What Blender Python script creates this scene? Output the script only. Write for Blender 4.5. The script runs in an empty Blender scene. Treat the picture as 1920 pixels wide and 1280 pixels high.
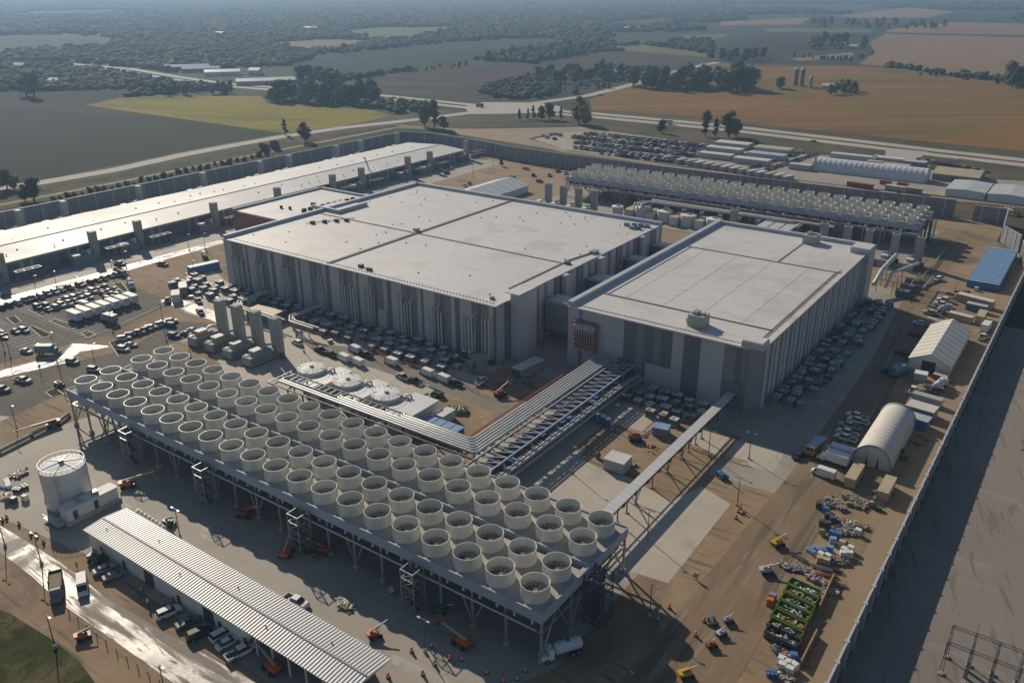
import bpy, math, random
import numpy as np
from mathutils import Vector, Matrix
random.seed(11)
R = math.radians
scene = bpy.context.scene
col = scene.collection

# ---------------------------------------------------------------- camera
FPX, PITCH, ROLL, YAW, CAMZ = 1587.9, 0.40201, -0.004812, 0.618101, 114.0
_fh = Vector((-math.sin(YAW), math.cos(YAW), 0)); _r = Vector((math.cos(YAW), math.sin(YAW), 0)); _up = Vector((0, 0, 1))
_fw = _fh*math.cos(PITCH) - _up*math.sin(PITCH); _u = _up*math.cos(PITCH) + _fh*math.sin(PITCH)
CR = _r*math.cos(ROLL) + _u*math.sin(ROLL); CU = _u*math.cos(ROLL) - _r*math.sin(ROLL)
cam_d = bpy.data.cameras.new('camera'); cam = bpy.data.objects.new('camera', cam_d); col.objects.link(cam)
cam_d.sensor_width = 36; cam_d.lens = FPX/1920*36; cam_d.clip_start = 1; cam_d.clip_end = 60000
cam.matrix_world = Matrix(((CR.x, CU.x, -_fw.x, 0), (CR.y, CU.y, -_fw.y, 0), (CR.z, CU.z, -_fw.z, CAMZ), (0, 0, 0, 1)))
scene.camera = cam
def G(u, v, z=0.0):
    "the world point at height z that the photograph shows at pixel (u, v) of 1920 x 1280"
    d = _fw + CR*((u-960)/FPX) - CU*((v-640)/FPX)
    k = (z-CAMZ)/d.z
    return Vector((d.x*k, d.y*k, z))
def GX(u, v, z=0.0):
    p = G(u, v, z); return (p.x, p.y)

# ---------------------------------------------------------------- sky, sun, exposure
SUN_EL, SUN_AZ = R(28.6), R(155.0)           # azimuth counter-clockwise from +X
world = bpy.data.worlds.new('World'); scene.world = world; world.use_nodes = True
nt = world.node_tree; bg = nt.nodes['Background']
sky = nt.nodes.new('ShaderNodeTexSky'); sky.sky_type = 'NISHITA'; sky.sun_disc = False
sky.sun_elevation = SUN_EL; sky.sun_rotation = math.pi/2 - SUN_AZ; sky.air_density = 1.3; sky.dust_density = 0.3; sky.ozone_density = 2.5
nt.links.new(sky.outputs[0], bg.inputs[0]); bg.inputs[1].default_value = 0.06
sl = bpy.data.lights.new('sun', 'SUN'); sl.energy = 4.3; sl.angle = R(0.55); sl.color = (1.0, 0.88, 0.71)
so = bpy.data.objects.new('sun', sl); col.objects.link(so)
sdir = Vector((math.cos(SUN_AZ)*math.cos(SUN_EL), math.sin(SUN_AZ)*math.cos(SUN_EL), math.sin(SUN_EL)))
so.rotation_euler = sdir.to_track_quat('Z', 'Y').to_euler(); so.location = (0, 0, 300)
scene.view_settings.view_transform = 'Standard'; scene.view_settings.look = 'None'
scene.view_settings.exposure = 0.0; scene.view_settings.gamma = 1.0
scene.render.engine = 'CYCLES'; scene.cycles.use_denoising = True
try: scene.cycles.denoiser = 'OPENIMAGEDENOISE'
except Exception: pass
scene.cycles.max_bounces = 6; scene.cycles.diffuse_bounces = 3; scene.cycles.glossy_bounces = 2
scene.cycles.transmission_bounces = 2; scene.cycles.volume_bounces = 0; scene.cycles.use_adaptive_sampling = True
scene.cycles.caustics_reflective = False; scene.cycles.caustics_refractive = False

# ---------------------------------------------------------------- materials
class NB:
    def __init__(s, m):
        s.t = m.node_tree; s.n = s.t.nodes
    def new(s, k, **kw):
        n = s.n.new(k)
        for a, b in kw.items(): setattr(n, a, b)
        return n
    def put(s, sock, v):
        if isinstance(v, bpy.types.NodeSocket): s.t.links.new(v, sock)
        else: sock.default_value = v
    def math(s, op, a, b=0.0, c=None):
        n = s.new('ShaderNodeMath', operation=op); s.put(n.inputs[0], a); s.put(n.inputs[1], b)
        if c is not None: s.put(n.inputs[2], c)
        return n.outputs[0]
    def mix(s, f, a, b):
        n = s.new('ShaderNodeMix', data_type='RGBA'); s.put(n.inputs[0], f)
        s.put(n.inputs[6], a if isinstance(a, bpy.types.NodeSocket) else (*a, 1)); s.put(n.inputs[7], b if isinstance(b, bpy.types.NodeSocket) else (*b, 1))
        return n.outputs[2]
    def noise(s, vec, scale, detail=4, rough=.55, dist=0.0):
        n = s.new('ShaderNodeTexNoise'); s.put(n.inputs['Vector'], vec); n.inputs['Scale'].default_value = scale
        n.inputs['Detail'].default_value = detail; n.inputs['Roughness'].default_value = rough; n.inputs['Distortion'].default_value = dist
        return n.outputs[0]
    def ramp(s, f, a, b):
        n = s.new('ShaderNodeMapRange', clamp=True); s.put(n.inputs[0], f); n.inputs[1].default_value = a; n.inputs[2].default_value = b
        return n.outputs[0]
    def scaled(s, vec, sc, rot=0.0):
        n = s.new('ShaderNodeMapping'); s.put(n.inputs[0], vec); n.inputs['Scale'].default_value = sc; n.inputs['Rotation'].default_value = (0, 0, rot)
        return n.outputs[0]
def _turned(s, vec, sc, rot):
    n = s.new('ShaderNodeMapping', vector_type='TEXTURE'); s.put(n.inputs[0], vec); n.inputs['Scale'].default_value = [1/x for x in sc]; n.inputs['Rotation'].default_value = (0, 0, rot)
    return n.outputs[0]
NB.turned = _turned
_M = {}
def mat(name, c1, c2=None, scale=.5, rough=.75, metal=0.0, spec=.5, bump=0.0, lines=(), spots=None, stretch=None, rot=0.0,
        objcol=False, rough2=None, coat=0.0, blot=None, detail=5, contrast=(.35, .65), alpha=None, speck=0.0, vary=False):
    """procedural surface. lines: (axis, spacing, width, colour, amount); blot: (scale, lo, hi, colour[, rough]) patches with a shape of their own"""
    m = bpy.data.materials.new(name); m.use_nodes = True; b = NB(m); p = b.n['Principled BSDF']
    pos = b.new('ShaderNodeNewGeometry').outputs['Position']
    oi = b.new('ShaderNodeObjectInfo')
    base = oi.outputs['Color'] if objcol else None
    vec = b.scaled(pos, stretch, rot) if stretch else pos
    n1 = b.noise(vec, scale, detail)
    if base is None:
        base = b.mix(b.ramp(n1, *contrast), c1, c2 if c2 else [x*.86 for x in c1])
    else:
        f = b.ramp(n1, .3, .7); dk = b.new('ShaderNodeMix', data_type='RGBA', blend_type='MULTIPLY')
        b.put(dk.inputs[0], b.math('MULTIPLY', f, .22)); b.put(dk.inputs[6], base); dk.inputs[7].default_value = (.55, .52, .48, 1); base = dk.outputs[2]
    rg = rough
    if rough2 is not None:
        rg = b.math('MULTIPLY_ADD', b.ramp(n1, .35, .65), rough2-rough, rough)
    for bl in (blot or ()):
        nb = b.noise(b.turned(pos, bl[5], bl[6]) if len(bl) > 6 else b.scaled(pos, bl[5]) if len(bl) > 5 else pos, bl[0], 5, .6, .4)
        f = b.ramp(nb, bl[1], bl[2]); base = b.mix(f, base, bl[3])
        if len(bl) > 4 and bl[4] is not None:
            n = b.new('ShaderNodeMix', data_type='FLOAT'); b.put(n.inputs[0], f); b.put(n.inputs[2], rg); n.inputs[3].default_value = bl[4]; rg = n.outputs[0]
    if vary:
        vary = (.6, .95, .05) if vary is True else vary
        hs = b.new('ShaderNodeHueSaturation'); b.put(hs.inputs['Color'], base); b.put(hs.inputs['Value'], b.math('MULTIPLY_ADD', oi.outputs['Random'], vary[1], vary[0])); b.put(hs.inputs['Hue'], b.math('MULTIPLY_ADD', oi.outputs['Random'], -vary[2], .5+vary[2]*.4)); base = hs.outputs['Color']
    if speck:
        n3 = b.noise(pos, 3.1, 3, .7); base = b.mix(b.math('MULTIPLY', b.ramp(n3, .52, .72), speck), base, [x*.45 for x in c1])
    if lines:
        sp = b.new('ShaderNodeSeparateXYZ'); b.put(sp.inputs[0], pos)
        for ax, spacing, w, lc, amt in lines:
            q = b.math('MODULO', b.math('ADD', sp.outputs['xyz'.index(ax)], 10000.0), spacing)
            f = b.math('MULTIPLY', b.math('LESS_THAN', q, w), amt); base = b.mix(f, base, lc)
    b.put(p.inputs['Base Color'], base); b.put(p.inputs['Roughness'], rg); p.inputs['Metallic'].default_value = metal
    p.inputs['Specular IOR Level'].default_value = spec
    if coat: p.inputs['Coat Weight'].default_value = coat; p.inputs['Coat Roughness'].default_value = .12
    if bump:
        bn = b.new('ShaderNodeBump'); bn.inputs['Strength'].default_value = min(1, bump); bn.inputs['Distance'].default_value = .15
        n2 = b.noise(pos, scale*6 if scale < 1 else scale*2, 6, .65); b.put(bn.inputs['Height'], n2); b.put(p.inputs['Normal'], bn.outputs[0])
    _M[name] = m
    return m
def emit_mat(name, c, s):
    m = bpy.data.materials.new(name); m.use_nodes = True; p = m.node_tree.nodes['Principled BSDF']
    p.inputs['Base Color'].default_value = (*c, 1); p.inputs['Emission Color'].default_value = (*c, 1); p.inputs['Emission Strength'].default_value = s
    return m

# ---------------------------------------------------------------- mesh builder
class MB:
    def __init__(s): s.v = []; s.f = []; s.m = []; s.mats = []; s.smooth = []
    def mi(s, m):
        if m not in s.mats: s.mats.append(m)
        return s.mats.index(m)
    def add(s, vs, fs, m, smooth=False):
        k = len(s.v); i = s.mi(m); s.v += [tuple(v) for v in vs]
        for f in fs: s.f.append(tuple(k+a for a in f)); s.m.append(i); s.smooth.append(smooth)
    def box(s, a, b, m, rz=0.0, o=None):
        x0, y0, z0 = a; x1, y1, z1 = b
        vs = [(x0, y0, z0), (x1, y0, z0), (x1, y1, z0), (x0, y1, z0), (x0, y0, z1), (x1, y0, z1), (x1, y1, z1), (x0, y1, z1)]
        if rz:
            ox, oy = o or ((x0+x1)/2, (y0+y1)/2); c, sn = math.cos(rz), math.sin(rz)
            vs = [(ox+(x-ox)*c-(y-oy)*sn, oy+(x-ox)*sn+(y-oy)*c, z) for x, y, z in vs]
        s.add(vs, [(0, 3, 2, 1), (4, 5, 6, 7), (0, 1, 5, 4), (1, 2, 6, 5), (2, 3, 7, 6), (3, 0, 4, 7)], m); return s
    def cbox(s, c, size, m, rz=0.0):
        return s.box((c[0]-size[0]/2, c[1]-size[1]/2, c[2]), (c[0]+size[0]/2, c[1]+size[1]/2, c[2]+size[2]), m, rz)
    def prism(s, poly, z0, z1, m, top=None):
        a = sum(p[0]*q[1]-q[0]*p[1] for p, q in zip(poly, poly[1:]+poly[:1]))
        if a < 0: poly = poly[::-1]
        n = len(poly); vs = [(p[0], p[1], z0) for p in poly] + [(p[0], p[1], z1) for p in poly]
        s.add(vs, [(i, (i+1) % n, n+(i+1) % n, n+i) for i in range(n)] + [tuple(range(n-1, -1, -1))], m)
        s.add([(p[0], p[1], z1) for p in poly], [tuple(range(n))], top or m); return s
    def sheet(s, poly, z, m):
        a = sum(p[0]*q[1]-q[0]*p[1] for p, q in zip(poly, poly[1:]+poly[:1]))
        if a < 0: poly = poly[::-1]
        s.add([(p[0], p[1], z) for p in poly], [tuple(range(len(poly)))], m); return s
    def extr(s, prof, a, b, m, axis='y', smooth=False, caps=True):
        "profile of (horizontal, z) swept from a to b along axis"
        n = len(prof)
        def pt(h, z, t): return (h, t, z) if axis == 'y' else (t, h, z)
        vs = [pt(h, z, a) for h, z in prof] + [pt(h, z, b) for h, z in prof]
        fs = [(i, (i+1) % n, n+(i+1) % n, n+i) for i in range(n)]
        s.add(vs, fs, m, smooth)
        if caps: s.add(vs, [tuple(range(n-1, -1, -1)), tuple(range(n, 2*n))], m)
        return s
    def lathe(s, prof, m, c=(0, 0, 0), n=16, smooth=True, axis='z', caps=True):
        vs = []
        for r, h in prof:
            for k in range(n):
                a = 2*math.pi*k/n; x, y = r*math.cos(a), r*math.sin(a)
                p = (x, y, h) if axis == 'z' else ((h, x, y) if axis == 'x' else (x, h, y))
                vs.append((p[0]+c[0], p[1]+c[1], p[2]+c[2]))
        fs = []
        for j in range(len(prof)-1):
            for k in range(n):
                a, b2 = j*n+k, j*n+(k+1) % n; fs.append((a, b2, b2+n, a+n))
        s.add(vs, fs, m, smooth)
        if caps:
            if prof[0][0] > 1e-4: s.add(vs[:n], [tuple(range(n-1, -1, -1))], m)
            if prof[-1][0] > 1e-4: s.add(vs[-n:], [tuple(range(n))], m)
        return s
    def beam(s, p, q, w, m, h=None):
        p = Vector(p); q = Vector(q); d = (q-p)
        if d.length < 1e-6: return s
        d.normalize(); u = d.cross(Vector((0, 0, 1)))
        if u.length < 1e-3: u = Vector((1, 0, 0))
        u.normalize(); v = u.cross(d); h = h or w; u = u*w/2; v = v*h/2
        vs = [p-u-v, p+u-v, p+u+v, p-u+v, q-u-v, q+u-v, q+u+v, q-u+v]
        s.add(vs, [(0, 1, 2, 3), (7, 6, 5, 4), (0, 4, 5, 1), (1, 5, 6, 2), (2, 6, 7, 3), (3, 7, 4, 0)], m); return s
    def tube(s, pts, r, m, n=8):
        pts = [Vector(p) for p in pts]; vs = []; k = len(pts)
        for i, p in enumerate(pts):
            d = (pts[min(i+1, k-1)]-pts[max(i-1, 0)]).normalized()
            u = d.cross(Vector((0, 0, 1)))
            if u.length < 1e-3: u = Vector((1, 0, 0))
            u.normalize(); w = u.cross(d)
            for j in range(n):
                a = 2*math.pi*j/n; vs.append(p + u*r*math.cos(a) + w*r*math.sin(a))
        fs = [(i*n+j, i*n+(j+1) % n, (i+1)*n+(j+1) % n, (i+1)*n+j) for i in range(k-1) for j in range(n)]
        s.add(vs, fs, m, True); s.add(vs[:n], [tuple(range(n-1, -1, -1))], m); s.add(vs[-n:], [tuple(range(n))], m); return s
    def quad(s, a, b, c, d, m): s.add([a, b, c, d], [(0, 1, 2, 3)], m); return s
    def build(s, name, parent=None, off=None, recalc=False):
        me = bpy.data.meshes.new(name)
        o = Vector(off) if off is not None else (parent.location if parent is not None else Vector((0, 0, 0)))
        v = np.array(s.v, dtype=np.float64).reshape(-1, 3) - np.array(o)
        me.from_pydata(v.tolist(), [], s.f)
        for m in s.mats: me.materials.append(m)
        me.polygons.foreach_set('material_index', s.m); me.polygons.foreach_set('use_smooth', s.smooth); me.update()
        ob = bpy.data.objects.new(name, me); col.objects.link(ob)
        if parent is not None: ob.parent = parent
        elif off is not None: ob.location = off
        return ob
def tag(o, label=None, cat=None, group=None, kind=None):
    if label: o['label'] = label
    if cat: o['category'] = cat
    if group: o['group'] = group
    if kind: o['kind'] = kind
    return o
def thing(name, label, cat, loc=(0, 0, 0), rz=0.0, group=None):
    o = bpy.data.objects.new(name, None); col.objects.link(o); o.location = loc; o.rotation_euler = (0, 0, rz); o.empty_display_size = .5
    return tag(o, label, cat, group)
KIDS = {}
def kids(o):
    if o.name not in KIDS: KIDS[o.name] = [c for c in bpy.data.objects if c.parent == o]
    return KIDS[o.name]
def dup(root, loc, rz=0.0, label=None, group=None, color=None, scale=None, cat=None):
    r = root.copy(); col.objects.link(r); r.location = loc; r.rotation_euler = (0, 0, rz)
    if scale is not None: r.scale = scale if hasattr(scale, '__len__') else (scale,)*3
    if label: r['label'] = label
    if group: r['group'] = group
    if cat: r['category'] = cat
    if color: r.color = (*color, 1)
    for ch in kids(root):
        c = ch.copy(); col.objects.link(c); c.parent = r
        if color: c.color = (*color, 1)
        for g in kids(ch):
            d = g.copy(); col.objects.link(d); d.parent = c
            if color: d.color = (*color, 1)
    return r
class Proto:
    "one of a kind: the first use moves the built thing itself, later uses copy it"
    def __init__(s, root): s.root = root; s.used = False
    def put(s, loc, rz=0.0, label=None, group=None, color=None, scale=None, cat=None):
        if s.used: return dup(s.root, loc, rz, label, group, color, scale, cat)
        s.used = True; r = s.root; kids(r); r.location = loc; r.rotation_euler = (0, 0, rz)
        if scale is not None: r.scale = scale if hasattr(scale, '__len__') else (scale,)*3
        if label: r['label'] = label
        if group: r['group'] = group
        if cat: r['category'] = cat
        if color:
            r.color = (*color, 1)
            for c in kids(r):
                c.color = (*color, 1)
                for g in kids(c): g.color = (*color, 1)
        return r
ORD = 'first second third fourth fifth sixth seventh eighth ninth tenth eleventh twelfth thirteenth fourteenth fifteenth sixteenth seventeenth eighteenth nineteenth twentieth'.split()
def nth(i):
    if i < 20: return ORD[i]
    t = ['twenty', 'thirty', 'forty', 'fifty', 'sixty', 'seventy', 'eighty', 'ninety'][(i+1)//10-2]
    return t+('th' if (i+1) % 10 == 0 else '-'+ORD[(i+1) % 10-1]) if (i+1) % 10 else {'twenty': 'twentieth', 'thirty': 'thirtieth', 'forty': 'fortieth', 'fifty': 'fiftieth'}.get(t, t)
# ================================================================ palette
BLK = (.02, .02, .02)
M_ground = mat('farmland', (.035, .045, .022), (.06, .054, .03), scale=.004, rough=.95, spec=.1, blot=[(.02, .5, .6, (.045, .06, .028))])
M_dirt = mat('site_dirt', (.255, .168, .088), (.335, .24, .148), scale=.06, rough=.95, bump=.5, blot=[(.03, .52, .66, (.155, .108, .068)), (.35, .6, .72, (.34, .28, .21)), (.5, .56, .64, (.15, .115, .085), None, (.12, 1.6, 1))], speck=.35)
M_conc = mat('concrete_slab', (.42, .365, .29), (.47, .415, .335), scale=.08, rough=.8, lines=[('x', 7.5, .10, (.24, .215, .185), .8), ('y', 7.5, .10, (.24, .215, .185), .8)], blot=[(.05, .56, .7, (.32, .285, .245)), (1.4, .62, .74, (.30, .27, .23))], speck=.18)
M_conc2 = mat('old_concrete', (.30, .26, .205), (.345, .305, .245), scale=.07, rough=.75, lines=[('x', 7.5, .10, (.19, .17, .15), .6), ('y', 7.5, .10, (.19, .17, .15), .6)], blot=[(.06, .54, .68, (.27, .245, .205)), (.9, .6, .72, (.25, .22, .18)), (.22, .6, .66, (.41, .375, .325), None, (.25, 1.2, 1))], speck=.25)
M_asph = mat('asphalt', (.125, .108, .088), (.155, .136, .112), scale=.12, rough=.9, spec=.2, blot=[(.05, .55, .7, (.125, .112, .098)), (.3, .58, .66, (.21, .185, .155), None, (.3, 1.5, 1))], speck=.3)
M_asphdk = mat('packed_dirt_road', (.195, .13, .07), (.24, .168, .098), scale=.09, rough=.9, speck=.3, blot=[(.28, .54, .64, (.13, .095, .064), None, (1, .08, 1)), (.5, .56, .64, (.25, .20, .145), None, (1.2, .1, 1))])
M_grav = mat('gravel', (.215, .185, .155), (.25, .217, .185), scale=.03, rough=.95, bump=.4, blot=[(.01, .5, .7, (.19, .165, .14)), (.12, .58, .66, (.265, .232, .198), None, (.3, 1, 1)), (.5, .57, .62, (.165, .142, .12), None, (1, .12, 1), .3)], speck=.25)
M_berm = mat('berm_soil', (.26, .19, .115), (.305, .232, .15), scale=.05, rough=.95, bump=.4, speck=.3)
M_wet = mat('wet_concrete', (.25, .225, .19), (.33, .30, .26), scale=.12, rough=.36, rough2=.5, spec=.5, bump=.25, lines=[('x', 9, .12, (.2, .18, .16), .5)], blot=[(.25, .50, .58, (.19, .155, .12), .75, (.15, 1.4, 1)), (1.1, .56, .64, (.17, .14, .11), .7, (.2, 1.5, 1)), (.06, .55, .65, (.22, .18, .14), .7)])
M_wet2 = mat('wet_street_concrete', (.30, .27, .235), (.36, .33, .29), scale=.2, rough=.40, rough2=.5, spec=.5, bump=.15, blot=[(.7, .56, .66, (.2, .17, .14), .65), (.16, .52, .62, (.21, .18, .15), .6), (.35, .56, .62, (.17, .145, .115), .7, (1, .15, 1))])
M_street = mat('dusty_street', (.22, .19, .15), (.26, .225, .18), scale=.15, rough=.9, spec=.2, speck=.3, blot=[(.4, .56, .64, (.17, .145, .115), None, (.15, 1, 1))])
M_grass = mat('grass', (.035, .045, .014), (.065, .068, .022), scale=.25, rough=.95, spec=.08, bump=.6, speck=.5, blot=[(.08, .5, .62, (.12, .10, .05)), (.6, .55, .65, (.035, .045, .017))])
M_verge = mat('road_verge', (.062, .062, .03), (.10, .088, .045), scale=.03, rough=.95, spec=.1, blot=[(.02, .5, .62, (.13, .10, .062))])
M_road = mat('highway_concrete', (.40, .36, .305), (.44, .40, .345), scale=.02, rough=.85, spec=.2, speck=.15)
M_kerb = mat('kerb', (.46, .43, .39), (.40, .38, .34), scale=.5)
M_white = mat('white_paint', (.72, .71, .69), (.65, .64, .61), scale=.4, rough=.6, spec=.3)
M_roof = mat('white_roof_membrane', (.575, .545, .525), (.62, .59, .565), scale=.03, rough=.55, spec=.4, blot=[(.06, .52, .64, (.515, .49, .465)), (.9, .62, .70, (.48, .45, .42)), (.35, .58, .64, (.50, .47, .45), None, (.15, 1.5, 1)), (3.5, .64, .68, (.44, .41, .38))], lines=[('y', 3.0, .07, (.46, .43, .41), .5), ('x', 30.0, .08, (.46, .43, .41), .5)])
M_roofw = mat('white_hall_roof', (.52, .50, .48), (.57, .55, .525), scale=.02, rough=.55, rough2=.65, spec=.35, blot=[(.05, .55, .7, (.66, .64, .62))], lines=[('y', 22.0, .15, (.5, .48, .46), .6)])
M_seam = mat('roof_joint', (.16, .14, .125), rough=.8)
M_seam2 = mat('faint_roof_seam', (.42, .38, .36), rough=.7)
M_par = mat('parapet_metal', (.42, .45, .49), (.38, .41, .45), scale=.3, rough=.6)
M_wallL = mat('light_wall_panel', (.47, .46, .49), (.42, .415, .44), scale=.06, rough=.6, lines=[('z', 3.4, .05, (.33, .32, .32), .5)])
M_wallM = mat('mid_wall_panel', (.235, .235, .265), (.20, .205, .23), scale=.06, rough=.6, lines=[('z', 3.4, .05, (.22, .22, .23), .5)])
M_wallD = mat('dark_wall_panel', (.16, .165, .18), (.14, .145, .16), scale=.06, rough=.6)
M_brick = mat('rust_red_cladding', (.36, .15, .10), (.28, .12, .085), scale=.4, rough=.8)
M_stack = mat('grey_stack_concrete', (.40, .395, .36), (.35, .35, .325), scale=.3, rough=.8, lines=[('z', 3.1, .09, (.22, .22, .2), .7)])
M_ring = mat('cream_fan_ring', (.70, .67, .60), (.62, .60, .54), vary=(.88, .2, .01), scale=.35, rough=.45, blot=[(1.3, .6, .75, (.52, .49, .42)), (.8, .6, .7, (.56, .53, .46), None, (3, 3, .25))])
M_rim = mat('fan_rim', (.78, .77, .72), rough=.4)
M_deck = mat('fan_deck', (.46, .41, .34), (.40, .36, .30), scale=.3, rough=.85, spec=.2, blot=[(.5, .55, .68, (.36, .335, .30))])
M_fascia = mat('blue_grey_fascia', (.34, .40, .49), (.31, .37, .45), scale=.15, rough=.6, spec=.3, lines=[('x', 3.9, .07, (.24, .28, .34), .6)])
M_steel = mat('galvanised_steel', (.40, .41, .42), (.33, .34, .35), scale=.6, rough=.45, metal=.5)
M_dsteel = mat('dark_steel', (.11, .12, .135), (.085, .09, .10), scale=.6, rough=.5, metal=.4)
M_black = mat('dark_machinery', (.045, .047, .052), (.03, .032, .036), scale=.8, rough=.6)
M_pipe = mat('silver_pipe_lagging', (.52, .52, .52), (.44, .44, .44), scale=.5, rough=.5, metal=.45)
M_pipew = mat('cream_pipe', (.62, .58, .51), (.54, .50, .44), scale=.5, rough=.45)
M_blue = mat('blue_paint', (.05, .16, .38), (.06, .19, .42), scale=.5, rough=.45)
M_bluel = mat('pale_blue_roof', (.17, .31, .50), (.23, .37, .55), scale=.6, rough=.5)
M_red = mat('red_paint', (.34, .06, .04), (.28, .05, .035), scale=.6, rough=.5)
M_orange = mat('safety_orange', (.62, .13, .03), (.55, .11, .03), scale=.6, rough=.5)
M_yellow = mat('machine_yellow', (.60, .34, .03), (.52, .29, .03), scale=.6, rough=.5)
M_green = mat('machine_green', (.035, .17, .075), (.03, .14, .06), scale=.6, rough=.5)
M_lime = mat('dumpster_green', (.16, .25, .02), (.12, .20, .02), scale=.6, rough=.55)
M_tan = mat('tan_paint', (.47, .39, .25), (.42, .35, .22), scale=.5, rough=.6)
M_rib = mat('ribbed_metal_roof', (.60, .595, .575), (.55, .545, .53), scale=.2, rough=.45, metal=.15, speck=.1)
M_fabric = mat('tent_fabric', (.62, .58, .515), (.57, .535, .475), scale=.2, rough=.65, blot=[(.3, .55, .7, (.52, .49, .44))])
M_glass = mat('car_glass', (.015, .018, .022), rough=.08, spec=.8)
M_tyre = mat('tyre_rubber', (.02, .02, .02), rough=.85)
M_paint = mat('car_paint', (.5, .5, .5), objcol=True, rough=.55, spec=.35, scale=.8)
M_any = mat('painted_metal', (.5, .5, .5), objcol=True, rough=.6, scale=.5)
M_wood = mat('pallet_wood', (.38, .27, .15), (.30, .21, .12), scale=1.5, rough=.85)
M_foot = mat('concrete_footing', (.42, .40, .37), rough=.85)
M_bark = mat('bark', (.07, .052, .036), (.05, .038, .028), scale=2, rough=.9)
M_leafA = mat('leaf_dark', vary=True, c1=(.045, .07, .024), c2=(.085, .11, .036), scale=.35, rough=.8, spec=.2, detail=2)
M_leafB = mat('leaf_olive', vary=True, c1=(.085, .10, .032), c2=(.14, .135, .045), scale=.3, rough=.8, spec=.2, detail=2)
M_leafC = mat('leaf_autumn', (.15, .11, .04), (.11, .10, .035), scale=.3, rough=.8, spec=.2, detail=2)
M_skin = mat('skin', (.35, .2, .14), rough=.6)
M_vest = mat('hi_vis_vest', (.45, .55, .04), rough=.6)
M_denim = mat('work_trousers', (.05, .06, .09), rough=.8)
# ================================================================ ground and land
_zz = [0]
def lift(z): _zz[0] += 1; return z*.4+_zz[0]*.0003
def sheet(name, pts, z, m, kind='structure', px=True):
    z = lift(z)
    b = MB(); b.sheet([GX(*p) for p in pts] if px else pts, z, m); o = b.build(name); return tag(o, kind=kind)
def ribbon(name, pts, w, z, m, px=True, off=0.0):
    z = lift(z)
    P = [Vector(GX(*p)) if px else Vector(p) for p in pts]; L = []; Rr = []
    for i, p in enumerate(P):
        d = (P[min(i+1, len(P)-1)]-P[max(i-1, 0)]).normalized(); n = Vector((-d.y, d.x))
        L.append(p+n*(off+w/2)); Rr.append(p+n*(off-w/2))
    b = MB()
    for i in range(len(P)-1):
        b.add([(*Rr[i], z), (*Rr[i+1], z), (*L[i+1], z), (*L[i], z)], [(0, 1, 2, 3)], m)
    return tag(b.build(name), kind='structure')
b = MB(); b.sheet([(-16000, -300), (6000, -300), (6000, 16000), (-16000, 16000)], 0, M_ground); tag(b.build('ground'), kind='structure')
WALLN = [(-447, 486), (-423, 492), (-382, 488), (-341, 480), (-320, 478), (-280, 477), (-200, 477), (-112, 479), (-74, 483.5)]
sheet('site_ground', [(-447, 20), (-19.7, 20), (-19.7, 395), (-26, 432), (-37, 447), (-38, 482)] + WALLN[::-1], .02, M_dirt, px=False)
sheet('gravel_yard', [(-19.7, 0), (160, 0), (160, 330), (-19, 330)], .02, M_grav, px=False)
sheet('north_yard', [(-40, 486), (-74, 486)] + [(x, y+2) for x, y in WALLN[::-1]] + [(-460, 500), (-470, 560), (-395, 612), (-200, 615), (-20, 628), (60, 560), (60, 395), (-18, 395)], .015, M_verge, px=False)
# farmland sheets
fm = lambda n, a, c, **k: mat(n, a, c, scale=.006, rough=.98, spec=.06, detail=7, stretch=(1, .35, 1), rot=.5, **k)
F_dark = fm('dark_field_soil', (.036, .038, .028), (.050, .047, .036), blot=[(.004, .5, .62, (.042, .052, .026)), (.01, .56, .6, (.065, .06, .045), None, (.08, 1, 1), .3)])
F_yel = fm('ripe_bean_field', (.24, .205, .026), (.28, .22, .035), blot=[(.01, .52, .66, (.15, .155, .038)), (.03, .56, .64, (.17, .14, .04), None, (.1, 1, 1), .3)])
F_blue = fm('green_crop', (.028, .05, .034), (.036, .058, .038))
F_brown = fm('brown_field', (.062, .050, .040), (.078, .06, .046), blot=[(.006, .5, .6, (.055, .06, .034)), (.03, .56, .64, (.10, .078, .058), None, (.08, 1, 1), .5)])
F_or = fm('ripe_orange_field', (.245, .128, .036), (.205, .115, .036), blot=[(.0065, .48, .62, (.165, .125, .028)), (.02, .55, .64, (.13, .08, .034), None, (.12, 1, 1), .618), (.05, .56, .62, (.27, .155, .05), None, (.07, 1, 1), .618), (.09, .58, .64, (.13, .11, .04), None, (.06, 1, 1), .6)])
F_tan = fm('tan_stubble', (.27, .18, .105), (.23, .155, .09))
F_pur = fm('dark_plough', (.045, .036, .036), (.055, .042, .04))
F_lg = fm('light_green_meadow', (.13, .155, .055), (.15, .145, .06))
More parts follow.
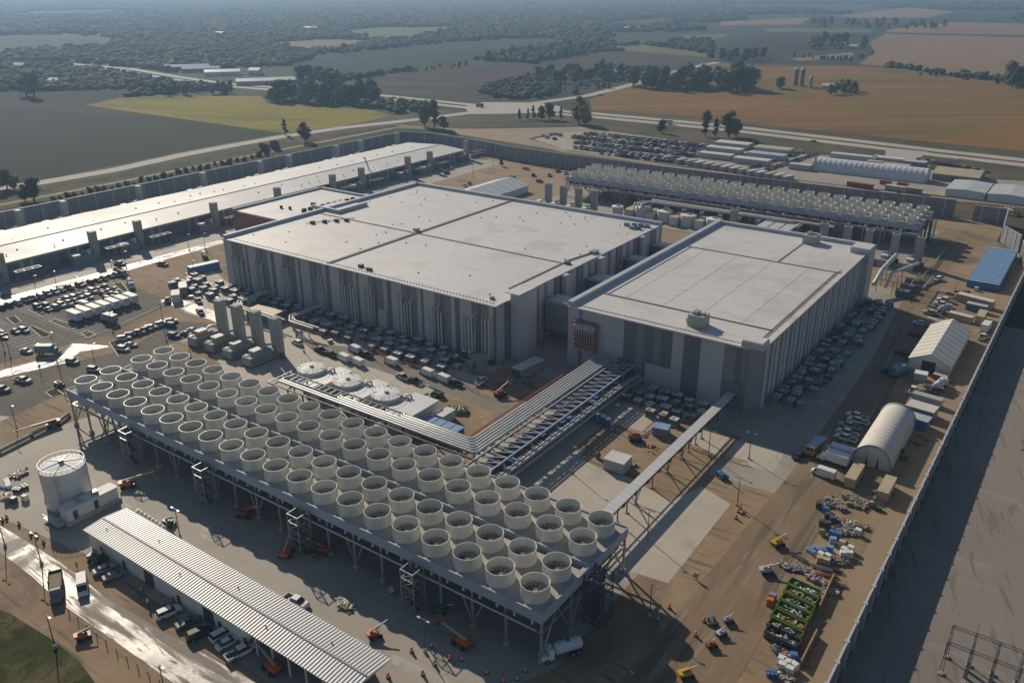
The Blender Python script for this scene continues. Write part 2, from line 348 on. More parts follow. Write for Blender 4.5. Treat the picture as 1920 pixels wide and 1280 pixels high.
FIELDS = [
 (F_dark, [(-60, 172), (0, 172), (230, 168), (262, 174), (235, 182), (158, 197), (525, 251), (430, 268), (340, 284), (213, 310), (80, 337), (-60, 362)]),
 (F_yel, [(158, 197), (235, 182), (300, 179), (490, 181), (500, 192), (640, 202), (700, 207), (737, 217), (640, 237), (590, 243), (530, 250)]),
 (F_blue, [(548, 120), (600, 105), (720, 92), (840, 80), (960, 73), (1035, 72), (1060, 84), (960, 95), (890, 112), (860, 122), (770, 132), (700, 140), (640, 145), (550, 145)]),
 (F_brown, [(640, 153), (760, 134), (880, 124), (1000, 121), (1060, 108), (1120, 98), (1180, 96), (1330, 108), (1390, 118), (1320, 130), (1180, 128), (1060, 130), (970, 150), (915, 160), (900, 175), (960, 186), (960, 195), (840, 184), (710, 174), (640, 165)]),
 (F_lg, [(1150, 88), (1200, 84), (1290, 95), (1350, 106), (1330, 108), (1180, 96), (1140, 95)]),
 (F_or, [(1105, 187), (1170, 163), (1290, 130), (1345, 119), (1420, 122), (1600, 124), (1700, 130), (1760, 140), (1880, 155), (1990, 178), (1990, 292), (1920, 284), (1780, 270), (1600, 252), (1400, 231), (1280, 218), (1110, 205)]),
 (F_tan, [(1610, 121), (1640, 98), (1630, 80), (1660, 64), (1990, 72), (1990, 170), (1880, 150), (1760, 136), (1700, 127)]),
 (F_tan, [(1665, 56), (1780, 42), (1990, 46), (1990, 68), (1660, 61)]),
 (F_pur, [(1350, 92), (1390, 73), (1480, 61), (1600, 64), (1625, 72), (1560, 88), (1500, 98), (1440, 110), (1360, 102)]),
 (F_tan, [(1350, 41), (1520, 33), (1500, 46), (1350, 48)]),
 (F_tan, [(1560, 31), (1700, 14), (1790, 22), (1740, 34), (1620, 34)]),
 (F_lg, [(1430, 53), (1640, 55), (1630, 62), (1440, 60)]),
 (F_lg, [(1270, 67), (1370, 64), (1340, 75), (1275, 77)]),
 (F_brown, [(1130, 72), (1270, 62), (1280, 70), (1250, 84), (1150, 84)]),
 (F_lg, [(655, 58), (700, 52), (890, 51), (850, 58), (795, 66), (760, 75), (690, 72), (650, 66)]),
 (F_tan, [(490, 80), (640, 74), (720, 78), (640, 92), (560, 94)]),
 (F_brown, [(1140, 42), (1230, 35), (1265, 43), (1210, 54), (1150, 50)]),
 (F_tan, [(1480, 110), (1600, 98), (1600, 108), (1500, 115)]),
]
for i, (m, pts) in enumerate(FIELDS): sheet('field', pts, .05+.004*i, m)
# grass verge between the fields and the site, tracks, roads
sheet('verge', [(-80, 352), (213, 308), (340, 283), (530, 250), (737, 217), (760, 200), (905, 213), (1000, 212), (1110, 205), (1400, 231), (1600, 252), (1990, 292), (1990, 330), (1700, 315), (1350, 275), (1090, 235), (860, 240), (745, 240), (480, 292), (0, 394), (-80, 412)], .03, M_verge)
H1 = [(-60, 362), (0, 353), (80, 342), (213, 319), (340, 291), (430, 274), (525, 257), (640, 240), (740, 229), (800, 222), (870, 213), (930, 205), (1000, 194), (1100, 180), (1165, 164), (1290, 128), (1345, 117)]
ribbon('road', H1, 13, .14, M_road)
H2 = [(36, 120), (120, 120.5), (230, 130), (330, 147), (400, 157), (470, 163), (560, 170), (640, 175), (715, 182), (800, 191), (905, 202), (1000, 208), (1100, 215), (1280, 232), (1400, 244), (1500, 256), (1620, 270), (1760, 287), (1920, 305), (2000, 315)]
ribbon('highway', H2, 12, .15, M_road, off=9.5); ribbon('highway', H2, 12, .155, M_road, off=-9.5)
sheet('junction_apron', [(870, 200), (905, 192), (960, 192), (1010, 193), (1050, 200), (1060, 209), (1000, 212), (930, 214), (880, 214)], .165, M_road)
sheet('junction_apron', [(1660, 277), (1740, 285), (1720, 300), (1690, 312), (1660, 312)], .16, M_road)
ribbon('service_track', [(-40, 392), (240, 338), (480, 290), (740, 240), (830, 242)], 5, .12, M_berm)
ribbon('drainage_ditch', [(-40, 380), (240, 327), (480, 281), (740, 236)], 9, .10, M_grass)
sheet('earth_bank', [(850, 243), (1000, 240), (1090, 238), (1350, 275), (1330, 283), (1100, 252), (1010, 255), (985, 262), (1060, 285), (1160, 300), (1090, 289), (960, 268), (860, 252)], .06, M_berm)
ribbon('service_track', [(745, 236), (860, 243), (1000, 243), (1100, 246), (1380, 281)], 6, .125, M_berm)
ribbon('service_track', [(985, 262), (1060, 284), (1160, 297), (1280, 316), (1480, 339), (1600, 354), (1750, 371), (1900, 384)], 7, .13, M_berm)
sheet('car_park', [(1000, 262), (1040, 250), (1090, 247), (1360, 277), (1480, 300), (1500, 320), (1480, 333), (1280, 311), (1060, 281)], .08, M_conc2)
sheet('north_yard', [(1380, 283), (1720, 300), (1780, 330), (1990, 345), (1990, 400), (1760, 366), (1600, 350), (1480, 335), (1420, 300)], .085, M_conc2)
# site surfaces
sheet('hall_apron', [(-400, 60), (-336, 60), (-337, 240), (-340, 470), (-400, 470)], .04, M_conc2, px=False)
sheet('wet_street', [(-348, 60), (-336.5, 60), (-337, 240), (-343, 240)], .06, M_wet2, px=False)
sheet('parking_lot', [(0, 552), (180, 540), (240, 532), (312, 563), (330, 592), (262, 612), (100, 652), (-60, 700), (-60, 560)], .05, M_asph)
sheet('wet_street', [(-60, 722), (0, 709), (120, 682), (150, 660), (205, 650), (240, 662), (200, 648), (135, 644), (118, 664), (0, 694), (-60, 708)], .07, M_wet2)
sheet('asphalt_street', [(-60, 735), (0, 715), (130, 680), (240, 655), (330, 600), (420, 605), (400, 640), (300, 655), (200, 700), (120, 735), (0, 790), (-60, 800)], .05, M_asph)
sheet('wet_street', [(300, 563), (330, 557), (420, 590), (410, 606), (330, 575)], .065, M_wet2)
sheet('equipment_yard', [(-266, 166), (-146, 166), (-146, 201), (-284, 201), (-306, 209), (-306, 192), (-290, 184)], .045, M_conc, px=False)
sheet('equipment_yard', [(-250, 146), (-198, 141), (-190, 166), (-250, 166)], .05, M_conc, px=False)
sheet('bare_soil', [(212, 622), (322, 570), (345, 585), (420, 607), (330, 603), (240, 645)], .06, M_dirt)
sheet('bare_soil', [(330, 640), (372, 640), (420, 690), (400, 700), (300, 668)], .06, M_dirt)
sheet('bare_soil', [(0, 790), (120, 738), (170, 722), (130, 790), (0, 850)], .06, M_dirt)
sheet('inner_street', [(565, 640), (700, 655), (790, 690), (870, 712), (960, 745), (940, 790), (800, 725), (700, 690), (600, 668)], .06, M_street)
sheet('bare_soil', [(800, 745), (830, 735), (925, 775), (880, 800), (850, 790)], .065, M_dirt)
sheet('bare_soil', [(900, 700), (960, 690), (1010, 700), (960, 745), (900, 740)], .066, M_dirt)
sheet('tank_pad', [(-200, 141), (-138, 141), (-138, 158), (-200, 160)], .055, M_conc, px=False)
sheet('front_yard', [(-262, 70), (-246, 90), (-224, 99), (-218, 134), (-62, 134), (-62, 100), (-70, 84), (-92, 70), (-104, 68), (-160, 70), (-190, 66), (-262, 60)], .045, M_conc2, px=False)
sheet('wet_road', [(-60, 950), (0, 985), (60, 1020), (130, 1066), (200, 1120), (300, 1180), (480, 1280), (520, 1310), (370, 1310), (300, 1262), (200, 1190), (120, 1135), (60, 1080), (0, 1035), (-60, 1000)], .06, M_wet)
sheet('grass_bank', [(-60, 1120), (20, 1150), (100, 1200), (150, 1240), (200, 1310), (-60, 1310)], .07, M_grass)
sheet('concrete_pad', [(860, 880), (930, 825), (1000, 812), (1062, 808), (1078, 822), (1068, 835), (1098, 842), (1085, 858), (1140, 885), (1175, 893), (1215, 915), (1255, 940), (1316, 912), (1370, 945), (1253, 1093), (1110, 1050), (900, 960)], .05, M_conc)
sheet('concrete_pad', [(-118, 170), (-100, 168), (-100, 212), (-118, 212)], .05, M_conc, px=False)
sheet('concrete_pad', [(1040, 790), (1084, 766), (1110, 700), (1187, 689), (1345, 747), (1330, 779), (1267, 792), (1250, 787), (1203, 816), (1129, 785), (1100, 800)], .055, M_conc)
sheet('concrete_pad', [(-66, 177), (-47, 178), (-46, 195), (-47, 345), (-66, 345)], .05, M_conc2, px=False)
sheet('concrete_pad', [(1310, 795), (1368, 820), (1340, 853), (1295, 838)], .06, M_conc)
sheet('concrete_pad', [(1380, 825), (1470, 848), (1450, 885), (1385, 868), (1362, 853)], .06, M_conc)
sheet('building_apron', [(-133, 200), (-60, 200), (-60, 350), (-148, 350), (-148, 200)], .05, M_conc2, px=False)
sheet('haul_road', [(-52, 60), (-36, 60), (-34, 120), (-37, 210), (-42, 300), (-52, 460), (-61, 460), (-58, 380), (-50, 270), (-49, 190)], .055, M_asphdk, px=False)
sheet('wall_track', [(-19.9, 60), (-25, 60), (-25.5, 180), (-24, 345), (-25, 395), (-19.9, 395)], .05, M_berm, px=False)
sheet('tower_yard', [(-258, 380), (-62, 380), (-62, 452), (-258, 452)], .045, M_conc2, px=False)
# kerbs and painted stripes
def kerb(name, pts, closed=False, m=None, px=True, h=.15, w=.35):
    P = [Vector((*(GX(*p) if px else p), .05)) for p in pts]
    b = MB()
    for p, q in zip(P, P[1:]+([P[0]] if closed else [])): b.beam((p.x, p.y, h/2+.0), (q.x, q.y, h/2+.03), w, m or M_kerb, h)
    return tag(b.build(name), kind='structure')
for pts in ([(53, 581), (70, 573), (98, 588), (80, 594)], [(92, 602), (102, 598), (145, 612), (137, 618), (125, 616)], [(55, 614), (62, 611), (96, 627), (88, 633), (78, 632)], [(152, 625), (165, 620), (180, 628), (165, 634)], [(12, 596), (28, 592), (40, 603), (28, 609)], [(205, 642), (220, 637), (238, 662), (222, 668)], [(212, 532), (228, 530), (240, 545), (232, 548)], [(85, 735), (105, 728), (120, 740), (98, 745)]):
    kerb('planted_island', pts, True); sheet('island_grass', pts, .1, M_grass)
kerb('kerb', [(0, 694), (118, 664), (135, 644), (205, 618), (320, 566)]); kerb('kerb', [(0, 709), (120, 682), (150, 672)]); kerb('kerb', [(0, 541), (180, 502), (320, 480)])
b = MB()
for k in range(22):
    x = -333+k*2.75
    for y0, y1 in ((104, 109), (118, 123), (123.3, 128), (136, 141)):
        p = (x, (y0+y1)/2)
        if x < -282: b.box((x, y0, .05), (x+.14, y1, .06), M_white)
for p, q in (((54.6, 935), (80, 922)),):
    pass
tag(b.build('parking_lines'), kind='structure')
b = MB()
for k in range(16):
    y = 132+k*5; b.box((-112.5, y, .06), (-112.2, y+2.6, .07), M_white)
tag(b.build('road_markings'), kind='structure')
# ================================================================ fan decks
def ring_mesh():
    b = MB(); b.lathe([(3.32, 0), (3.38, .25), (3.2, .55), (3.12, 1.3), (3.1, 2.3), (3.2, 2.85)], M_ring, n=28, caps=False)
    b.lathe([(3.2, 2.85), (3.25, 2.88), (3.25, 3.05), (3.14, 3.05)], M_rim, n=28, smooth=False, caps=False)
    b.lathe([(3.14, 3.05), (3.06, 2.4), (3.0, .1)], M_ring, n=28, caps=False)
    for k in range(28):
        a = 2*math.pi*k/28; b.beam((3.17*math.cos(a), 3.17*math.sin(a), .6), (3.14*math.cos(a), 3.14*math.sin(a), 2.8), .07, M_rim)
    b.lathe([(3.16, 1.55), (3.2, 1.6), (3.16, 1.65)], M_rim, n=28, caps=False)
    return b
def fan_mesh():
    b = MB(); b.lathe([(2.96, .12), (.01, .13)], M_black, n=24, caps=False)  # black disc paints in the darkness of the opening below the blades
    b.lathe([(.55, .9), (.55, 1.25), (.35, 1.35), (.01, 1.36)], M_white, n=12)
    for k in range(11):
        a = 2*math.pi*k/11; u = Vector((math.cos(a), math.sin(a), 0)); v = Vector((-math.sin(a), math.cos(a), 0))
        p = [u*.5+v*.12, u*.5-v*.12, u*2.8-v*.30, u*2.8+v*.30]; z = [1.15, 1.05, 1.0, 1.2]
        b.add([(q.x, q.y, zz) for q, zz in zip(p, z)] + [(q.x, q.y, zz-.06) for q, zz in zip(p, z)], [(0, 1, 2, 3), (7, 6, 5, 4), (0, 4, 5, 1), (1, 5, 6, 2), (2, 6, 7, 3), (3, 7, 4, 0)], M_steel)
    return b
def mesh_of(b, name):
    o = b.build(name); me = o.data; bpy.data.objects.remove(o); return me
RM, FM = mesh_of(ring_mesh(), 'fan_ring'), mesh_of(fan_mesh(), 'fan')
HBM = mesh_of(MB().cbox((0, 0, 0), (.42, .4, .85), M_wallL), 'hanging_box')
def fan_deck(label, x0, y0, nx, face_cols=True, detail=True):
    PX, ys, zd = 7.824, (4.0, 11.3, 20.8, 28.1), 11.0
    L = nx*PX; x1 = x0+L; W = 32.0; y1 = y0+W
    t = thing('cooling_tower', label, 'cooling tower', (x0, y0, 0))
    b = MB(); b.box((x0, y0+.3, zd-.5), (x1, y0+14.8, zd), M_deck); b.box((x0, y0+17, zd-.5), (x1, y1-.3, zd), M_deck); b.build('deck', t)
    # walkway down the middle with its dark slots
    b = MB(); b.box((x0+.1, y0+16.7, zd-1.7), (x1-.1, y0+16.98, zd+.35), M_fascia); b.box((x0+.1, y0+14.8, zd-2.2), (x1-.1, y0+16.7, zd-2.0), M_dsteel); b.build('inner_fascia', t)
    b = MB()
    for i in range(nx+1): b.box((x0+i*PX-1.1 if i else x0+.2, y0+14.82, zd-.45), (min(x0+i*PX+1.1, x1-.2), y0+16.68, zd-.3), M_par)
    b.build('cross_plates', t)
    # wind wall all round
    for nm, a, c in (('fascia', (x0-.2, y0, zd-1.9), (x1+.2, y0+.28, zd+.35)), ('fascia', (x0-.2, y1-.28, zd-1.9), (x1+.2, y1, zd+.35)), ('end_fascia', (x0-.25, y0+.3, zd-1.9), (x0, y1-.3, zd+.3)), ('end_fascia', (x1, y0+.3, zd-1.9), (x1+.25, y1-.3, zd+.3))):
        b = MB(); b.box(a, c, M_fascia); b.build(nm, t)
    # dark heat-exchanger body hanging below
    b = MB()
    for i in range(nx):
        xa = x0+i*PX
        for yy in (2.2, 17.4):
            b.box((xa+.5, y0+yy, 7.2), (xa+PX-.5, y0+yy+12.2, zd-.52), M_black)
        b.box((xa+.9, y0+1.2, 8.2), (xa+2.3, y0+2.1, 9.6), M_dsteel); b.box((xa+4.5, y0+1.3, 7.4), (xa+6.7, y0+2.1, 9.2), M_dsteel)
        for yy in (14.9, 16.6): b.beam((xa, y0+yy, 6.9), (xa+PX, y0+yy, 6.9), .5, M_dsteel)
    b.build('heat_exchangers', t)
    for i in range(nx*2):
        o = bpy.data.objects.new('hanging_box', HBM); col.objects.link(o); o.parent = t; o.location = (2+i*PX/2, .1, zd-2.75)
    # steel frame: columns, beams, braces
    b = MB()
    for i in range(nx+1):
        xa = x0+.2+i*PX*(L-.4)/L
        for j, yy in enumerate((.5, 10.5, 21.5, 31.5)):
            if i % 2 and yy in (10.5, 21.5): continue
            b.beam((xa, y0+yy, 0), (xa, y0+yy, zd-1.2), .42, M_steel)
            b.cbox((xa, y0+yy, 0), (.95, .95, .9), M_foot)
        if i % 2 == 0 and i < nx:
            for yy in (.5, 31.5):
                b.beam((xa, y0+yy, .9), (xa+2.4, y0+yy, 6.6), .25, M_steel)
                if i: b.beam((xa, y0+yy, .9), (xa-2.4, y0+yy, 6.6), .25, M_steel)
        if i in (0, nx):
            for ya, yb in ((.5, 5.5), (10.5, 5.5), (10.5, 16), (21.5, 16), (21.5, 26.5), (31.5, 26.5)):
                b.beam((xa, y0+ya, .7), (xa, y0+yb, zd-2), .28, M_steel)
            b.beam((xa, y0, 6.6), (xa, y0+W, 6.6), .35, M_steel)
    for yy in (.5, 10.5, 21.5, 31.5): b.beam((x0, y0+yy, 6.7), (x1, y0+yy, 6.7), .38, M_steel)
    b.tube([(x0+1, y0-.2, 7.35), (x1-1, y0-.2, 7.35)], .22, M_pipe)
    b.build('steel_frame', t)
    # stair towers along the front and one at the far end
    xs = [f for f in (.205, .40, .61, .817)]
    for f in xs:
        sx = x0+L*f; b = MB(); a, c = sx-1.6, sx+1.6; ya, yb = y0-3.6, y0-.4
        for px_ in (a, c):
            for py_ in (ya, yb): b.beam((px_, py_, 0), (px_, py_, zd-1.1), .18, M_steel)
        n = 5
        for k in range(n+1):
            z = .1+k*(zd-1.3)/n
            for p, q in (((a, ya, z), (c, ya, z)), ((a, yb, z), (c, yb, z)), ((a, ya, z), (a, yb, z)), ((c, ya, z), (c, yb, z))): b.beam(p, q, .13, M_steel)
            if k < n:
                z2 = z+(zd-1.3)/n; s_ = k % 2
                b.beam((a if s_ else c, (ya+yb)/2, z), (c if s_ else a, (ya+yb)/2, z2), .9, M_dsteel, .12)
                b.beam((a, ya, z), (c, ya, z2), .07, M_steel); b.beam((a if s_ else c, ya, z+1), (c if s_ else a, ya, z2+1), .06, M_steel)
        b.build('stair_tower', t)
    b = MB(); a, c, ya, yb = x1+.5, x1+4.3, y0+14, y0+18.5
    for px_ in (a, (a+c)/2, c):
        for py_ in (ya, yb): b.beam((px_, py_, 0), (px_, py_, zd), .2, M_dsteel)
    for k in range(7):
        z = .2+k*1.7
        for p, q in (((a, ya, z), (c, ya, z)), ((a, yb, z), (c, yb, z)), ((a, ya, z), (a, yb, z)), ((c, ya, z), (c, yb, z))): b.beam(p, q, .14, M_dsteel)
        if k < 6:
            b.beam((a, ya, z), (a, yb, z+1.7), .1, M_dsteel); b.beam((c, yb, z), (c, ya, z+1.7), .1, M_dsteel); b.beam(((a+c)/2, ya, z), ((a+c)/2, yb, z+1.7), .9, M_dsteel, .12)
    b.build('stair_tower', t)
    # the fan rings
    for j, yy in enumerate(ys):
        for i in range(nx):
            o = bpy.data.objects.new('fan_ring', RM); col.objects.link(o); o.parent = t; o.location = ((i+.49)*PX, yy, zd); o.scale = (.86, .86, .97)
            f = bpy.data.objects.new('fan', FM); col.objects.link(f); f.parent = o; f.rotation_euler = (0, 0, random.uniform(0, .57))
    return t
NEAR = (-221.2, 99.5)
fan_deck('foreground row of cream fan rings on a steel frame before the three tanks', NEAR[0], NEAR[1], 20)
fan_deck('distant row of cream fan rings before the back wall', -253.5, 410.5, 24)

# ================================================================ buildings
def panel_wall(b, x0, x1, y, h, spec, axis='x', out=-1):
    "vertical panels of different greys and depths along a wall; spec: (width share, material, depth)"
    tot = sum(s_[0] for s_ in spec); a = x0
    for w, m, d in spec:
        c = a+(x1-x0)*w/tot
        lo, hi = sorted((y, y+out*(.06+d*.35)))
        if axis == 'x': b.box((a, lo, 0), (c, hi, h), m)
        else: b.box((lo, a, 0), (hi, c, h), m)
        a = c
L_, M_, D_ = M_wallL, M_wallM, M_wallD
H1X0, H1X1, H1Y0, H1Y1, HZ = -284, -148.6, 200.5, 317.5, 20.0
big = thing('big_hall', 'biggest grey hall with a pale flat roof split into four by dark joints', 'building', (H1X0, H1Y0, 0))
b = MB(); b.box((H1X0, H1Y0, 0), (H1X1, H1Y1, HZ-.6), M_wallM); b.build('wall', big)
b = MB(); b.box((H1X0+.9, H1Y0+.25, HZ-.6), (H1X1, H1Y1-.9, HZ), M_roof); b.build('roof', big)
b = MB()
b.box((H1X0-.3, H1Y0, HZ-.7), (H1X0+1.2, H1Y1, HZ+1.3), M_par); b.box((H1X0-.3, H1Y1-1.2, HZ-.7), (H1X1, H1Y1+.3, HZ+1.3), M_par)
b.build('parapet', big)
b = MB(); b.box((H1X0-.3, H1Y0-.9, HZ-.3), (H1X1+.3, H1Y0+.3, HZ+.15), M_roof); b.build('roof_edge', big)
b = MB()
b.box((-225.4, H1Y0+.3, HZ), (-224.0, H1Y1-1.2, HZ+.35), M_seam)
b.box((H1X0+1.2, 249.2, HZ), (-225.4, 249.8, HZ+.22), M_seam); b.box((-224, 249.2, HZ), (H1X1-2, 249.8, HZ+.22), M_seam)
b.box((-155, 216, HZ), (-154.3, 249.2, HZ+.25), M_seam)
b.build('expansion_joint', big)
# raised curb corner on the west side of the roof
b = MB(); b.box((-291, 254, HZ+.02), (-274, 255.2, HZ+1.6), M_par); b.box((-275.2, 255.2, HZ+.02), (-274, 272, HZ+1.6), M_par); b.box((-290, 255.2, HZ+.02), (-275.2, 272, HZ+.3), M_roof); b.build('raised_roof_bay', big)
# front wall panels: repeats of light, mid and dark strips
random.seed(5); spec = []
for k in range(9):
    spec += [(5.2, L_, .35), (.5, D_, .1), (2.4, M_, .5), (1.2, D_, .2), (3.2, M_, .6), (1.8, L_, .45), (2.2 if k % 2 else 1.2, D_, .15)]
b = MB(); panel_wall(b, H1X0, H1X1, H1Y0-.02, HZ-.35, spec); b.build('wall_panels', big)
b = MB()
for f, w in ((.115, .07), (.40, .05), (.62, .06), (.78, .07), (.90, .08)):
    xa = H1X0+(H1X1-H1X0)*f; b.box((xa, H1Y0-.75, 0), (xa+w*130*.55, H1Y0-.62, 8.5), L_)
b.build('lower_wall_panels', big)
# downpipes in clusters on the front
for k, f in enumerate((.045, .135, .255, .40, .50, .575, .70, .80, .905, .965)):
    xa = H1X0+(H1X1-H1X0)*f; b = MB(); n = 5 if k not in (3, 9) else 3
    for i in range(n):
        zt = 15.5-random.uniform(0, 2.6); x = xa+i*1.35
        b.tube([(x, H1Y0-1.5, .3), (x, H1Y0-1.5, zt), (x+.1, H1Y0-.4, zt+.7)], .26, M_pipew if (i+k) % 3 else M_steel, 7)
    b.box((xa-.6, H1Y0-2.2, 0), (xa+n*1.35, H1Y0-.8, 1.6), M_dsteel); b.build('riser_pipes', big)
b = MB()
for k in range(96): b.cbox((H1X0+5+k*1.35, H1Y0+1.5, HZ+.02), (.32, .32, .25), M_dsteel)
b.build('roof_edge_weights', big)
# east wall facing the alley, with projecting bays
b = MB(); spec2 = []
for k in range(8): spec2 += [(3.5, L_, .5), (1, D_, .2), (2.5, M_, .9), (1, D_, .3), (3, L_, .7), (2, M_, .3)]
panel_wall(b, H1Y0, H1Y1, H1X1+.02, HZ-.35, spec2, 'y', 1); b.build('side_wall_panels', big)
for y0, y1, d, z in ((207, 217, 4.4, HZ+2.2), (238, 241, 2.6, HZ-.2), (262, 265.5, 2.8, HZ-.2), (296, 299, 2.4, HZ-.2)):
    b = MB(); b.box((H1X1+.9, y0, 0), (H1X1+d, y1, z), L_); b.box((H1X1+.9-2.4*(z > HZ), y0+.3, z-.02), (H1X1+d-.3, y1-.3, z+.25), M_roof); b.build('projecting_bay', big)
b = MB()
for x, y in ((-271, 236), (-268, 240), (-265, 244), (-262, 247)): b.cbox((x, y, HZ), (1.5, 1.5, 1.2), M_black)
b.tube([(-273, 234, HZ+.4), (-262, 252, HZ+.4)], .15, M_steel, 5); b.build('roof_units', big)
for p_, q_, m_ in (((-226.5, 251.5, HZ+.36), (2, 2, 1.2), M_par), ((-212, 205, HZ), (1.6, 1.6, 1), M_black), ((-207, 204, HZ), (2.2, 1.2, .9), M_black), ((-153.5, 205, HZ), (1.2, 1.2, .8), M_brick)):
    b = MB(); b.cbox(p_, q_, m_); b.build('roof_vent', big)
b = MB()
for k in range(46):
    x, y = random.uniform(H1X0+5, H1X1-5), random.uniform(H1Y0+5, H1Y1-5)
    if abs(x+225) > 3 and abs(y-249) > 3: b.cbox((x, y, HZ), (.45, .45, .35), M_steel)
b.build('small_roof_vents', big)
b = MB(); b.beam((-155, 251, HZ+.3), (-152, 268, HZ+.3), .4, M_steel); b.cbox((-151.8, 267, HZ), (2.2, 3.5, 1.0), M_steel); b.cbox((-153, 250, HZ), (1.6, 2, .9), M_dsteel); b.build('roof_walk_rail', big)

# lower rust-clad annex to the west
ax = thing('annex_hall', 'lower pale-roofed annex with rust red cladding on the west side of the biggest hall', 'building', (-340, 246, 0))
b = MB(); b.box((-338, 246, 0), (-284.4, 302, 13.6), M_brick); b.build('wall', ax)
b = MB(); b.box((-337.4, 246.6, 13.6), (-284.4, 301.4, 14.0), M_roof); b.build('roof', ax)
b = MB(); b.box((-338.3, 246, 13.2), (-337.2, 302.2, 15), M_par); b.box((-338.3, 301.2, 13.2), (-284.4, 302.4, 15), M_par); b.build('parapet', ax)
for k in range(9):
    b = MB(); x, y = -307+k*.4, 263+k*3.6; b.cbox((x, y, 14), (1.7, 1.9, 1.7), M_black); b.cbox((x, y, 15.7), (1.1, 1.1, .3), M_dsteel); b.cbox((x+2.6, y, 14), (1.2, 1.2, 1.0), M_steel); b.build('roof_unit', ax)
for p_, q_ in (((-322, 262, 14), (1, 1, 1.4)), ((-317, 263, 14), (1, 1, 1.4)), ((-314, 275, 14), (2, 1.5, 1.3))):
    b = MB(); b.cbox(p_, q_, M_black); b.build('roof_vent', ax)

# second hall
B2 = (-130.2, -68.2, 214.2, 333.5)
h2 = thing('second_hall', 'tall grey hall right of the biggest one with small penthouses on its roof', 'building', (B2[0], B2[2], 0))
b = MB(); b.box((B2[0], B2[2], 0), (B2[1], B2[3], HZ-.5), M_wallM); b.build('wall', h2)
b = MB(); b.box((B2[0]+1.0, B2[2]-.1, HZ-.5), (B2[1]-.1, B2[3]-1, HZ), M_roof); b.build('roof', h2)
b = MB(); b.box((B2[0]-.4, B2[2]-.2, HZ-.8), (B2[0]+1.4, B2[3], HZ+1.5), M_par); b.box((B2[0]-.4, B2[3]-1.4, HZ-.8), (B2[1], B2[3]+.3, HZ+1.3), M_par)
b.build('parapet', h2)
b = MB(); b.box((B2[0]+.1, B2[2]-.9, HZ-.3), (B2[1]+.4, B2[2]-.1, HZ+.15), M_roof); b.box((B2[1]-.1, B2[2]-.1, HZ-.3), (B2[1]+.7, B2[3], HZ+.15), M_roof); b.build('roof_edge', h2)
b = MB()
b.box((B2[0]+4, 229.6, HZ), (B2[1]-2.4, 230.1, HZ+.25), M_seam); b.box((B2[0]+4, 294.4, HZ), (B2[1]-.5, 294.8, HZ+.22), M_seam)
b.box((B2[0]+5, 230.1, HZ), (B2[0]+5.25, 294.4, HZ+.16), M_seam); b.box((-91.6, 294.8, HZ), (-91.3, 330, HZ+.2), M_seam); b.box((B2[1]-2.6, 222, HZ), (B2[1]-2.4, 294.4, HZ+.15), M_seam)
b.build('expansion_joint', h2)
b = MB()
for k in range(4): b.box((-119+k*13, 231, HZ), (-118.85+k*13, 293, HZ+.04), M_seam2)
b.box((-127, 262, HZ), (-71, 262.12, HZ+.03), M_seam2)
b.build('roof_seams', h2)
b = MB()
for k in range(70): b.cbox((B2[0]+3+k*.84, B2[2]+1.6, HZ+.02), (.3, .3, .22), M_dsteel)
for k in range(80): b.cbox((B2[1]-1.7, B2[2]+8+k*.95, HZ+.02), (.3, .3, .22), M_dsteel)
b.build('roof_edge_weights', h2)
for x0, x1, y0, y1, z in ((-92.4, -87.4, 219.3, 224, 3.6), (-91.8, -86.6, 323.5, 329, 3.4)):
    b = MB(); b.box((x0, y0, HZ), (x1, y1, HZ+z), M_stack); p = b.build('penthouse', h2)
    b = MB(); b.cbox(((x0+x1)/2-.9, (y0+y1)/2, HZ+z), (1.6, 2.6, .8), M_steel); b.cbox(((x0+x1)/2+1.3, (y0+y1)/2, HZ+z), (1.1, 1.4, .7), M_par); b.build('penthouse_fans', h2)
for x0, x1, y0, y1 in ((-73.4, -67.2, 213.4, 218.6), (-73.4, -66.2, 322, 330.5)):
    b = MB(); b.box((x0, y0, 0 if x1 > -67 else HZ-.2), (x1, y1, HZ+2), M_wallL); b.box((x0+.3, y0+.3, HZ+2), (x1-.3, y1-.3, HZ+2.15), M_roof); b.build('corner_tower', h2)
b = MB(); b.box((-70.8, 213.0, 0), (-67.2, 213.38, HZ), M_wallM); b.build('corner_panels', h2)
spec = [(3.5, L_, .6), (1.2, M_, .5), (6.5, L_, .35), (3.2, L_, .6), (3.6, L_, .3), (4.0, D_, .15), (2.2, M_, .4), (3, D_, .3), (2.2, M_, .5), (3.2, D_, .2), (3.2, L_, .6), (2.6, D_, .3), (2.2, D_, .15), (6.4, L_, .6), (3.2, M_, .45), (1.6, D_, .2), (2, M_, .4)]
b = MB(); panel_wall(b, B2[0], -70.8, B2[2]-.02, HZ-.35, spec); b.build('wall_panels', h2)
for p_, q_, m_ in (((-102.5, 213.6, 0), (-90.6, 213.85, 7.5), M_wallL), ((-78, 213.6, 0), (-72.5, 213.85, 8.6), D_), ((-111.5, 213.6, 0), (-108.4, 213.85, 7.2), D_)):
    b = MB(); b.box(p_, q_, m_); b.build('lower_wall_panel', h2)
spec = []
for k in range(12): spec += [(2.6, L_, .7), (.6, D_, .1), (1.4, M_, .4), (.6, D_, .1), (1.6, L_, .5), (1.2, M_, .3)]
b = MB(); panel_wall(b, B2[2]+5, B2[3]-12, B2[1]+.02, HZ-.35, spec, 'y', 1); b.build('side_wall_panels', h2)
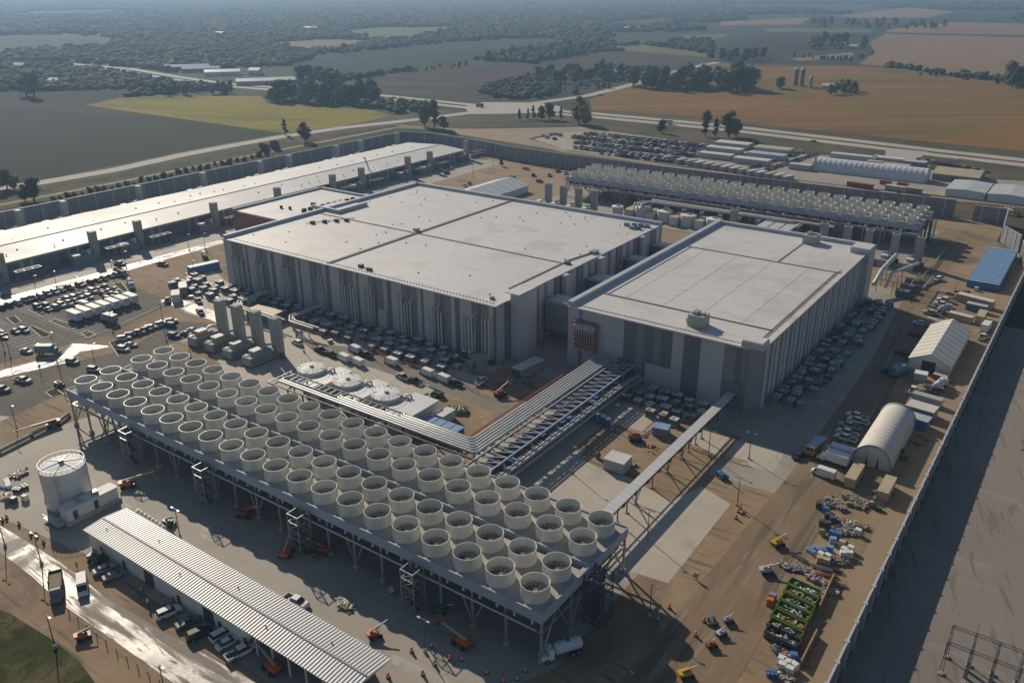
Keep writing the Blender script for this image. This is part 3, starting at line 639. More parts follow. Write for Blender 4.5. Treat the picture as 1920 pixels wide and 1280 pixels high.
# riser pipes on the second hall's front
for i in range(8):
    b = MB(); x = -126.3+i*.95
    b.tube([(x, 211.2, 7.2), (x, 211.0, 14.5), (x, 212.0, 15.6), (x, 213.6, 15.8)], .38, M_pipe, 9)
    for k in range(5): b.lathe([(.45, 0), (.45, .3)], M_brick, (x, 211.1, 8.2+k*1.4), 9)
    b.build('riser_pipe', h2)
b = MB(); b.box((-127.2, 211.8, 7), (-118.9, 213.4, 16.3), M_brick); b.build('riser_frame', h2)
# four link corridors across the alley
for i, (y0, y1, w) in enumerate(((226.5, 235, 'nearest'), (254, 263, 'second'), (283, 291, 'third'), (306, 313, 'farthest'))):
    lk = thing('link_corridor', '%s of the four enclosed corridors bridging the two tall grey halls' % w, 'bridge', (-147, y0, 0), group='corridors joining the two tall halls')
    b = MB(); b.box((-147.2, y0, 4.2 if i == 0 else 0), (-130.8, y1, 14), M_wallD if i else M_wallM); b.build('wall', lk)
    b = MB(); b.box((-147.2, y0+.4, 14), (-130.8, y1-.4, 14.3), M_roof); b.box((-147.2, y0, 14), (-130.8, y0+.38, 14.9), M_par); b.build('roof', lk)

# long white hall with stacks
hw = thing('long_white_hall', 'very long low hall with a white ridged roof running along the west wall', 'building', (-420, 40, 0))
prof = [(-420, 7.0), (-389, 8.6), (-366.5, 7.0), (-366.5, 6.4), (-420, 6.4)]
b = MB(); b.extr(prof[::-1], 40, 462, M_roofw); b.build('roof', hw)
b = MB(); b.box((-418.5, 42, 0), (-368.5, 461, 6.4), M_wallM); b.build('wall', hw)
b = MB()
for k in range(100):
    y = 44+k*4.1
    if k % 5 < 3: b.box((-368.48, y, .2), (-368.1, y+2.6, 5), M_wallD)
    else: b.box((-368.48, y, .2), (-367.8, y+1.3, 6), M_wallL)
b.build('side_doors', hw)
b = MB(); b.box((-389.3, 42, 8.6), (-388.7, 460, 8.8), M_seam); b.box((-366.8, 42, 6.9), (-366.2, 461, 7.25), M_seam); b.build('ridge_and_gutter', hw)
b = MB()
for k in range(60): b.cbox((random.choice((-400, -378))+random.uniform(-5, 5), 60+k*6.5, 7.9), (.5, .5, .7), M_steel)
b.build('small_roof_vents', hw)
# ================================================================ industrial plant
def px_h(u, v, z): p = G(u, v, z); return p.x, p.y
# three white water tanks and their pump houses
TK = [(-186.3, 156.2), (-170.8, 156.2), (-155.2, 156.2)]
for i, (x, y) in enumerate(TK):
    w = ('leftmost', 'middle', 'rightmost')[i]
    t = thing('water_tank', '%s of three round white tanks with railed roofs behind the cream fan rings' % w, 'tank', (x, y, 0), group='three white tanks behind the fan rings')
    b = MB(); b.lathe([(4.4, 0), (4.4, 5.6)], M_white, (x, y, 0), 32, caps=False); b.build('shell', t)
    b = MB(); b.lathe([(4.45, 5.6), (.6, 6.1), (.01, 6.15)], M_white, (x, y, 0), 32); b.cbox((x, y, 6.1), (.9, .9, .5), M_steel)
    for k in range(2): a = k*1.57+.4; b.beam((x-4.2*math.cos(a), y-4.2*math.sin(a), 5.75), (x+4.2*math.cos(a), y+4.2*math.sin(a), 5.75), .12, M_steel, .2)
    b.build('roof', t)
    b = MB()
    for k in range(20):
        a = k*math.pi/10; a2 = a+math.pi/10; p = (x+4.3*math.cos(a), y+4.3*math.sin(a)); q = (x+4.3*math.cos(a2), y+4.3*math.sin(a2))
        b.beam((*p, 5.6), (*p, 6.7), .07, M_steel); b.beam((*p, 6.7), (*q, 6.7), .06, M_steel)
    b.build('railing', t)
    b = MB(); b.tube([(x+3.5, y+2.5, 4.6), (x+5, y+3.3, 5.4), (x+6.4, y+3.3, 5.4), (x+7, y+3, 4)], .28, M_pipe); b.tube([(x+3.7, y+1.6, 4.6), (x+5, y+2.2, 5.2), (x+6.4, y+2.2, 5.2), (x+7, y+2, 4)], .28, M_pipe); b.build('pipes', t)
    h = thing('pump_house', 'flat white pump house to the right of the %s white tank' % w, 'building', (x+5, 150, 0), group='white pump houses between the tanks')
    b = MB(); b.box((x+4.9, 148.6, 0), (x+10.3 + (3.2 if i == 2 else 0), 163, 4.3), M_white); b.build('wall', h)
    b = MB(); b.box((x+4.7, 148.4, 4.3), (x+10.5 + (3.2 if i == 2 else 0), 163.2, 4.55), M_rib); b.build('roof', h)
t = thing('small_white_shed', 'small white shed beside the right end of the last pump house', 'shed', (-141, 160, 0))
b = MB(); b.box((-139.3, 158.5, 0), (-136.4, 164, 2.7), M_white); b.build('wall', t); b = MB(); b.box((-139.4, 158.4, 2.7), (-136.3, 164.1, 2.85), M_rib); b.build('roof', t)
# four pale blue covers
for i in range(4):
    x = -139.6+i*3.0
    c = thing('blue_cover_frame', '%s of four flat blue container roofs in the corner of the pipe racks' % ('leftmost', 'second', 'third', 'rightmost')[i], 'container', (x, 150, 0), group='blue containers in the pipe rack corner')
    b = MB(); b.box((x, 150.5, .2), (x+2.6, 157.5, 2.6), M_blue); b.build('body', c)
    b = MB(); b.box((x-.05, 150.45, 2.6), (x+2.65, 157.55, 2.7), M_bluel)
    for k in range(10): b.box((x, 150.8+k*.68, 2.7), (x+2.6, 150.95+k*.68, 2.75), M_bluel)
    b.build('roof', c)
# pipe rack with a right-angle bend
t = thing('pipe_rack', 'long elevated rack of silver pipes bending at a right angle toward the second hall', 'pipe rack', (-118, 142, 0))
for i in range(6):
    o = i*.98; b = MB(); x0 = -185+ (0 if i in (4, 5) else 22 if i in (2, 3) else 44)
    yb = 147.4-o; xb = -117.4+o
    st = [(x0, 148.6+(i % 2)*.2, 6.3), (x0, yb+.7, 6.9), (x0+.5, yb, 6.9)]
    b.tube(st+[(xb-1.2, yb, 6.9), (xb-.35, yb+.35, 6.9), (xb, yb+1.2, 6.9), (xb, 210.6, 6.9)], .40, M_pipe, 10)
    b.build('silver_pipe', t)
b = MB()
for x in [-186+k*6.2 for k in range(12)]:
    b.beam((x, 140.6, 6.2), (x, 148.9, 6.2), .35, M_dsteel)
    if int(x) % 2 == 0 or True:
        for y in (141.2, 148.5): b.beam((x, y, 0), (x, y, 6.2), .35, M_dsteel)
for y in (140.8, 145.6, 148.8): b.beam((-188, y, 6.35), (-105, y, 6.35), .35, M_dsteel)
for k in range(30): b.beam((-186+k*2.3, 145.6, 6.3), (-186+k*2.3, 148.8, 6.3), .28, M_steel)
b.beam((-188, 141, 6.3), (-188, 150, 6.3), .3, M_steel)
b.build('rack_frame', t)
b = MB()
for x in (-118.2, -111.6, -105.2): b.beam((x, 131.5, 6.2), (x, 212, 6.2), .4, M_dsteel)
for k in range(14):
    y = 132+k*6.1
    b.beam((-118.4, y, 6.0), (-105, y, 6.0), .32, M_dsteel)
    for x in (-118.2, -105.2):
        if k % 2 == 0: b.beam((x, y, 0), (x, y, 6), .38, M_steel)
    b.beam((-118.2, y, 3.6), (-103.5, y, 3.6), .3, M_dsteel)
b.build('rack_frame', t)
b = MB()
for k in range(26):
    y = 134+k*3.0; b.beam((-110.9, y, 6.4), (-105.4, y+3.0, 6.5), .24, M_par); b.beam((-110.9, y+3, 6.4), (-105.4, y+3.0, 6.5), .16, M_par)
b.beam((-105.0, 132, 6.7), (-105, 212, 6.7), .3, M_par); b.beam((-111.2, 140, 6.7), (-111.2, 212, 6.7), .3, M_par)
b.build('truss', t)
for i, (x, z) in enumerate(((-104.2, 4.2), (-103.2, 4.2), (-102.2, 3.5), (-117.4, 4.1))):
    b = MB(); b.tube([(x, 132+i*2, z), (x, 206, z), (x+.8, 211, z)], .36, M_pipe if i != 2 else M_steel, 8); b.build('lower_pipe', t)
b = MB()
for k in range(60): b.beam((-118.9, 149+k*.75, 6.4), (-118.9, 149+k*.75, 7.3), .06, M_red)
for z in (6.8, 7.3): b.beam((-118.9, 149, z), (-118.9, 193, z), .16, M_red)
b.build('red_guard_rail', t)
b = MB()
for k in range(26): b.cbox((-108+random.uniform(-2, 2), 134+k*3, 3.78), (2.4, 2.2, .5), M_blue)
b.box((-111.4, 132, 3.6), (-105.2, 211, 3.75), M_dsteel)
b.build('blue_cable_trays', t)
# covered walkway on stilts
t = thing('covered_walkway', 'raised covered walkway on thin posts crossing the yard to the second hall', 'walkway', (-74, 139, 0))
b = MB(); b.box((-75.8, 131.4, 5.4), (-73.2, 213, 5.65), M_rib)
for k in range(40): b.box((-75.85, 132.4+k*2, 5.65), (-73.15, 132.45+k*2, 5.68), M_wallL)
b.build('roof', t)
b = MB(); b.beam((-75.4, 131.4, 4.6), (-75.4, 213, 4.6), .2, M_dsteel); b.beam((-73.5, 131.4, 4.6), (-73.5, 213, 4.6), .2, M_dsteel)
for k in range(40):
    b.beam((-73.5, 134+k*2, 4.6), (-73.5, 135+k*2, 5.4), .1, M_dsteel); b.beam((-73.5, 136+k*2, 4.6), (-73.5, 135+k*2, 5.4), .1, M_dsteel)
    if k % 3 == 0: b.cbox((-73.3, 134.4+k*2, 4.5), (.4, 1.1, .7), M_black)
b.build('deck', t)
for k, y in enumerate((137, 141.5, 146, 150.5, 155, 163.5, 172, 180.5, 184.5, 189, 193, 204)):
    b = MB(); b.beam((-74.5, y, 0), (-74.5, y, 4.6), .24, M_dsteel); b.cbox((-74.5, y, 0), (.7, .7, .35), M_foot)
    if k in (4, 6, 7): b.beam((-74.5, y, .3), (-74.5, y+3.5, 4.5), .2, M_steel); b.beam((-74.5, y, .3), (-74.5, y-3.5, 4.5), .2, M_steel); b.beam((-76.6, y, 0), (-74.5, y, 4.5), .22, M_steel)
    b.build('post', t)

# generators with exhaust stacks
def make_gen(nm, label, h=13.6, body=10.0):
    t = thing(nm, label, 'generator')
    b = MB(); b.box((-2.1, -body, .35), (2.1, 0, 3.3), M_stack); b.box((-2.3, -body-.2, 0), (2.3, .2, .35), M_dsteel)
    for k in range(5): b.box((2.1, -body+.6+k*1.9, .8), (2.16, -body+2.1+k*1.9, 2.9), M_wallM)
    for k in range(7): b.box((2.1+.001, -body+1+k*1.3, 1), (2.2, -body+1.1+k*1.3, 2.8), M_dsteel)
    b.build('enclosure', t)
    b = MB(); b.box((-1.5, -body+2.4, 3.3), (1.2, -body+6.0, 4.7), M_tan); b.box((-1.55, -body+2.35, 4.7), (1.25, -body+6.05, 4.8), M_white); b.build('roof_silencer', t)
    b = MB(); b.tube([(-.4, -body+6, 4.2), (-.4, -body+7.8, 4.6), (.2, -1.2, 4.8), (.8, .6, 4.8)], .42, M_pipe, 8); b.build('exhaust_pipe', t); b = MB(); b.tube([(-1.4, -3, 3.3), (-1.4, -3, 4.6), (-1.4, -.6, 4.6)], .3, M_steel, 7); b.build('exhaust_pipe', t); b = MB(); b.cbox((-1.2, -body+1.2, 3.3), (1.4, .9, .3), M_white); b.build('roof_hatch', t)
    b = MB(); b.box((.2, .4, 0), (3.2, 3.2, h), M_stack); b.box((.1, .3, h), (3.3, 3.3, h+.2), M_stack); b.box((.6, .8, h+.2), (2.8, 2.8, h+.3), M_black)
    b.build('exhaust_stack', t)
    b = MB(); b.beam((3.35, .9, 0), (3.35, .9, h-1), .08, M_steel); b.beam((3.35, 1.5, 0), (3.35, 1.5, h-1), .08, M_steel); b.cbox((3.9, 1.2, .1), (1, 1.6, 1.6), M_dsteel); b.build('ladder', t)
    return Proto(t)
gen = make_gen('backup_generator', 'x')
for i, (x, y) in enumerate([(-240.5, 164.6), (-231.4, 164.6), (-221.8, 164.6), (-211.6, 164.4)]):
    gen.put((x-1.7, y-1.8, 0), 0, '%s of four generators with grey stacks beside the near fan rings' % ('leftmost', 'second from the left', 'third from the left', 'rightmost')[i], 'four generators by the fan rings')
def make_unit(nm, sx, sy, h, m, top, cat='equipment box', parts=True):
    t = thing(nm, 'x', cat)
    b = MB(); b.box((-sx/2, -sy/2, .25), (sx/2, sy/2, h), m)
    for k in range(int(sx/.6)): b.box((-sx/2+.1+k*.6, -sy/2-.04, .5), (-sx/2+.5+k*.6, -sy/2, h-.3), M_dsteel)
    b.box((-sx/2-.15, -sy/2-.15, 0), (sx/2+.15, sy/2+.15, .25), M_foot); b.build('cabinet', t)
    b = MB(); b.box((-sx/2-.08, -sy/2-.08, h), (sx/2+.08, sy/2+.08, h+.12), top)
    b.cbox((-sx/5, 0, h+.12), (sx*.3, sy*.5, .2), m); b.build('cover', t)
    if parts:
        b = MB(); b.box((sx/2, -sy/2+.2, .4), (sx/2+.5, sy/2-.2, h*.72), M_dsteel); b.build('radiator', t)
    return Proto(t)
# wall side generators along the long white hall
FR = [151.0, 191.1, 213.2, 255.3, 296.1, 336.4, 359.7, 400.9, 422.3]; BK = [191.7, 214.1, 256.0, 297.4, 338.8, 361.7, 403.2, 425.9, 463.0]
M_ = None
def make_hall_gen(side, label):
    t = thing('hall_generator', label, 'generator'); s = side
    b = MB(); b.box((-1.5, -1.4, 0), (1.5, 1.4, 12.3), M_stack); b.box((-1.6, -1.5, 12.3), (1.6, 1.5, 12.5), M_stack); b.box((-1.1, -1.0, 12.5), (1.1, 1.0, 12.56), M_black); b.build('exhaust_stack', t)
    b = MB(); b.box((-.5, -12.5, .2), (4.5, -2, 3.4), M_wallM); b.box((-.3, -12, 3.4), (4.3, -9, 4.6), M_tan); b.box((-.4, -12.1, 4.6), (4.4, -8.9, 4.7), M_white); b.build('enclosure', t)
    b = MB(); b.tube([(1, -7, 3.4), (1, -6.6, 4.6), (.6, -1.2, 5)], .4, M_pipe, 7); b.tube([(2.6, -6, 3.4), (2.6, -6, 4.4), (2.6, -3, 4.4)], .3, M_steel, 7); b.lathe([(.8, 0), (.8, 1.6), (.01, 1.9)], M_pipew, (3, -4.3, 3.4), 9); b.build('exhaust_pipes', t)
    b = MB()
    for k in range(5): b.cbox((1+random.uniform(-1, 4), 4+k*3.2, 0), (1.8, 2.0, 2.4), M_wallD)
    for k in range(4): b.beam((.3, 3+k*3.4, 0), (.3, 3+k*3.4, 4.4), .16, M_steel); b.beam((.3, 3+k*3.4, 4.4), (5.5, 3+k*3.4, 4.4), .16, M_steel)
    b.beam((.3, 3, 4.4), (.3, 13.5, 4.4), .16, M_steel); b.beam((5.5, 3, 4.4), (5.5, 13.5, 4.4), .2, M_pipew); b.beam((3.5, 3, 4.55), (3.5, 13.5, 4.55), .3, M_pipew)
    b.build('switchgear', t)
    return Proto(t)
hg = make_hall_gen(1, 'x')
lm = 'the white hall'
for i, y in enumerate(FR): hg.put((-364.6, y-1, 0), 0, '%s grey stack generator from the left, near side of the long white hall' % nth(i), 'generators along the near side of the long hall')
hg2 = dup(hg.root, (-430.6, BK[0]-1, 0), 0, 'x'); KIDS.clear()
for c in [c for c in bpy.data.objects if c.parent == hg2 and c.name.startswith('enclosure')]: pass
for i, y in enumerate(BK):
    o = hg2 if i == 0 else dup(hg2, (-430.6, y-1, 0), 0)
    o.scale = (-1, 1, 1) if False else (1, 1, 1)
    o['label'] = '%s grey stack generator from the left, between the long hall and west wall' % nth(i); o['group'] = 'generators along the far side of the long hall'
t = dup(hg.root, (-370.2, 466.5, 0), 0, 'lone square grey stack at the far right end of the long white hall', 'generators along the far side of the long hall')
# far stacks behind the halls
fs = make_gen('far_generator', 'x', 12.6, 9)
for i, x in enumerate((-248.0, -238.4, -228.8, -219.2)): fs.put((x-1.7, 382, 0), 0, '%s of four grey stack generators behind the biggest hall' % ('leftmost', 'second', 'third', 'rightmost')[i], 'generators behind the biggest hall')
for i, x in enumerate((-143.4, -100.7, -90.3, -81.0, -70.0, -59.8)): fs.put((x-1.7, 384.5, 0), 0, '%s of six grey stack generators behind the second hall' % nth(i), 'generators behind the second hall')
for i, (x, y) in enumerate(((-206.8, 386.7), (-194.5, 391.8), (-182.2, 392.1), (-168.7, 391.4), (-155.2, 391.7))):
    t = thing('far_tank', '%s from left of five round white tanks behind the halls' % nth(i), 'tank', (x, y, 0), group='white tanks behind the halls')
    b = MB(); r_ = 3.1 if i == 0 else 4.1; b.lathe([(r_, 0), (r_, 5.6)], M_white, (x, y, 0), 24, caps=False); b.build('shell', t)
    b = MB(); b.lathe([(r_, 5.6), (.01, 6.2)], M_white, (x, y, 0), 24); b.cbox((x, y, 6.1), (1.6, 1.6, .4), M_steel); b.build('roof', t)
    if i:
        b = MB(); b.box((x-8.4, y-5, 0), (x-4.4, y+6, 4.3), M_white); b.box((x-8.6, y-5.2, 4.3), (x-4.2, y+6.2, 4.5), M_tan); b.build('pump_house', t)
t = thing('far_pipe_rack', 'long pale pipe rack with portal legs in front of the distant fan rings', 'pipe rack', (-200, 394, 0))
for i in range(3): b = MB(); b.tube([(-198+i*2, 388, 3), (-198+i*2, 388.5, 7.8), (-196+i*2, 394+i*1.2, 8.2), (-118, 396.5+i*1.3, 8.2)], .42, M_pipe, 7); b.build('silver_pipe', t)
b = MB(); b.box((-194, 399.6, 7.4), (-100, 401.0, 8.3), M_pipew)
for k in range(9):
    x = -192+k*9.6
    for d in (0, 1.2): b.beam((x+d, 392, 0), (x+d, 392, 7.2), .35, M_par); b.beam((x+d, 392, 7.2), (x+d, 400, 7.6), .35, M_par)
    b.beam((x, 401, 0), (x, 401, 7.4), .3, M_dsteel)
b.build('rack_frame', t)
for i in range(3):
    t = thing('ribbed_duct', '%s of three flat grey ducts side by side before the distant fan rings' % ('leftmost', 'middle', 'rightmost')[i], 'duct', (-128, 380, 0), group='flat ducts behind the second hall')
    b = MB(); b.box((-131+i*5.4, 352, 6.6), (-126.4+i*5.4, 398, 7.4), M_rib); b.build('duct', t)
    b = MB()
    for k in range(4): b.beam((-129+i*5.4, 355+k*13, 0), (-129+i*5.4, 355+k*13, 6.6), .4, M_steel)
    b.build('supports', t)
b = MB(); t = thing('duct_frame', 'angled silver ducts on a steel frame beyond the right end of the second hall', 'duct', (-62, 360, 0))
b.tube([(-66, 337, 4.5), (-66, 348, 7.5), (-66, 372, 7.5)], .9, M_pipe, 8); b.tube([(-62, 339, 3.5), (-63, 352, 5.5), (-57, 372, 5.5)], .6, M_pipew, 8); b.build('duct', t)
b = MB()
for x in (-66, -60, -54, -49):
    for y in (342, 350, 358): b.beam((x, y, 0), (x, y, 5.2), .22, M_dsteel)
    b.beam((x, 340, 5.2), (x, 360, 5.2), .25, M_steel)
for y in (342, 350, 358): b.beam((-66, y, 5.3), (-48, y, 5.3), .25, M_steel); b.cbox((-56, y, .2), (5, 3, 2.5), M_wallD)
b.build('frame', t)
# cross pipes in front of the biggest hall
for i, pts in enumerate(([(-257, 197.5, 4), (-257, 184, 4), (-252, 179.5, 4), (-229, 179.5, 4)], [(-229, 199.5, 4), (-229, 184.5, 4), (-225, 181, 4), (-213, 181, 4)])):
    t = thing('steam_pipes', '%s pair of cream pipes bending out from the biggest hall wall above the equipment' % ('left', 'right')[i], 'pipes', (pts[0][0], pts[0][1], 0), group='cream pipe runs in front of the biggest hall')
    for d in (0, 1.5):
        b = MB(); b.tube([(p[0]+d, p[1]+(d if k > 1 else 0), p[2]) for k, p in enumerate(pts)], .34, M_pipew, 8); b.build('pipe', t)
    b = MB()
    for p, q in zip(pts, pts[1:]):
        for f in (.1, .4, .7): x, y = p[0]+(q[0]-p[0])*f+.7, p[1]+(q[1]-p[1])*f+.5; b.beam((x, y, 0), (x, y, 3.8), .3, M_steel); b.beam((x-1.6, y, 3.7), (x+1.6, y, 3.7), .25, M_steel)
    b.build('supports', t)
# yard of equipment boxes in front of the biggest hall
un = [make_unit('chiller_unit', 3.4, 2.6, 2.7, M_wallM, M_roof), make_unit('transformer', 2.5, 2.3, 2.2, M_stack, M_roof), make_unit('switchgear_cabinet', 2.9, 2.0, 2.5, M_wallD, M_tan)]
random.seed(21)
cols_ = [-304+k*5.9 for k in range(27)]; rows_ = [197.8, 193.8, 189.8, 185.9]
rown = ('row against the wall', 'second row from the wall', 'third row from the wall', 'fourth row from the wall', 'row nearest the street')
kn = {0: 'grey chiller', 1: 'square transformer', 2: 'dark switchgear cabinet'}
for j, y in enumerate(rows_):
    n_ = 0
    for i, x in enumerate(cols_):
        if j == 4 and (x < -225 or random.random() < .45): continue
        if j == 3 and random.random() < .2: continue
        if j == 3 and -262 < x < -246: continue
        if random.random() < .09 or x > -152 - (j > 2)*8: continue
        xx, yy = x+random.uniform(-.7, .7)+(j % 2)*2.6, y+random.uniform(-.5, .5)
        if xx < -286 and j < 1: yy -= 0
        k = random.choice((0, 0, 1, 1, 2)); n_ += 1
        un[k].put((xx, yy, .06), random.choice((0, 0, math.pi/2)), '%s, %s from left in the %s, biggest hall' % (kn[k], nth(n_-1), rown[j]), 'equipment boxes before the biggest hall', scale=random.uniform(.72, .95))
random.seed(8)
for j, y in enumerate((209.5, 205.2, 200.6, 196.2)):
    n_ = 0
    for i in range(9):
        x = -114+i*4.1+(j % 2)*1.8
        if j == 3 and (i < 5 or i > 7): continue
        if random.random() < .1: continue
        k = random.choice((0, 1, 1, 2)); n_ += 1
        un[k].put((x+random.uniform(-.5, .5), y+random.uniform(-.4, .4), .06), random.choice((0, math.pi/2)), '%s, %s from left in the %s, second hall' % (kn[k], nth(n_-1), rown[j]), 'equipment boxes before the second hall', scale=.85)
dry = make_unit('cooling_unit', 3.0, 2.2, 2.6, M_wallM, M_wallL)
dry2 = make_unit('pump_skid', 2.2, 1.7, 1.8, M_dsteel, M_wallM)
for j, x in enumerate((-65.2, -61.3, -57.6)):
    for i in range(27):
        y = 226+i*3.9
        if random.random() < .08: continue
        (dry2 if random.random() < .3 else dry).put((x+random.uniform(-.7, .7), y+random.uniform(-.8, .8), .06), random.choice((0, math.pi/2, math.pi)), 'cooling unit %s from the near end, %s line beside the second hall' % (nth(i), ('innermost', 'middle', 'outermost')[j]), 'cooling units along the right side of the second hall', scale=random.uniform(.65, .95))
# odd boxes and trailers in the yards
def crate(nm, cat, label, x, y, sx, sy, h, m, top, rz=0, z=.05, group=None, door=None):
    t = thing(nm, label, cat, (x, y, z), rz, group)
    b = MB(); b.box((-sx/2, -sy/2, 0), (sx/2, sy/2, h), m)
    n = max(3, int(sx/.9))
    for k in range(n): b.box((-sx/2+(k+.3)*sx/n, -sy/2-.05, .2), (-sx/2+(k+.6)*sx/n, sy/2+.05, h-.15), m)
    b.build('body', t, off=(0, 0, 0))
    b = MB(); b.box((-sx/2-.06, -sy/2-.06, h), (sx/2+.06, sy/2+.06, h+.12), top)
    b.build('roof', t, off=(0, 0, 0))
    b = MB(); d = door or M_dsteel; b.box((-sx/2-.1, -sy/2+.3, .1), (-sx/2-.02, sy/2-.3, h-.3), d); b.build('door', t, off=(0, 0, 0))
    return t
crate('site_cabin', 'cabin', 'beige flat-roofed cabin in the shadow at the right corner of the biggest hall yard', -152.4, 199, 9.5, 4, 3, M_stack, M_tan, 1.2)
crate('site_cabin', 'cabin', 'grey cabin with a pale roof just left of the bundle of silver pipes', -136.8, 201, 11, 4, 3, M_stack, M_roof, 1.45)
crate('equipment_box', 'cabinet', 'pale ribbed metal box on the brown soil left of the covered walkway', -85.9, 166.8, 5.6, 5, 3, M_par, M_roof, 0.05)
crate('equipment_box', 'cabinet', 'small blue-grey ribbed box beside the pale slab before the second hall', -84.5, 189, 4.2, 3.4, 2.4, M_wallM, M_bluel, .2)
crate('site_cabin', 'cabin', 'dark flat box among the generators left of the biggest hall yard', -241.5, 183.8, 13, 6, 3.6, M_wallD, M_tan, .12)
crate('site_cabin', 'cabin', 'grey box trailer nearest the wet street left of the hall yard', *G(345, 548).xy, 8, 3, 3.2, M_wallM, M_white, -.6)
crate('site_cabin', 'cabin', 'cream box trailer parked askew beside the wet street left of the hall yard', *G(331, 563).xy, 6.5, 3, 3.2, M_white, M_tan, -.6)
for i, (u, v) in enumerate(((1122, 778), (1131, 782), (1140, 787), (1113, 774))):
    crate('portable_toilet', 'portable toilet', '%s of the blue portable toilets at the left edge of the pale slab' % nth(i), *G(u, v+12).xy, 1.3, 1.3, 2.4, M_blue, M_white, .3, group='blue portable toilets by the slab')
t = crate('tanker_trailer', 'container', 'long blue lorry trailer at the left end of the biggest hall', *G(383, 508).xy, 13, 3.2, 3.1, M_blue, M_bluel, 1.35)

# ================================================================ perimeter walls
def sound_wall(nm, label, pts, h, step, mt=M_wallM, th=.35, cap=None):
    t = thing(nm, label, 'wall', (pts[0][0], pts[0][1], 0)); n_ = 0; post = None; acc = 0; bp = MB(); bc = MB()
    for p, q in zip(pts, pts[1:]):
        p, q = Vector(p), Vector(q); L = (q-p).length; d = (q-p)/L
        bp.beam((p.x, p.y, h/2), (q.x, q.y, h/2), th, mt, h); bc.beam((p.x, p.y, h+.1), (q.x, q.y, h+.1), th+.12, M_wallL, .2)
        k = int(L/step)
        for i in range(k):
            c = p+d*(i+.5)*L/max(k, 1)
            if post is None:
                b = MB(); b.box((-.3, -.42, 0), (.3, .42, h+.28), M_wallL); post = b.build('post', t, off=(0, 0, 0)); o = post
            else: o = post.copy(); col.objects.link(o)
            o.parent = t; o.location = (c.x-pts[0][0], c.y-pts[0][1], 0); o.rotation_euler = (0, 0, math.atan2(d.y, d.x)); n_ += 1
    bp.build('wall_panels', t); bc.build('coping', t); return t
sound_wall('perimeter_wall', 'pale panelled wall down the right side, casting a broad band of shadow on gravel', [(-19.7, 60), (-19.7, 345), (-19.5, 395), (-25.5, 432)], 6.1, 6.0, mat('weathered_wall_panel', (.20, .195, .17), (.16, .158, .14), scale=.5, rough=.8), .3)
sound_wall('perimeter_wall', 'long grey wall curving behind the white hall and the distant fan rings', [(-447, 60), (-447, 486), (-423, 492), (-382, 488), (-341, 480), (-320, 478), (-280, 477), (-200, 477), (-112, 479), (-62, 483.5)], 9.2, 9.6, mat('grey_wall_panel', (.24, .245, .26), (.20, .205, .22), scale=.3, rough=.7))
sound_wall('perimeter_wall', 'short grey wall corner at the top right beyond the gate opening', [(-53, 482), (-38, 482.5), (-35.5, 447), (-26.5, 432.6)], 8.0, 6.0, _M['grey_wall_panel'])
# big white tank and pump house at lower left
t = thing('storage_tank', 'big round white tank with a domed roof in the lower left yard', 'tank', (-186.3, 78.9, 0))
x, y = -186.3, 78.9
b = MB(); b.lathe([(5.1, 0), (5.1, 9.8)], M_white, (x, y, 0), 40, caps=False)
for z in (2.4, 4.9, 7.4): b.lathe([(5.12, z), (5.14, z+.05), (5.12, z+.1)], M_wallL, (x, y, 0), 40, caps=False)
b.build('shell', t)
b = MB(); b.lathe([(5.15, 9.8), (.7, 10.6), (.01, 10.65)], M_white, (x, y, 0), 40); b.cbox((x, y, 10.6), (.9, .9, .6), M_steel)
for k in range(3): a = k*math.pi/3+.2; b.beam((x-5*math.cos(a), y-5*math.sin(a), 9.95), (x, y, 10.8), .12, M_steel, .1); b.beam((x+5*math.cos(a), y+5*math.sin(a), 9.95), (x, y, 10.8), .12, M_steel, .1)
b.build('roof', t)
b = MB()
for k in range(26):
    a = k*math.pi/13; a2 = a+math.pi/13; p = (x+5*math.cos(a), y+5*math.sin(a)); q = (x+5*math.cos(a2), y+5*math.sin(a2)); b.beam((*p, 9.8), (*p, 10.9), .06, M_steel); b.beam((*p, 10.9), (*q, 10.9), .05, M_steel)
b.build('railing', t)
b = MB()
for k in range(2): b.beam((x+3.7+k*.5, y-3.9+k*.4, 0), (x+3.7+k*.5, y-3.9+k*.4, 10.5), .08, M_steel)
b.lathe([(.7, 0), (.7, 2.6), (.01, 3)], M_white, (x+6, y+1.5, 1), 12); b.lathe([(.8, 0), (.8, 1), (.01, 1.4)], M_white, (x-4.5, y-3, 0), 12); b.build('ladder_and_fittings', t)
hs = thing('pump_house', 'low white pump house on a platform right against the big lower left tank', 'building', (-180.5, 77, 0))
x0, y0 = GX(112, 975); 
b = MB(); b.box((-179.5, 73.2, .9), (-176.4, 85.6, 3.7), M_white); b.build('wall', hs); b = MB(); b.box((-179.7, 73.0, 3.7), (-176.2, 85.8, 3.9), M_white); b.cbox((-178, 81, 3.9), (1.3, 1.3, .8), M_steel); b.cbox((-178, 77, 3.9), (1.2, .8, .5), M_steel); b.build('roof', hs)
b = MB(); b.box((-180, 72.6, 0), (-176, 86, .9), M_foot); b.build('plinth', hs)
b = MB()
for k in range(2): b.box((-176.38, 74.6+k*5, 1.0), (-176.3, 75.6+k*5, 3.1), M_dsteel)
for k in range(8): b.beam((-183+k, 70.8, .9), (-183+k, 70.8, 1.9), .06, M_steel)
b.beam((-183, 70.8, 1.9), (-176, 70.8, 1.9), .07, M_steel); b.box((-183, 70.8, .7), (-176.4, 72.5, .9), M_steel); b.build('doors_and_railing', hs)
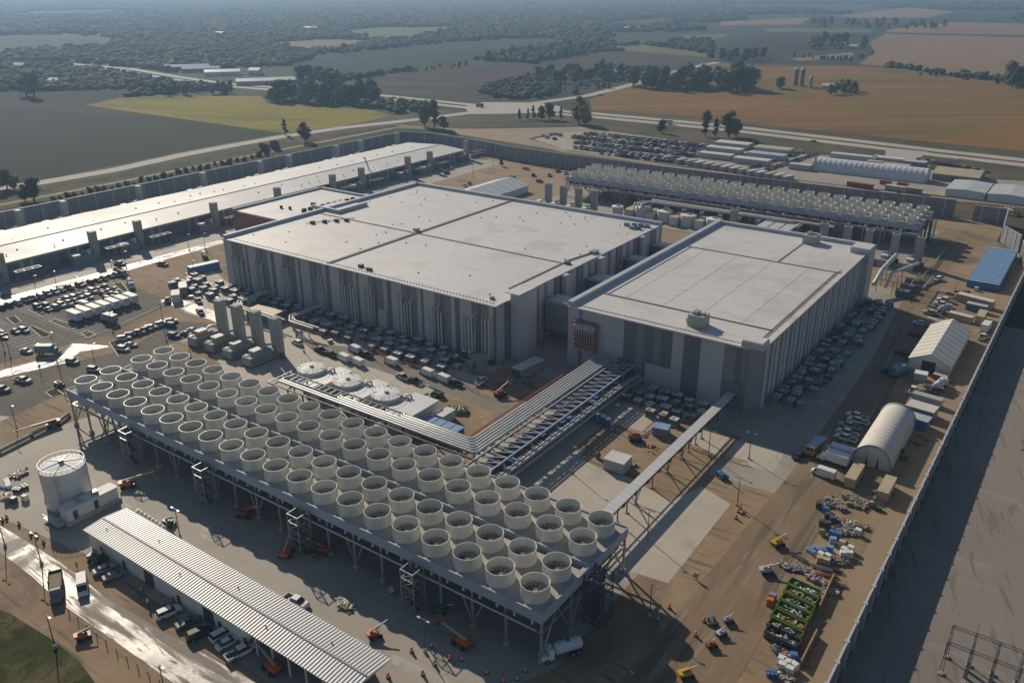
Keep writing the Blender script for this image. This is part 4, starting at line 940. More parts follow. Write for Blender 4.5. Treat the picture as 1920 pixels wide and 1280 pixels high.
# service building at the bottom
sv = thing('service_shed', 'long low building with a ribbed pale metal roof across the lower left', 'building', (-164, 71, 0))
X0, X1, Y0, Y1 = -164.4, -84.3, 71.2, 80.8
b = MB(); b.extr([(Y0-.4, 4.9), (Y0-.4, 5.1), ((Y0+Y1)/2-.6, 5.6), (Y1+.2, 5.1), (Y1+.2, 4.9)], X0-.3, X1+.3, M_rib, 'x'); b.build('roof', sv)
b = MB()
for k in range(108): xx = X0+k*.745; b.beam((xx, Y0-.38, 5.15), (xx, (Y0+Y1)/2-.6, 5.66), .1, M_wallL, .1); b.beam((xx, (Y0+Y1)/2-.6, 5.66), (xx, Y1+.18, 5.15), .1, M_wallL, .1)
b.build('roof_ribs', sv)
b = MB(); b.beam((X0, (Y0+Y1)/2-.6, 5.68), (X1, (Y0+Y1)/2-.6, 5.68), .35, M_wallM, .12); b.build('ridge_cap', sv)
b = MB(); b.box((X0, Y0+.4, 0), (X1-26, Y1, 4.9), M_white); b.box((X1-26, Y0+4.2, 0), (X1-4, Y1, 4.9), M_wallM); b.build('wall', sv)
b = MB()
for k in range(6): b.beam((X1-24+k*4.4, Y0+.1, 0), (X1-24+k*4.4, Y0+.1, 4.9), .28, M_white)
b.box((X1-4, Y0+.1, 0), (X1, Y0+.35, 4.9), M_wallM); b.build('porch_posts', sv)
for k, xx in enumerate((-160.5, -152, -144, -133, -124.5, -120, -112.5)):
    b = MB(); b.box((xx, Y0+.3, .1), (xx+(3.2 if k in (2, 4) else 1.0), Y0+.39, 3.4 if k in (2, 4) else 2.2), M_dsteel); b.build('door', sv)
b = MB()
for k in range(6): b.lathe([(.12, 0), (.12, .8)], M_steel, (-160+k*13, 73.6+(k % 2)*4, 5.2), 6)
b.build('vent_pipes', sv)
for k in range(8):
    t = thing('gas_cylinder', '%s white upright tank from the left behind the ribbed roof' % nth(k), 'tank', (0, 0, 0), group='white upright tanks behind the service shed')
    p = G(262+k*6.8, 972+k*4.3); b = MB(); r_ = .95 if k == 0 else .6; b.lathe([(r_, 0), (r_, 1.9), (r_*.6, 2.2), (.01, 2.3)], M_white, n=10); o = b.build('vessel', t, off=(0, 0, 0)); t.location = (p.x, p.y, .05)
    b = MB(); b.lathe([(.12, 2.3), (.12, 2.6)], M_steel, n=6); b.build('valve', t, off=(0, 0, 0))

random.seed(33)
for i in range(26):
    x = -290+i*5.2+random.uniform(-1, 1); y = random.choice((199.2, 195, 190.8, 186.6, 182.2))
    m = random.choice((M_red, M_orange, M_red, M_wood, M_yellow)); t = thing('tool_crate', '%s small %s crate from the left among the equipment boxes' % (nth(i), {'red_paint': 'red', 'safety_orange': 'orange', 'pallet_wood': 'wooden', 'machine_yellow': 'yellow'}[m.name]), 'crate', (x, y, .06), random.uniform(0, 3), 'small crates among the equipment boxes')
    b = MB(); b.box((-.8, -.5, .1), (.8, .5, .95), m); b.build('box', t, off=(0, 0, 0)); b = MB(); b.box((-.85, -.55, .95), (.85, .55, 1.05), M_steel); b.build('lid', t, off=(0, 0, 0))
# ================================================================ vehicles
def hull(b, secs, m, z0=.32):
    "secs: (x, half width, top z, half width at top)"
    vs = []
    for x, w, zt, wt in secs: vs += [(x, -w, z0), (x, -w, zt*.62), (x, -wt, zt), (x, wt, zt), (x, w, zt*.62), (x, w, z0)]
    fs = []; n = 6
    for i in range(len(secs)-1):
        for k in range(n): fs.append((i*n+k, i*n+(k+1) % n, (i+1)*n+(k+1) % n, (i+1)*n+k))
    fs.append(tuple(range(n))); fs.append(tuple((len(secs)-1)*n+k for k in range(n-1, -1, -1)))
    b.add(vs, fs, m)
def frust(b, x0, x1, w0, z0, xa, xb, w1, z1, m, top=None):
    vs = [(x0, -w0, z0), (x1, -w0, z0), (x1, w0, z0), (x0, w0, z0), (xa, -w1, z1), (xb, -w1, z1), (xb, w1, z1), (xa, w1, z1)]
    b.add(vs, [(0, 1, 5, 4), (1, 2, 6, 5), (2, 3, 7, 6), (3, 0, 4, 7)], m)
    vs2 = [(xa-.02, -w1-.02, z1), (xb+.02, -w1-.02, z1), (xb+.02, w1+.02, z1), (xa-.02, w1+.02, z1), (xa+.05, -w1+.06, z1+.06), (xb-.05, -w1+.06, z1+.06), (xb-.05, w1-.06, z1+.06), (xa+.05, w1-.06, z1+.06)]
    b.add(vs2, [(0, 1, 5, 4), (1, 2, 6, 5), (2, 3, 7, 6), (3, 0, 4, 7), (4, 5, 6, 7), (3, 2, 1, 0)], top or m)
def vehicle(kind):
    B, W_, X = MB(), MB(), []      # body, windows, wheels
    r = .34
    if kind == 'sedan':
        hull(B, [(-2.35, .78, .78, .68), (-2.2, .9, .92, .8), (-1.3, .93, .95, .84), (1.0, .93, .93, .84), (2.0, .88, .80, .74), (2.35, .72, .62, .6)], M_paint)
        frust(W_, -1.75, 1.15, .82, .92, -1.05, .35, .64, 1.40, M_glass, M_paint); wx = (-1.4, 1.45); wy = .84
    elif kind == 'suv':
        r = .38
        hull(B, [(-2.4, .88, 1.0, .82), (-2.3, .95, 1.08, .88), (1.1, .95, 1.06, .88), (2.1, .92, .98, .82), (2.42, .8, .8, .7)], M_paint)
        frust(W_, -2.3, 1.25, .88, 1.06, -2.0, .55, .72, 1.68, M_glass, M_paint); wx = (-1.5, 1.5); wy = .86
    elif kind == 'pickup':
        r = .40
        hull(B, [(-.75, .98, 1.12, .93), (1.5, .98, 1.1, .9), (2.6, .96, 1.06, .86), (2.95, .84, .86, .76)], M_paint)
        B.box((-2.95, -.98, .45), (-.75, .98, .62), M_dsteel); B.box((-2.95, -.98, .45), (-.75, -.88, 1.12), M_paint); B.box((-2.95, .88, .45), (-.75, .98, 1.12), M_paint); B.box((-2.98, -.98, .45), (-2.88, .98, 1.12), M_paint)
        frust(W_, -.85, 1.7, .9, 1.08, -.7, .95, .74, 1.78, M_glass, M_paint); wx = (-1.85, 1.95); wy = .88
    elif kind == 'van':
        r = .38
        hull(B, [(-2.95, .98, 2.25, .9), (-2.85, 1.0, 2.35, .9), (1.2, 1.0, 2.35, .9), (1.5, 1.0, 2.1, .86)], M_paint)
        hull(B, [(1.5, 1.0, 1.25, .9), (2.6, .98, 1.12, .82), (2.95, .85, .9, .72)], M_paint)
        frust(W_, 1.45, 2.35, .93, 1.2, 1.45, 1.62, .84, 2.1, M_glass, M_paint); wx = (-1.9, 2.0); wy = .9
    elif kind == 'box_truck':
        r = .45
        B.box((-4.0, -1.2, 1.0), (1.7, 1.2, 3.4), M_paint); B.box((-4.0, -.5, .55), (3.2, .5, .95), M_dsteel)
        hull(B, [(1.85, 1.05, 2.3, .95), (2.9, 1.05, 2.2, .9), (3.1, 1.0, 1.4, .9), (3.9, .9, 1.15, .8)], M_paint, .5)
        frust(W_, 2.2, 3.1, 1.0, 1.45, 2.3, 2.85, .9, 2.22, M_glass, M_paint); wx = (-2.6, 3.1); wy = 1.0
    elif kind == 'bus':
        r = .48
        B.box((-4.2, -1.2, .6), (3.4, 1.2, 2.9), M_yellow); B.box((-4.15, -1.15, 2.9), (3.35, 1.15, 3.05), M_paint); hull(B, [(3.4, 1.1, 1.7, 1.0), (4.6, 1.0, 1.45, .9)], M_yellow, .5)
        for k in range(7): W_.box((-3.9+k*1.02, -1.23, 1.85), (-3.1+k*1.02, 1.23, 2.5), M_glass)
        W_.box((3.38, -1, 1.8), (3.45, 1, 2.7), M_glass); W_.box((-4.24, -.9, 1.9), (-4.18, -.1, 2.6), M_glass); W_.box((-4.24, .1, 1.9), (-4.18, .9, 2.6), M_glass); wx = (-2.4, 3.6); wy = 1.05
    elif kind == 'tanker':
        r = .5
        B.lathe([(.01, -4.0), (.9, -3.9), (1.15, -3.6), (1.15, 1.2), (.9, 1.5), (.01, 1.6)], M_paint, (0, 0, 2.0), 20, axis='x'); B.box((-4, -.5, .7), (3.4, .5, 1.0), M_dsteel)
        B.lathe([(.3, 0), (.3, .25)], M_dsteel, (-1.2, 0, 3.1), 10); B.cbox((-4.1, 0, .8), (.5, 1.8, .8), M_dsteel)
        hull(B, [(1.9, 1.15, 2.7, 1.0), (2.9, 1.15, 2.6, 1.0), (3.1, 1.05, 1.6, .95), (4.2, .95, 1.4, .85)], M_white, .6)
        frust(W_, 2.3, 3.1, 1.08, 1.7, 2.35, 2.85, .98, 2.6, M_glass, M_white); wx = (-3.0, -1.9, 3.3); wy = 1.05
    elif kind == 'dump_truck':
        r = .52
        B.add([(-4.2, -1.25, 1.2), (1.2, -1.25, 1.2), (1.6, -1.25, 2.6), (-4.3, -1.25, 2.5), (-4.2, 1.25, 1.2), (1.2, 1.25, 1.2), (1.6, 1.25, 2.6), (-4.3, 1.25, 2.5)], [(0, 1, 2, 3), (7, 6, 5, 4), (0, 4, 5, 1), (1, 5, 6, 2), (0, 3, 7, 4)], M_black)
        B.add([(-4.25, -1.1, 2.1), (1.45, -1.1, 2.1), (1.45, 1.1, 2.1), (-4.25, 1.1, 2.1)], [(0, 1, 2, 3)], M_berm); B.box((-4.1, -.5, .7), (3.5, .5, 1.1), M_dsteel)
        hull(B, [(1.9, 1.15, 2.7, 1.0), (2.9, 1.15, 2.6, 1.0), (3.1, 1.05, 1.7, .95), (4.3, .95, 1.5, .85)], M_paint, .6)
        frust(W_, 2.2, 3.1, 1.08, 1.7, 2.3, 2.85, .98, 2.6, M_glass, M_paint); wx = (-3.1, -2.0, 3.4); wy = 1.1
    elif kind == 'mixer':
        r = .5
        B.lathe([(.5, -4.2), (1.0, -3.2), (1.35, -1.6), (1.2, .2), (.6, 1.3)], M_paint, (0, 0, 2.3), 16, axis='x'); B.box((-4, -.5, .7), (3.4, .5, 1.1), M_dsteel)
        hull(B, [(1.8, 1.15, 2.7, 1.0), (2.9, 1.15, 2.6, 1.0), (3.1, 1.05, 1.6, .95), (3.9, .95, 1.4, .85)], M_white, .6)
        frust(W_, 2.2, 3.1, 1.08, 1.7, 2.3, 2.85, .98, 2.6, M_glass, M_white); B.cbox((-4.4, 0, 1.6), (.7, .9, 1.1), M_steel); wx = (-3.1, -2.0, 3.2); wy = 1.05
    for x in wx:
        for y in (-wy, wy):
            w = MB(); w.lathe([(r*.55, -.13), (r, -.12), (r, .12), (r*.55, .13)], M_tyre, (x, y, r), 12, axis='y'); w.lathe([(.01, -.14), (r*.55, -.14), (r*.55, .14), (.01, .14)], M_steel, (x, y, r), 8, axis='y'); X.append(w)
    return B, W_, X
VN = {'sedan': 'car', 'suv': 'car', 'pickup': 'pickup_truck', 'van': 'van', 'box_truck': 'box_truck', 'bus': 'school_bus', 'tanker': 'tanker_truck', 'dump_truck': 'dump_truck', 'mixer': 'concrete_mixer_truck'}
VC = {'sedan': 'car', 'suv': 'car', 'pickup': 'pickup truck', 'van': 'van', 'box_truck': 'truck', 'bus': 'bus', 'tanker': 'truck', 'dump_truck': 'truck', 'mixer': 'truck'}
def make_vehicle(kind):
    B, W_, X = vehicle(kind); t = thing(VN[kind], 'x', VC[kind]); B.build('body', t); W_.build('windows', t)
    for w in X: w.build('wheel', t)
    return Proto(t)
def make_small(kind):
    B, W_, X = vehicle(kind)
    for s_ in [W_]+X: B.add(s_.v, [], M_paint); k = len(B.v)-len(s_.v); \
        [(B.f.append(tuple(k+a for a in f)), B.m.append(B.mi(s_.mats[mi_])), B.smooth.append(sm)) for f, mi_, sm in zip(s_.f, s_.m, s_.smooth)]
    o = B.build('parked_car' if kind != 'pickup' else 'parked_pickup'); tag(o, 'x', VC[kind]); return Proto(o)
PV = {k: make_vehicle(k) for k in VN}
PS = {k: make_small(k) for k in ('sedan', 'suv', 'pickup')}
WHT, SLV, GRY, DRK, BLU, RED, TAN_ = (.72, .72, .70), (.42, .43, .44), (.16, .165, .17), (.03, .032, .036), (.04, .08, .18), (.30, .03, .03), (.30, .26, .19)
random.seed(3)
def pick(): return random.choice((WHT, WHT, SLV, SLV, GRY, GRY, DRK, DRK, DRK, BLU, RED, TAN_))
CN = {WHT: 'white', SLV: 'silver', GRY: 'grey', DRK: 'black', BLU: 'dark blue', RED: 'red', TAN_: 'tan'}
def put(kind, u, v, deg, c, label, group=None, z=.05, s=1.0):
    p = G(u, v); return PV[kind].put((p.x, p.y, z), R(deg), label, group, c, scale=s)
# --- left parking lot, rows running away from the viewer
rn = ('row beside the bright wet street', 'front row of the middle double row', 'back row of the middle double row')
for j, (x, y0, n, st) in enumerate(((-334.2, 131, 18, 2.95), (-322.4, 139, 12, 2.75), (-317.0, 140, 12, 2.75))):
    cnt = 0
    for i in range(n):
        if random.random() < .06: continue
        c = pick(); k = random.choice(('sedan', 'suv', 'suv', 'pickup')); cnt += 1
        PS[k].put((x+random.uniform(-.3, .3), y0+i*st+random.uniform(-.2, .2), .08), R(random.choice((0, 180))+random.uniform(-3, 3)), '%s %s, %s of the %s' % (CN[c], VC[k].split()[0], nth(cnt-1), rn[j]), 'cars in the left parking lot', c)
for i, (u, v) in enumerate(((150, 582), (161, 576), (203, 563), (213, 560), (222, 556), (30, 624), (46, 622), (4, 628), (6, 634))):
    p = G(u, v); c = (SLV, WHT, DRK, GRY, DRK, GRY, SLV, DRK, GRY)[i]; k = ('suv', 'van', 'suv', 'sedan', 'suv', 'sedan', 'suv', 'suv', 'sedan')[i]
    (PS.get(k) or PV[k]).put((p.x, p.y, .08), R(4), '%s %s in the left lot, %s' % (CN[c], VC[k], ('before the leftmost white box trailer', 'between the car rows and the white box trailers', 'behind the middle white box trailer', 'behind the fifth white box trailer', 'behind the sixth white box trailer', 'alone beside a small kerbed island', 'by the kerbed island, right of the grey one', 'at the left picture edge below the lot', 'lowest at the left picture edge')[i]), 'cars in the left parking lot', c)
def make_trailer():
    t = thing('box_trailer', 'x', 'trailer'); b = MB(); b.box((-3.4, -1.25, .75), (3.4, 1.25, 3.5), M_white); b.box((-3.45, -1.3, 3.5), (3.45, 1.3, 3.6), M_white); b.build('box', t)
    for y in (-1.15, 1.15):
        w = MB(); w.lathe([(.01, -.14), (.42, -.14), (.42, .14), (.01, .14)], M_tyre, (-.6, y, .42), 12, axis='y'); w.lathe([(.01, -.14), (.42, -.14), (.42, .14), (.01, .14)], M_tyre, (.4, y, .42), 12, axis='y'); w.build('wheels', t)
    b = MB(); b.beam((3.4, 0, .6), (4.6, 0, .6), .15, M_dsteel); b.build('hitch', t); return Proto(t)
tr = make_trailer()
for i in range(7): tr.put((-298.6, 143.2+i*3.75, .1), R(random.uniform(-2, 2)), '%s of seven white box trailers parked side by side in the left lot' % nth(i), 'white box trailers in the left lot')
put('box_truck', 205, 604, 185, (.25, .28, .33), 'grey truck with a crane-like load parked below the white box trailers')
row = [(233, 637, WHT, 'suv'), (246, 631, BLU, 'suv'), (258, 627, SLV, 'pickup'), (271, 622, (.05, .16, .17), 'pickup'), (284, 617, WHT, 'suv'), (297, 612, WHT, 'pickup'), (309, 609, BLU, 'suv'), (321, 605, WHT, 'suv')]
for i, (u, v, c, k) in enumerate(row):
    put(k, u, v, 60, c, '%s vehicle in the slanted row above the fan rings, counted from the left' % nth(i), 'vehicles in the slanted row above the fan rings')
for a in (('suv', 318, 612, 200, BLU, 'dark blue car parked behind the right end of the slanted row'), ('suv', 327, 632, 15, BLU, 'blue car alone on the grass edge above the fan rings'), ('sedan', 350, 628, 15, GRY, 'grey car left of the four generators'), ('sedan', 362, 622, 15, WHT, 'white car closest to the leftmost generator'), ('suv', 232, 657, 10, WHT, 'white car beyond the left end of the fan rings'), ('sedan', 246, 649, 30, SLV, 'silver car just above the topmost fan ring'),
          ('suv', 137, 681, 15, TAN_, 'tan high-roofed car on the asphalt left of the fan rings'), ('pickup', 44, 716, 20, SLV, 'silver pickup on the asphalt at far left'), ('pickup', 4, 733, 20, GRY, 'grey pickup cut by the left picture edge'), ('sedan', 50, 661, 15, SLV, 'lone silver car in the empty part of the left lot'), ('box_truck', 92, 664, 35, (.2, .26, .34), 'blue-grey flatbed truck on the bright wet street'),
          ('suv', 177, 696, 20, SLV, 'silver car right behind the left corner of the fan rings'), ('suv', 150, 537, 5, RED, 'dark red car near the end of the wet street row'), ('pickup', 305, 498, 10, RED, 'dark red pickup alone on the bare brown soil'), ('pickup', 376, 588, -20, (.1, .16, .2), 'teal pickup left of the leftmost generator stack'), ('pickup', 372, 567, -20, GRY, 'grey pickup above the end of the wet street'), ('pickup', 315, 566, 140, DRK, 'black pickup driving through the wet street'),
          ('mixer', 384, 483, 150, (.5, .47, .42), 'concrete mixer truck at the left corner of the biggest hall'), ('tanker', 246, 538, -25, (.2, .24, .28), 'grey tanker truck at the end of the parking lot'), ('dump_truck', 228, 516, -5, (.3, .32, .33), 'grey dump truck beside the wet street'), ('pickup', 225, 497, 15, (.12, .17, .19), 'dark green pickup in front of the long white hall')): put(*a)
for i, (u, v, k, c, w) in enumerate(((557, 645, 'suv', WHT, 'white car right of the rightmost generator stack'), (601, 659, 'pickup', DRK, 'black pickup first in the line above the leftmost tank'), (621, 667, 'pickup', DRK, 'black pickup second in the line above the tanks'), (644, 675, 'van', WHT, 'white van above the middle white tank'), (670, 683, 'van', WHT, 'white van with dark windows right of the middle tank'), (665, 659, 'van', (.6, .62, .68), 'pale long van on the far lane above the tanks'), (687, 668, 'pickup', DRK, 'dark trailer truck behind the pale long van'), (733, 682, 'van', WHT, 'white van alone in the middle of the inner street'), (755, 710, 'pickup', SLV, 'silver flatbed pickup right of the middle of the street'), (777, 717, 'pickup', DRK, 'dark loaded pickup behind the silver flatbed'), (800, 703, 'van', WHT, 'white van before the pair at the right of the street'), (830, 714, 'van', WHT, 'white van nearest the dark loaded trailer'), (853, 721, 'pickup', DRK, 'dark green loaded trailer at the right end of the street'), (903, 718, 'pickup', WHT, 'white pickup turning beside the red steel structure'))):
    put(k, u, v, 172+random.uniform(-3, 3) if i != 13 else 100, c, w)
for a in (('dump_truck', 108, 1110, -28, (.18, .2, .23), 'dark dump truck on the wet road at lower left'), ('van', 156, 1104, -28, WHT, 'white van beside the dark dump truck on the wet road'),
          ('sedan', 197, 1070, 75, SLV, 'silver car first along the front of the ribbed roof building'), ('sedan', 215, 1082, 75, TAN_, 'cream car second along the front of the ribbed roof building'), ('suv', 317, 1152, 75, WHT, 'white car third along the front of the ribbed roof building'), ('sedan', 353, 1170, 75, GRY, 'dark grey car fourth along the front of the ribbed roof building'), ('suv', 374, 1192, 75, DRK, 'black car fifth along the front of the ribbed roof building'), ('suv', 418, 1193, 80, WHT, 'white car partly under the porch of the ribbed roof building'), ('sedan', 428, 1208, 80, WHT, 'white car beside the orange boom lift at the porch'), ('pickup', 453, 1226, 78, WHT, 'white pickup nearest the viewer below the porch'), ('pickup', 556, 1132, 5, WHT, 'white pickup behind the ribbed roof building'),
          ('tanker', 1053, 1228, 237, (.55, .6, .66), 'white tanker truck below the right end of the fan rings'),
          ('pickup', 1606, 784, 175, WHT, 'rearmost white pickup beside the arched tent'), ('pickup', 1608, 793, 175, WHT, 'second white pickup beside the arched tent'), ('pickup', 1592, 802, 175, SLV, 'silver pickup behind the arched tent pickups'), ('pickup', 1588, 815, 172, WHT, 'white pickup left of the arched tent, upper of a pair'), ('pickup', 1585, 825, 172, WHT, 'white pickup left of the arched tent, lower of a pair'),
          ('bus', 1530, 845, 82, (.35, .42, .5), 'yellow school bus with a pale roof in the shadow'), ('sedan', 1497, 857, 80, DRK, 'black car left of the school bus'), ('box_truck', 1568, 856, 178, (.6, .64, .7), 'white box truck behind another beside the arched tent'), ('box_truck', 1560, 868, 176, WHT, 'white box truck in front of the arched tent'), ('van', 1543, 892, 176, WHT, 'white high-roofed van before the tan containers'),
          ('pickup', 1772, 566, 175, WHT, 'upper of two white pickups above the gabled tent'), ('pickup', 1766, 574, 175, WHT, 'lower of two white pickups above the gabled tent'), ('pickup', 1746, 590, 175, SLV, 'silver pickup among pallets above the gabled tent'), ('pickup', 1727, 610, 178, WHT, 'pale pickup half in shadow left of the gabled tent'), ('suv', 1716, 630, 178, DRK, 'dark car in shadow left of the gabled tent'), ('suv', 1690, 664, 178, DRK, 'black car left of the gabled tent front'), ('pickup', 1668, 700, 175, DRK, 'black pickup beside the long blue lorry'), ('suv', 1757, 526, 250, WHT, 'white car driving down the haul road'), ('pickup', 1712, 735, 90, WHT, 'white pickup below the gabled tent'), ('sedan', 1741, 739, 20, DRK, 'black car below the gabled tent'), ('pickup', 1842, 635, 85, WHT, 'white pickup right of the gabled tent'), ('box_truck', 1848, 620, 85, WHT, 'white crane truck right of the gabled tent by the wall'),
          ('tanker', 1762, 728, 80, (.5, .6, .7), 'white tank trailer with a blue end below the gabled tent'), ('box_truck', 1685, 702, 70, (.12, .25, .36), 'long blue lorry left of the gabled tent'), ('tanker', 1772, 585, 72, (.4, .42, .45), 'silver tanker just behind the gabled tent')): put(*a)
# --- highway traffic
for a in (('box_truck', 899, 201, 178, (.1, .1, .11), 'dark lorry waiting at the highway junction'), ('suv', 738, 185, 170, GRY, 'grey car on the highway left of the junction'), ('box_truck', 1251, 233, 190, (.5, .52, .55), 'pale lorry on the highway beyond the car park'), ('sedan', 1525, 266, 188, SLV, 'silver car on the highway above the white arched tent'), ('suv', 118, 121, 185, GRY, 'grey car on the distant curve of the highway'), ('suv', 1127, 180, 40, DRK, 'dark car on the side road beyond the junction')): put(*a, s=1.1)
# --- big car park beyond the wall: the nearest rows one by one
random.seed(9)
LOT = 'small car packed in the big lot between back wall and highway'
n_ = 0; far_list = []
rows = [(533.5, -300, -232), (541, -327, -236), (546.3, -330, -236), (560, -338, -238), (565.3, -340, -238), (579, -352, -238), (584.3, -354, -240), (598, -352, -243), (603.4, -350, -246)]
for y, xa, xb in rows:
    x = xa
    while x < xb:
        if random.random() > .06: far_list.append((x+random.uniform(-.2, .2), y+random.uniform(-.4, .4)))
        x += 2.85
        if random.random() < .03: x += 3
far_list += [GX(u, v) for u, v in ((1017, 256), (1026, 259), (1040, 262), (1042, 253), (1050, 255), (1033, 254))]
far_list.sort(key=lambda p: p[1]); near_cars, rest = far_list[:290], far_list[290:]
rowi = sorted({min(range(len(rows)), key=lambda k: abs(rows[k][0]-y)) for x, y in near_cars}); cnts = {}
for x, y in sorted(near_cars):
    k = random.choice(('sedan', 'suv', 'suv', 'pickup')); c = random.choice((WHT, SLV, SLV, GRY, GRY, DRK, DRK, DRK, BLU))
    ri = min(range(len(rows)), key=lambda k_: abs(rows[k_][0]-y)); loose = x < -345 and y < 575; ri = 9 if loose else ri; cnts[ri] = cnts.get(ri, 0)+1
    lb = '%s %s, %s from left at the open left end of the big car park' % (CN[c], VC[k].split()[0], nth(cnts[ri]-1)) if loose else '%s %s, %s from left in the %s row of the big car park' % (CN[c], VC[k].split()[0], nth(cnts[ri]-1), nth(ri) if ri else 'nearest')
    PS[k].put((x, y, .2), R(90+random.choice((0, 180))), lb, 'cars in the big car park', c, cat='car')
if rest:
    b = MB(); pm = [mat('distant_car_paint_%s' % n, c, rough=.4) for n, c in (('grey', GRY), ('silver', SLV), ('black', DRK))]
    for x, y in rest:
        m = random.choice(pm); b.box((x-.92, y-2.35, .5), (x+.92, y+2.35, 1.2), m); b.box((x-.8, y-1.5, 1.2), (x+.8, y+1.0, 1.7), M_glass); b.box((x-.75, y-1.2, 1.7), (x+.75, y+.7, 1.78), m)
    tag(b.build('parked_cars'), 'back rows of the big car park nearest the highway', 'cars', kind='stuff')
for i in range(16):
    u, v = 1722+i*8.5, 301+i*1.5
    PS[random.choice(('sedan', 'suv', 'pickup'))].put((*GX(u, v), .2), R(80), '%s car from the left in the line along the verge below the highway, far right' % nth(i), 'cars along the verge at far right', pick(), cat='car')
for i in range(26):
    f = i/13; u, v = (1500-(i % 13)*7.5 - (i > 12)*2, 287+(i % 13)*2.4+(i > 12)*4)
    if i > 12: u += 30
    PS[random.choice(('sedan', 'suv', 'pickup'))].put((*GX(u, v), .2), R(60), '%s car down the %s slanted line right of the flat cabins' % (nth(i % 13), 'left' if i < 13 else 'right'), 'cars beside the flat cabins', pick(), cat='car')
for i, (u, v) in enumerate(((828, 322), (838, 326), (846, 318), (1046, 322), (1060, 326), (985, 318), (1000, 330), (960, 334), (1012, 342), (880, 345), (872, 350), (1030, 330), (1852, 500-100), (1868, 398), (1882, 402), (1898, 396), (1906, 405), (1890, 392), (1848, 392))):
    PS[random.choice(('sedan', 'suv', 'pickup'))].put((*GX(u, v), .1), R(random.uniform(0, 360)), 'car on the bare ground %s, %s counted from the left' % (('behind the biggest hall', nth(i)) if i < 12 else ('beyond the top right wall corner', nth(i-12))), 'cars on bare ground behind the halls', pick(), cat='car')
# ================================================================ tents, cabins and the right-hand yard
def arch_tent(nm, label, x0, x1, y0, y1, h, axis, seg, mt=M_fabric, trim=M_steel):
    t = thing(nm, label, 'tent', ((x0+x1)/2, y0, 0)); n = 16
    if axis == 'y': c, w, a0, a1 = (x0+x1)/2, (x1-x0)/2, y0, y1
    else: c, w, a0, a1 = (y0+y1)/2, (y1-y0)/2, x0, x1
    def arc(r, k): a = math.pi*k/n; return (c+r*w*math.cos(a), max(0, r*h*math.sin(a)**.8))
    b = MB(); ns = int((a1-a0)/seg)
    for i in range(ns):
        p0, p1 = a0+(a1-a0)*i/ns, a0+(a1-a0)*(i+1)/ns; q = [(p0, 1), ((p0+p1)/2, .985), (p1, 1)]
        for (pa, ra), (pb, rb) in zip(q, q[1:]):
            vs = [];
            for k in range(n+1):
                y, z = arc(ra, k); y2, z2 = arc(rb, k)
                vs += [(y, pa, z), (y2, pb, z2)] if axis == 'y' else [(pa, y, z), (pb, y2, z2)]
            b.add(vs, [(2*k, 2*k+1, 2*k+3, 2*k+2) for k in range(n)], mt, True)
    b.build('fabric_cover', t)
    for p in (a0, a1):
        b = MB(); pts = [arc(1.0, k) for k in range(n+1)]; vs = [(y, p, z) if axis == 'y' else (p, y, z) for y, z in pts]
        b.add(vs, [tuple(range(n+1))], mt); b.build('end_wall', t)
        b = MB(); b.tube([((y, p, z) if axis == 'y' else (p, y, z)) for y, z in pts], .28, trim, 6); b.build('end_hoop', t)
    if axis == 'y':
        for dx in (-.25, .3):
            b = MB(); xx = c+dx*w; b.add([(xx-.3, y0-.05, 0), (xx+.3, y0-.05, 0), (xx, y0-.05, h*.6)], [(0, 1, 2)], M_black); b.build('door_gap', t)
    return t
arch_tent('arched_tent', 'arched cream fabric tent with a dark hoop near the haul road', -38.2, -28.6, 204, 232, 6.0, 'y', 2.0)
arch_tent('arched_tent', 'very long white ribbed arched tent beyond the back wall', -159, -91, 560, 574, 8.0, 'x', 3.2, mat('white_tent_fabric', (.62, .63, .65), (.56, .57, .6), scale=.2, rough=.6))
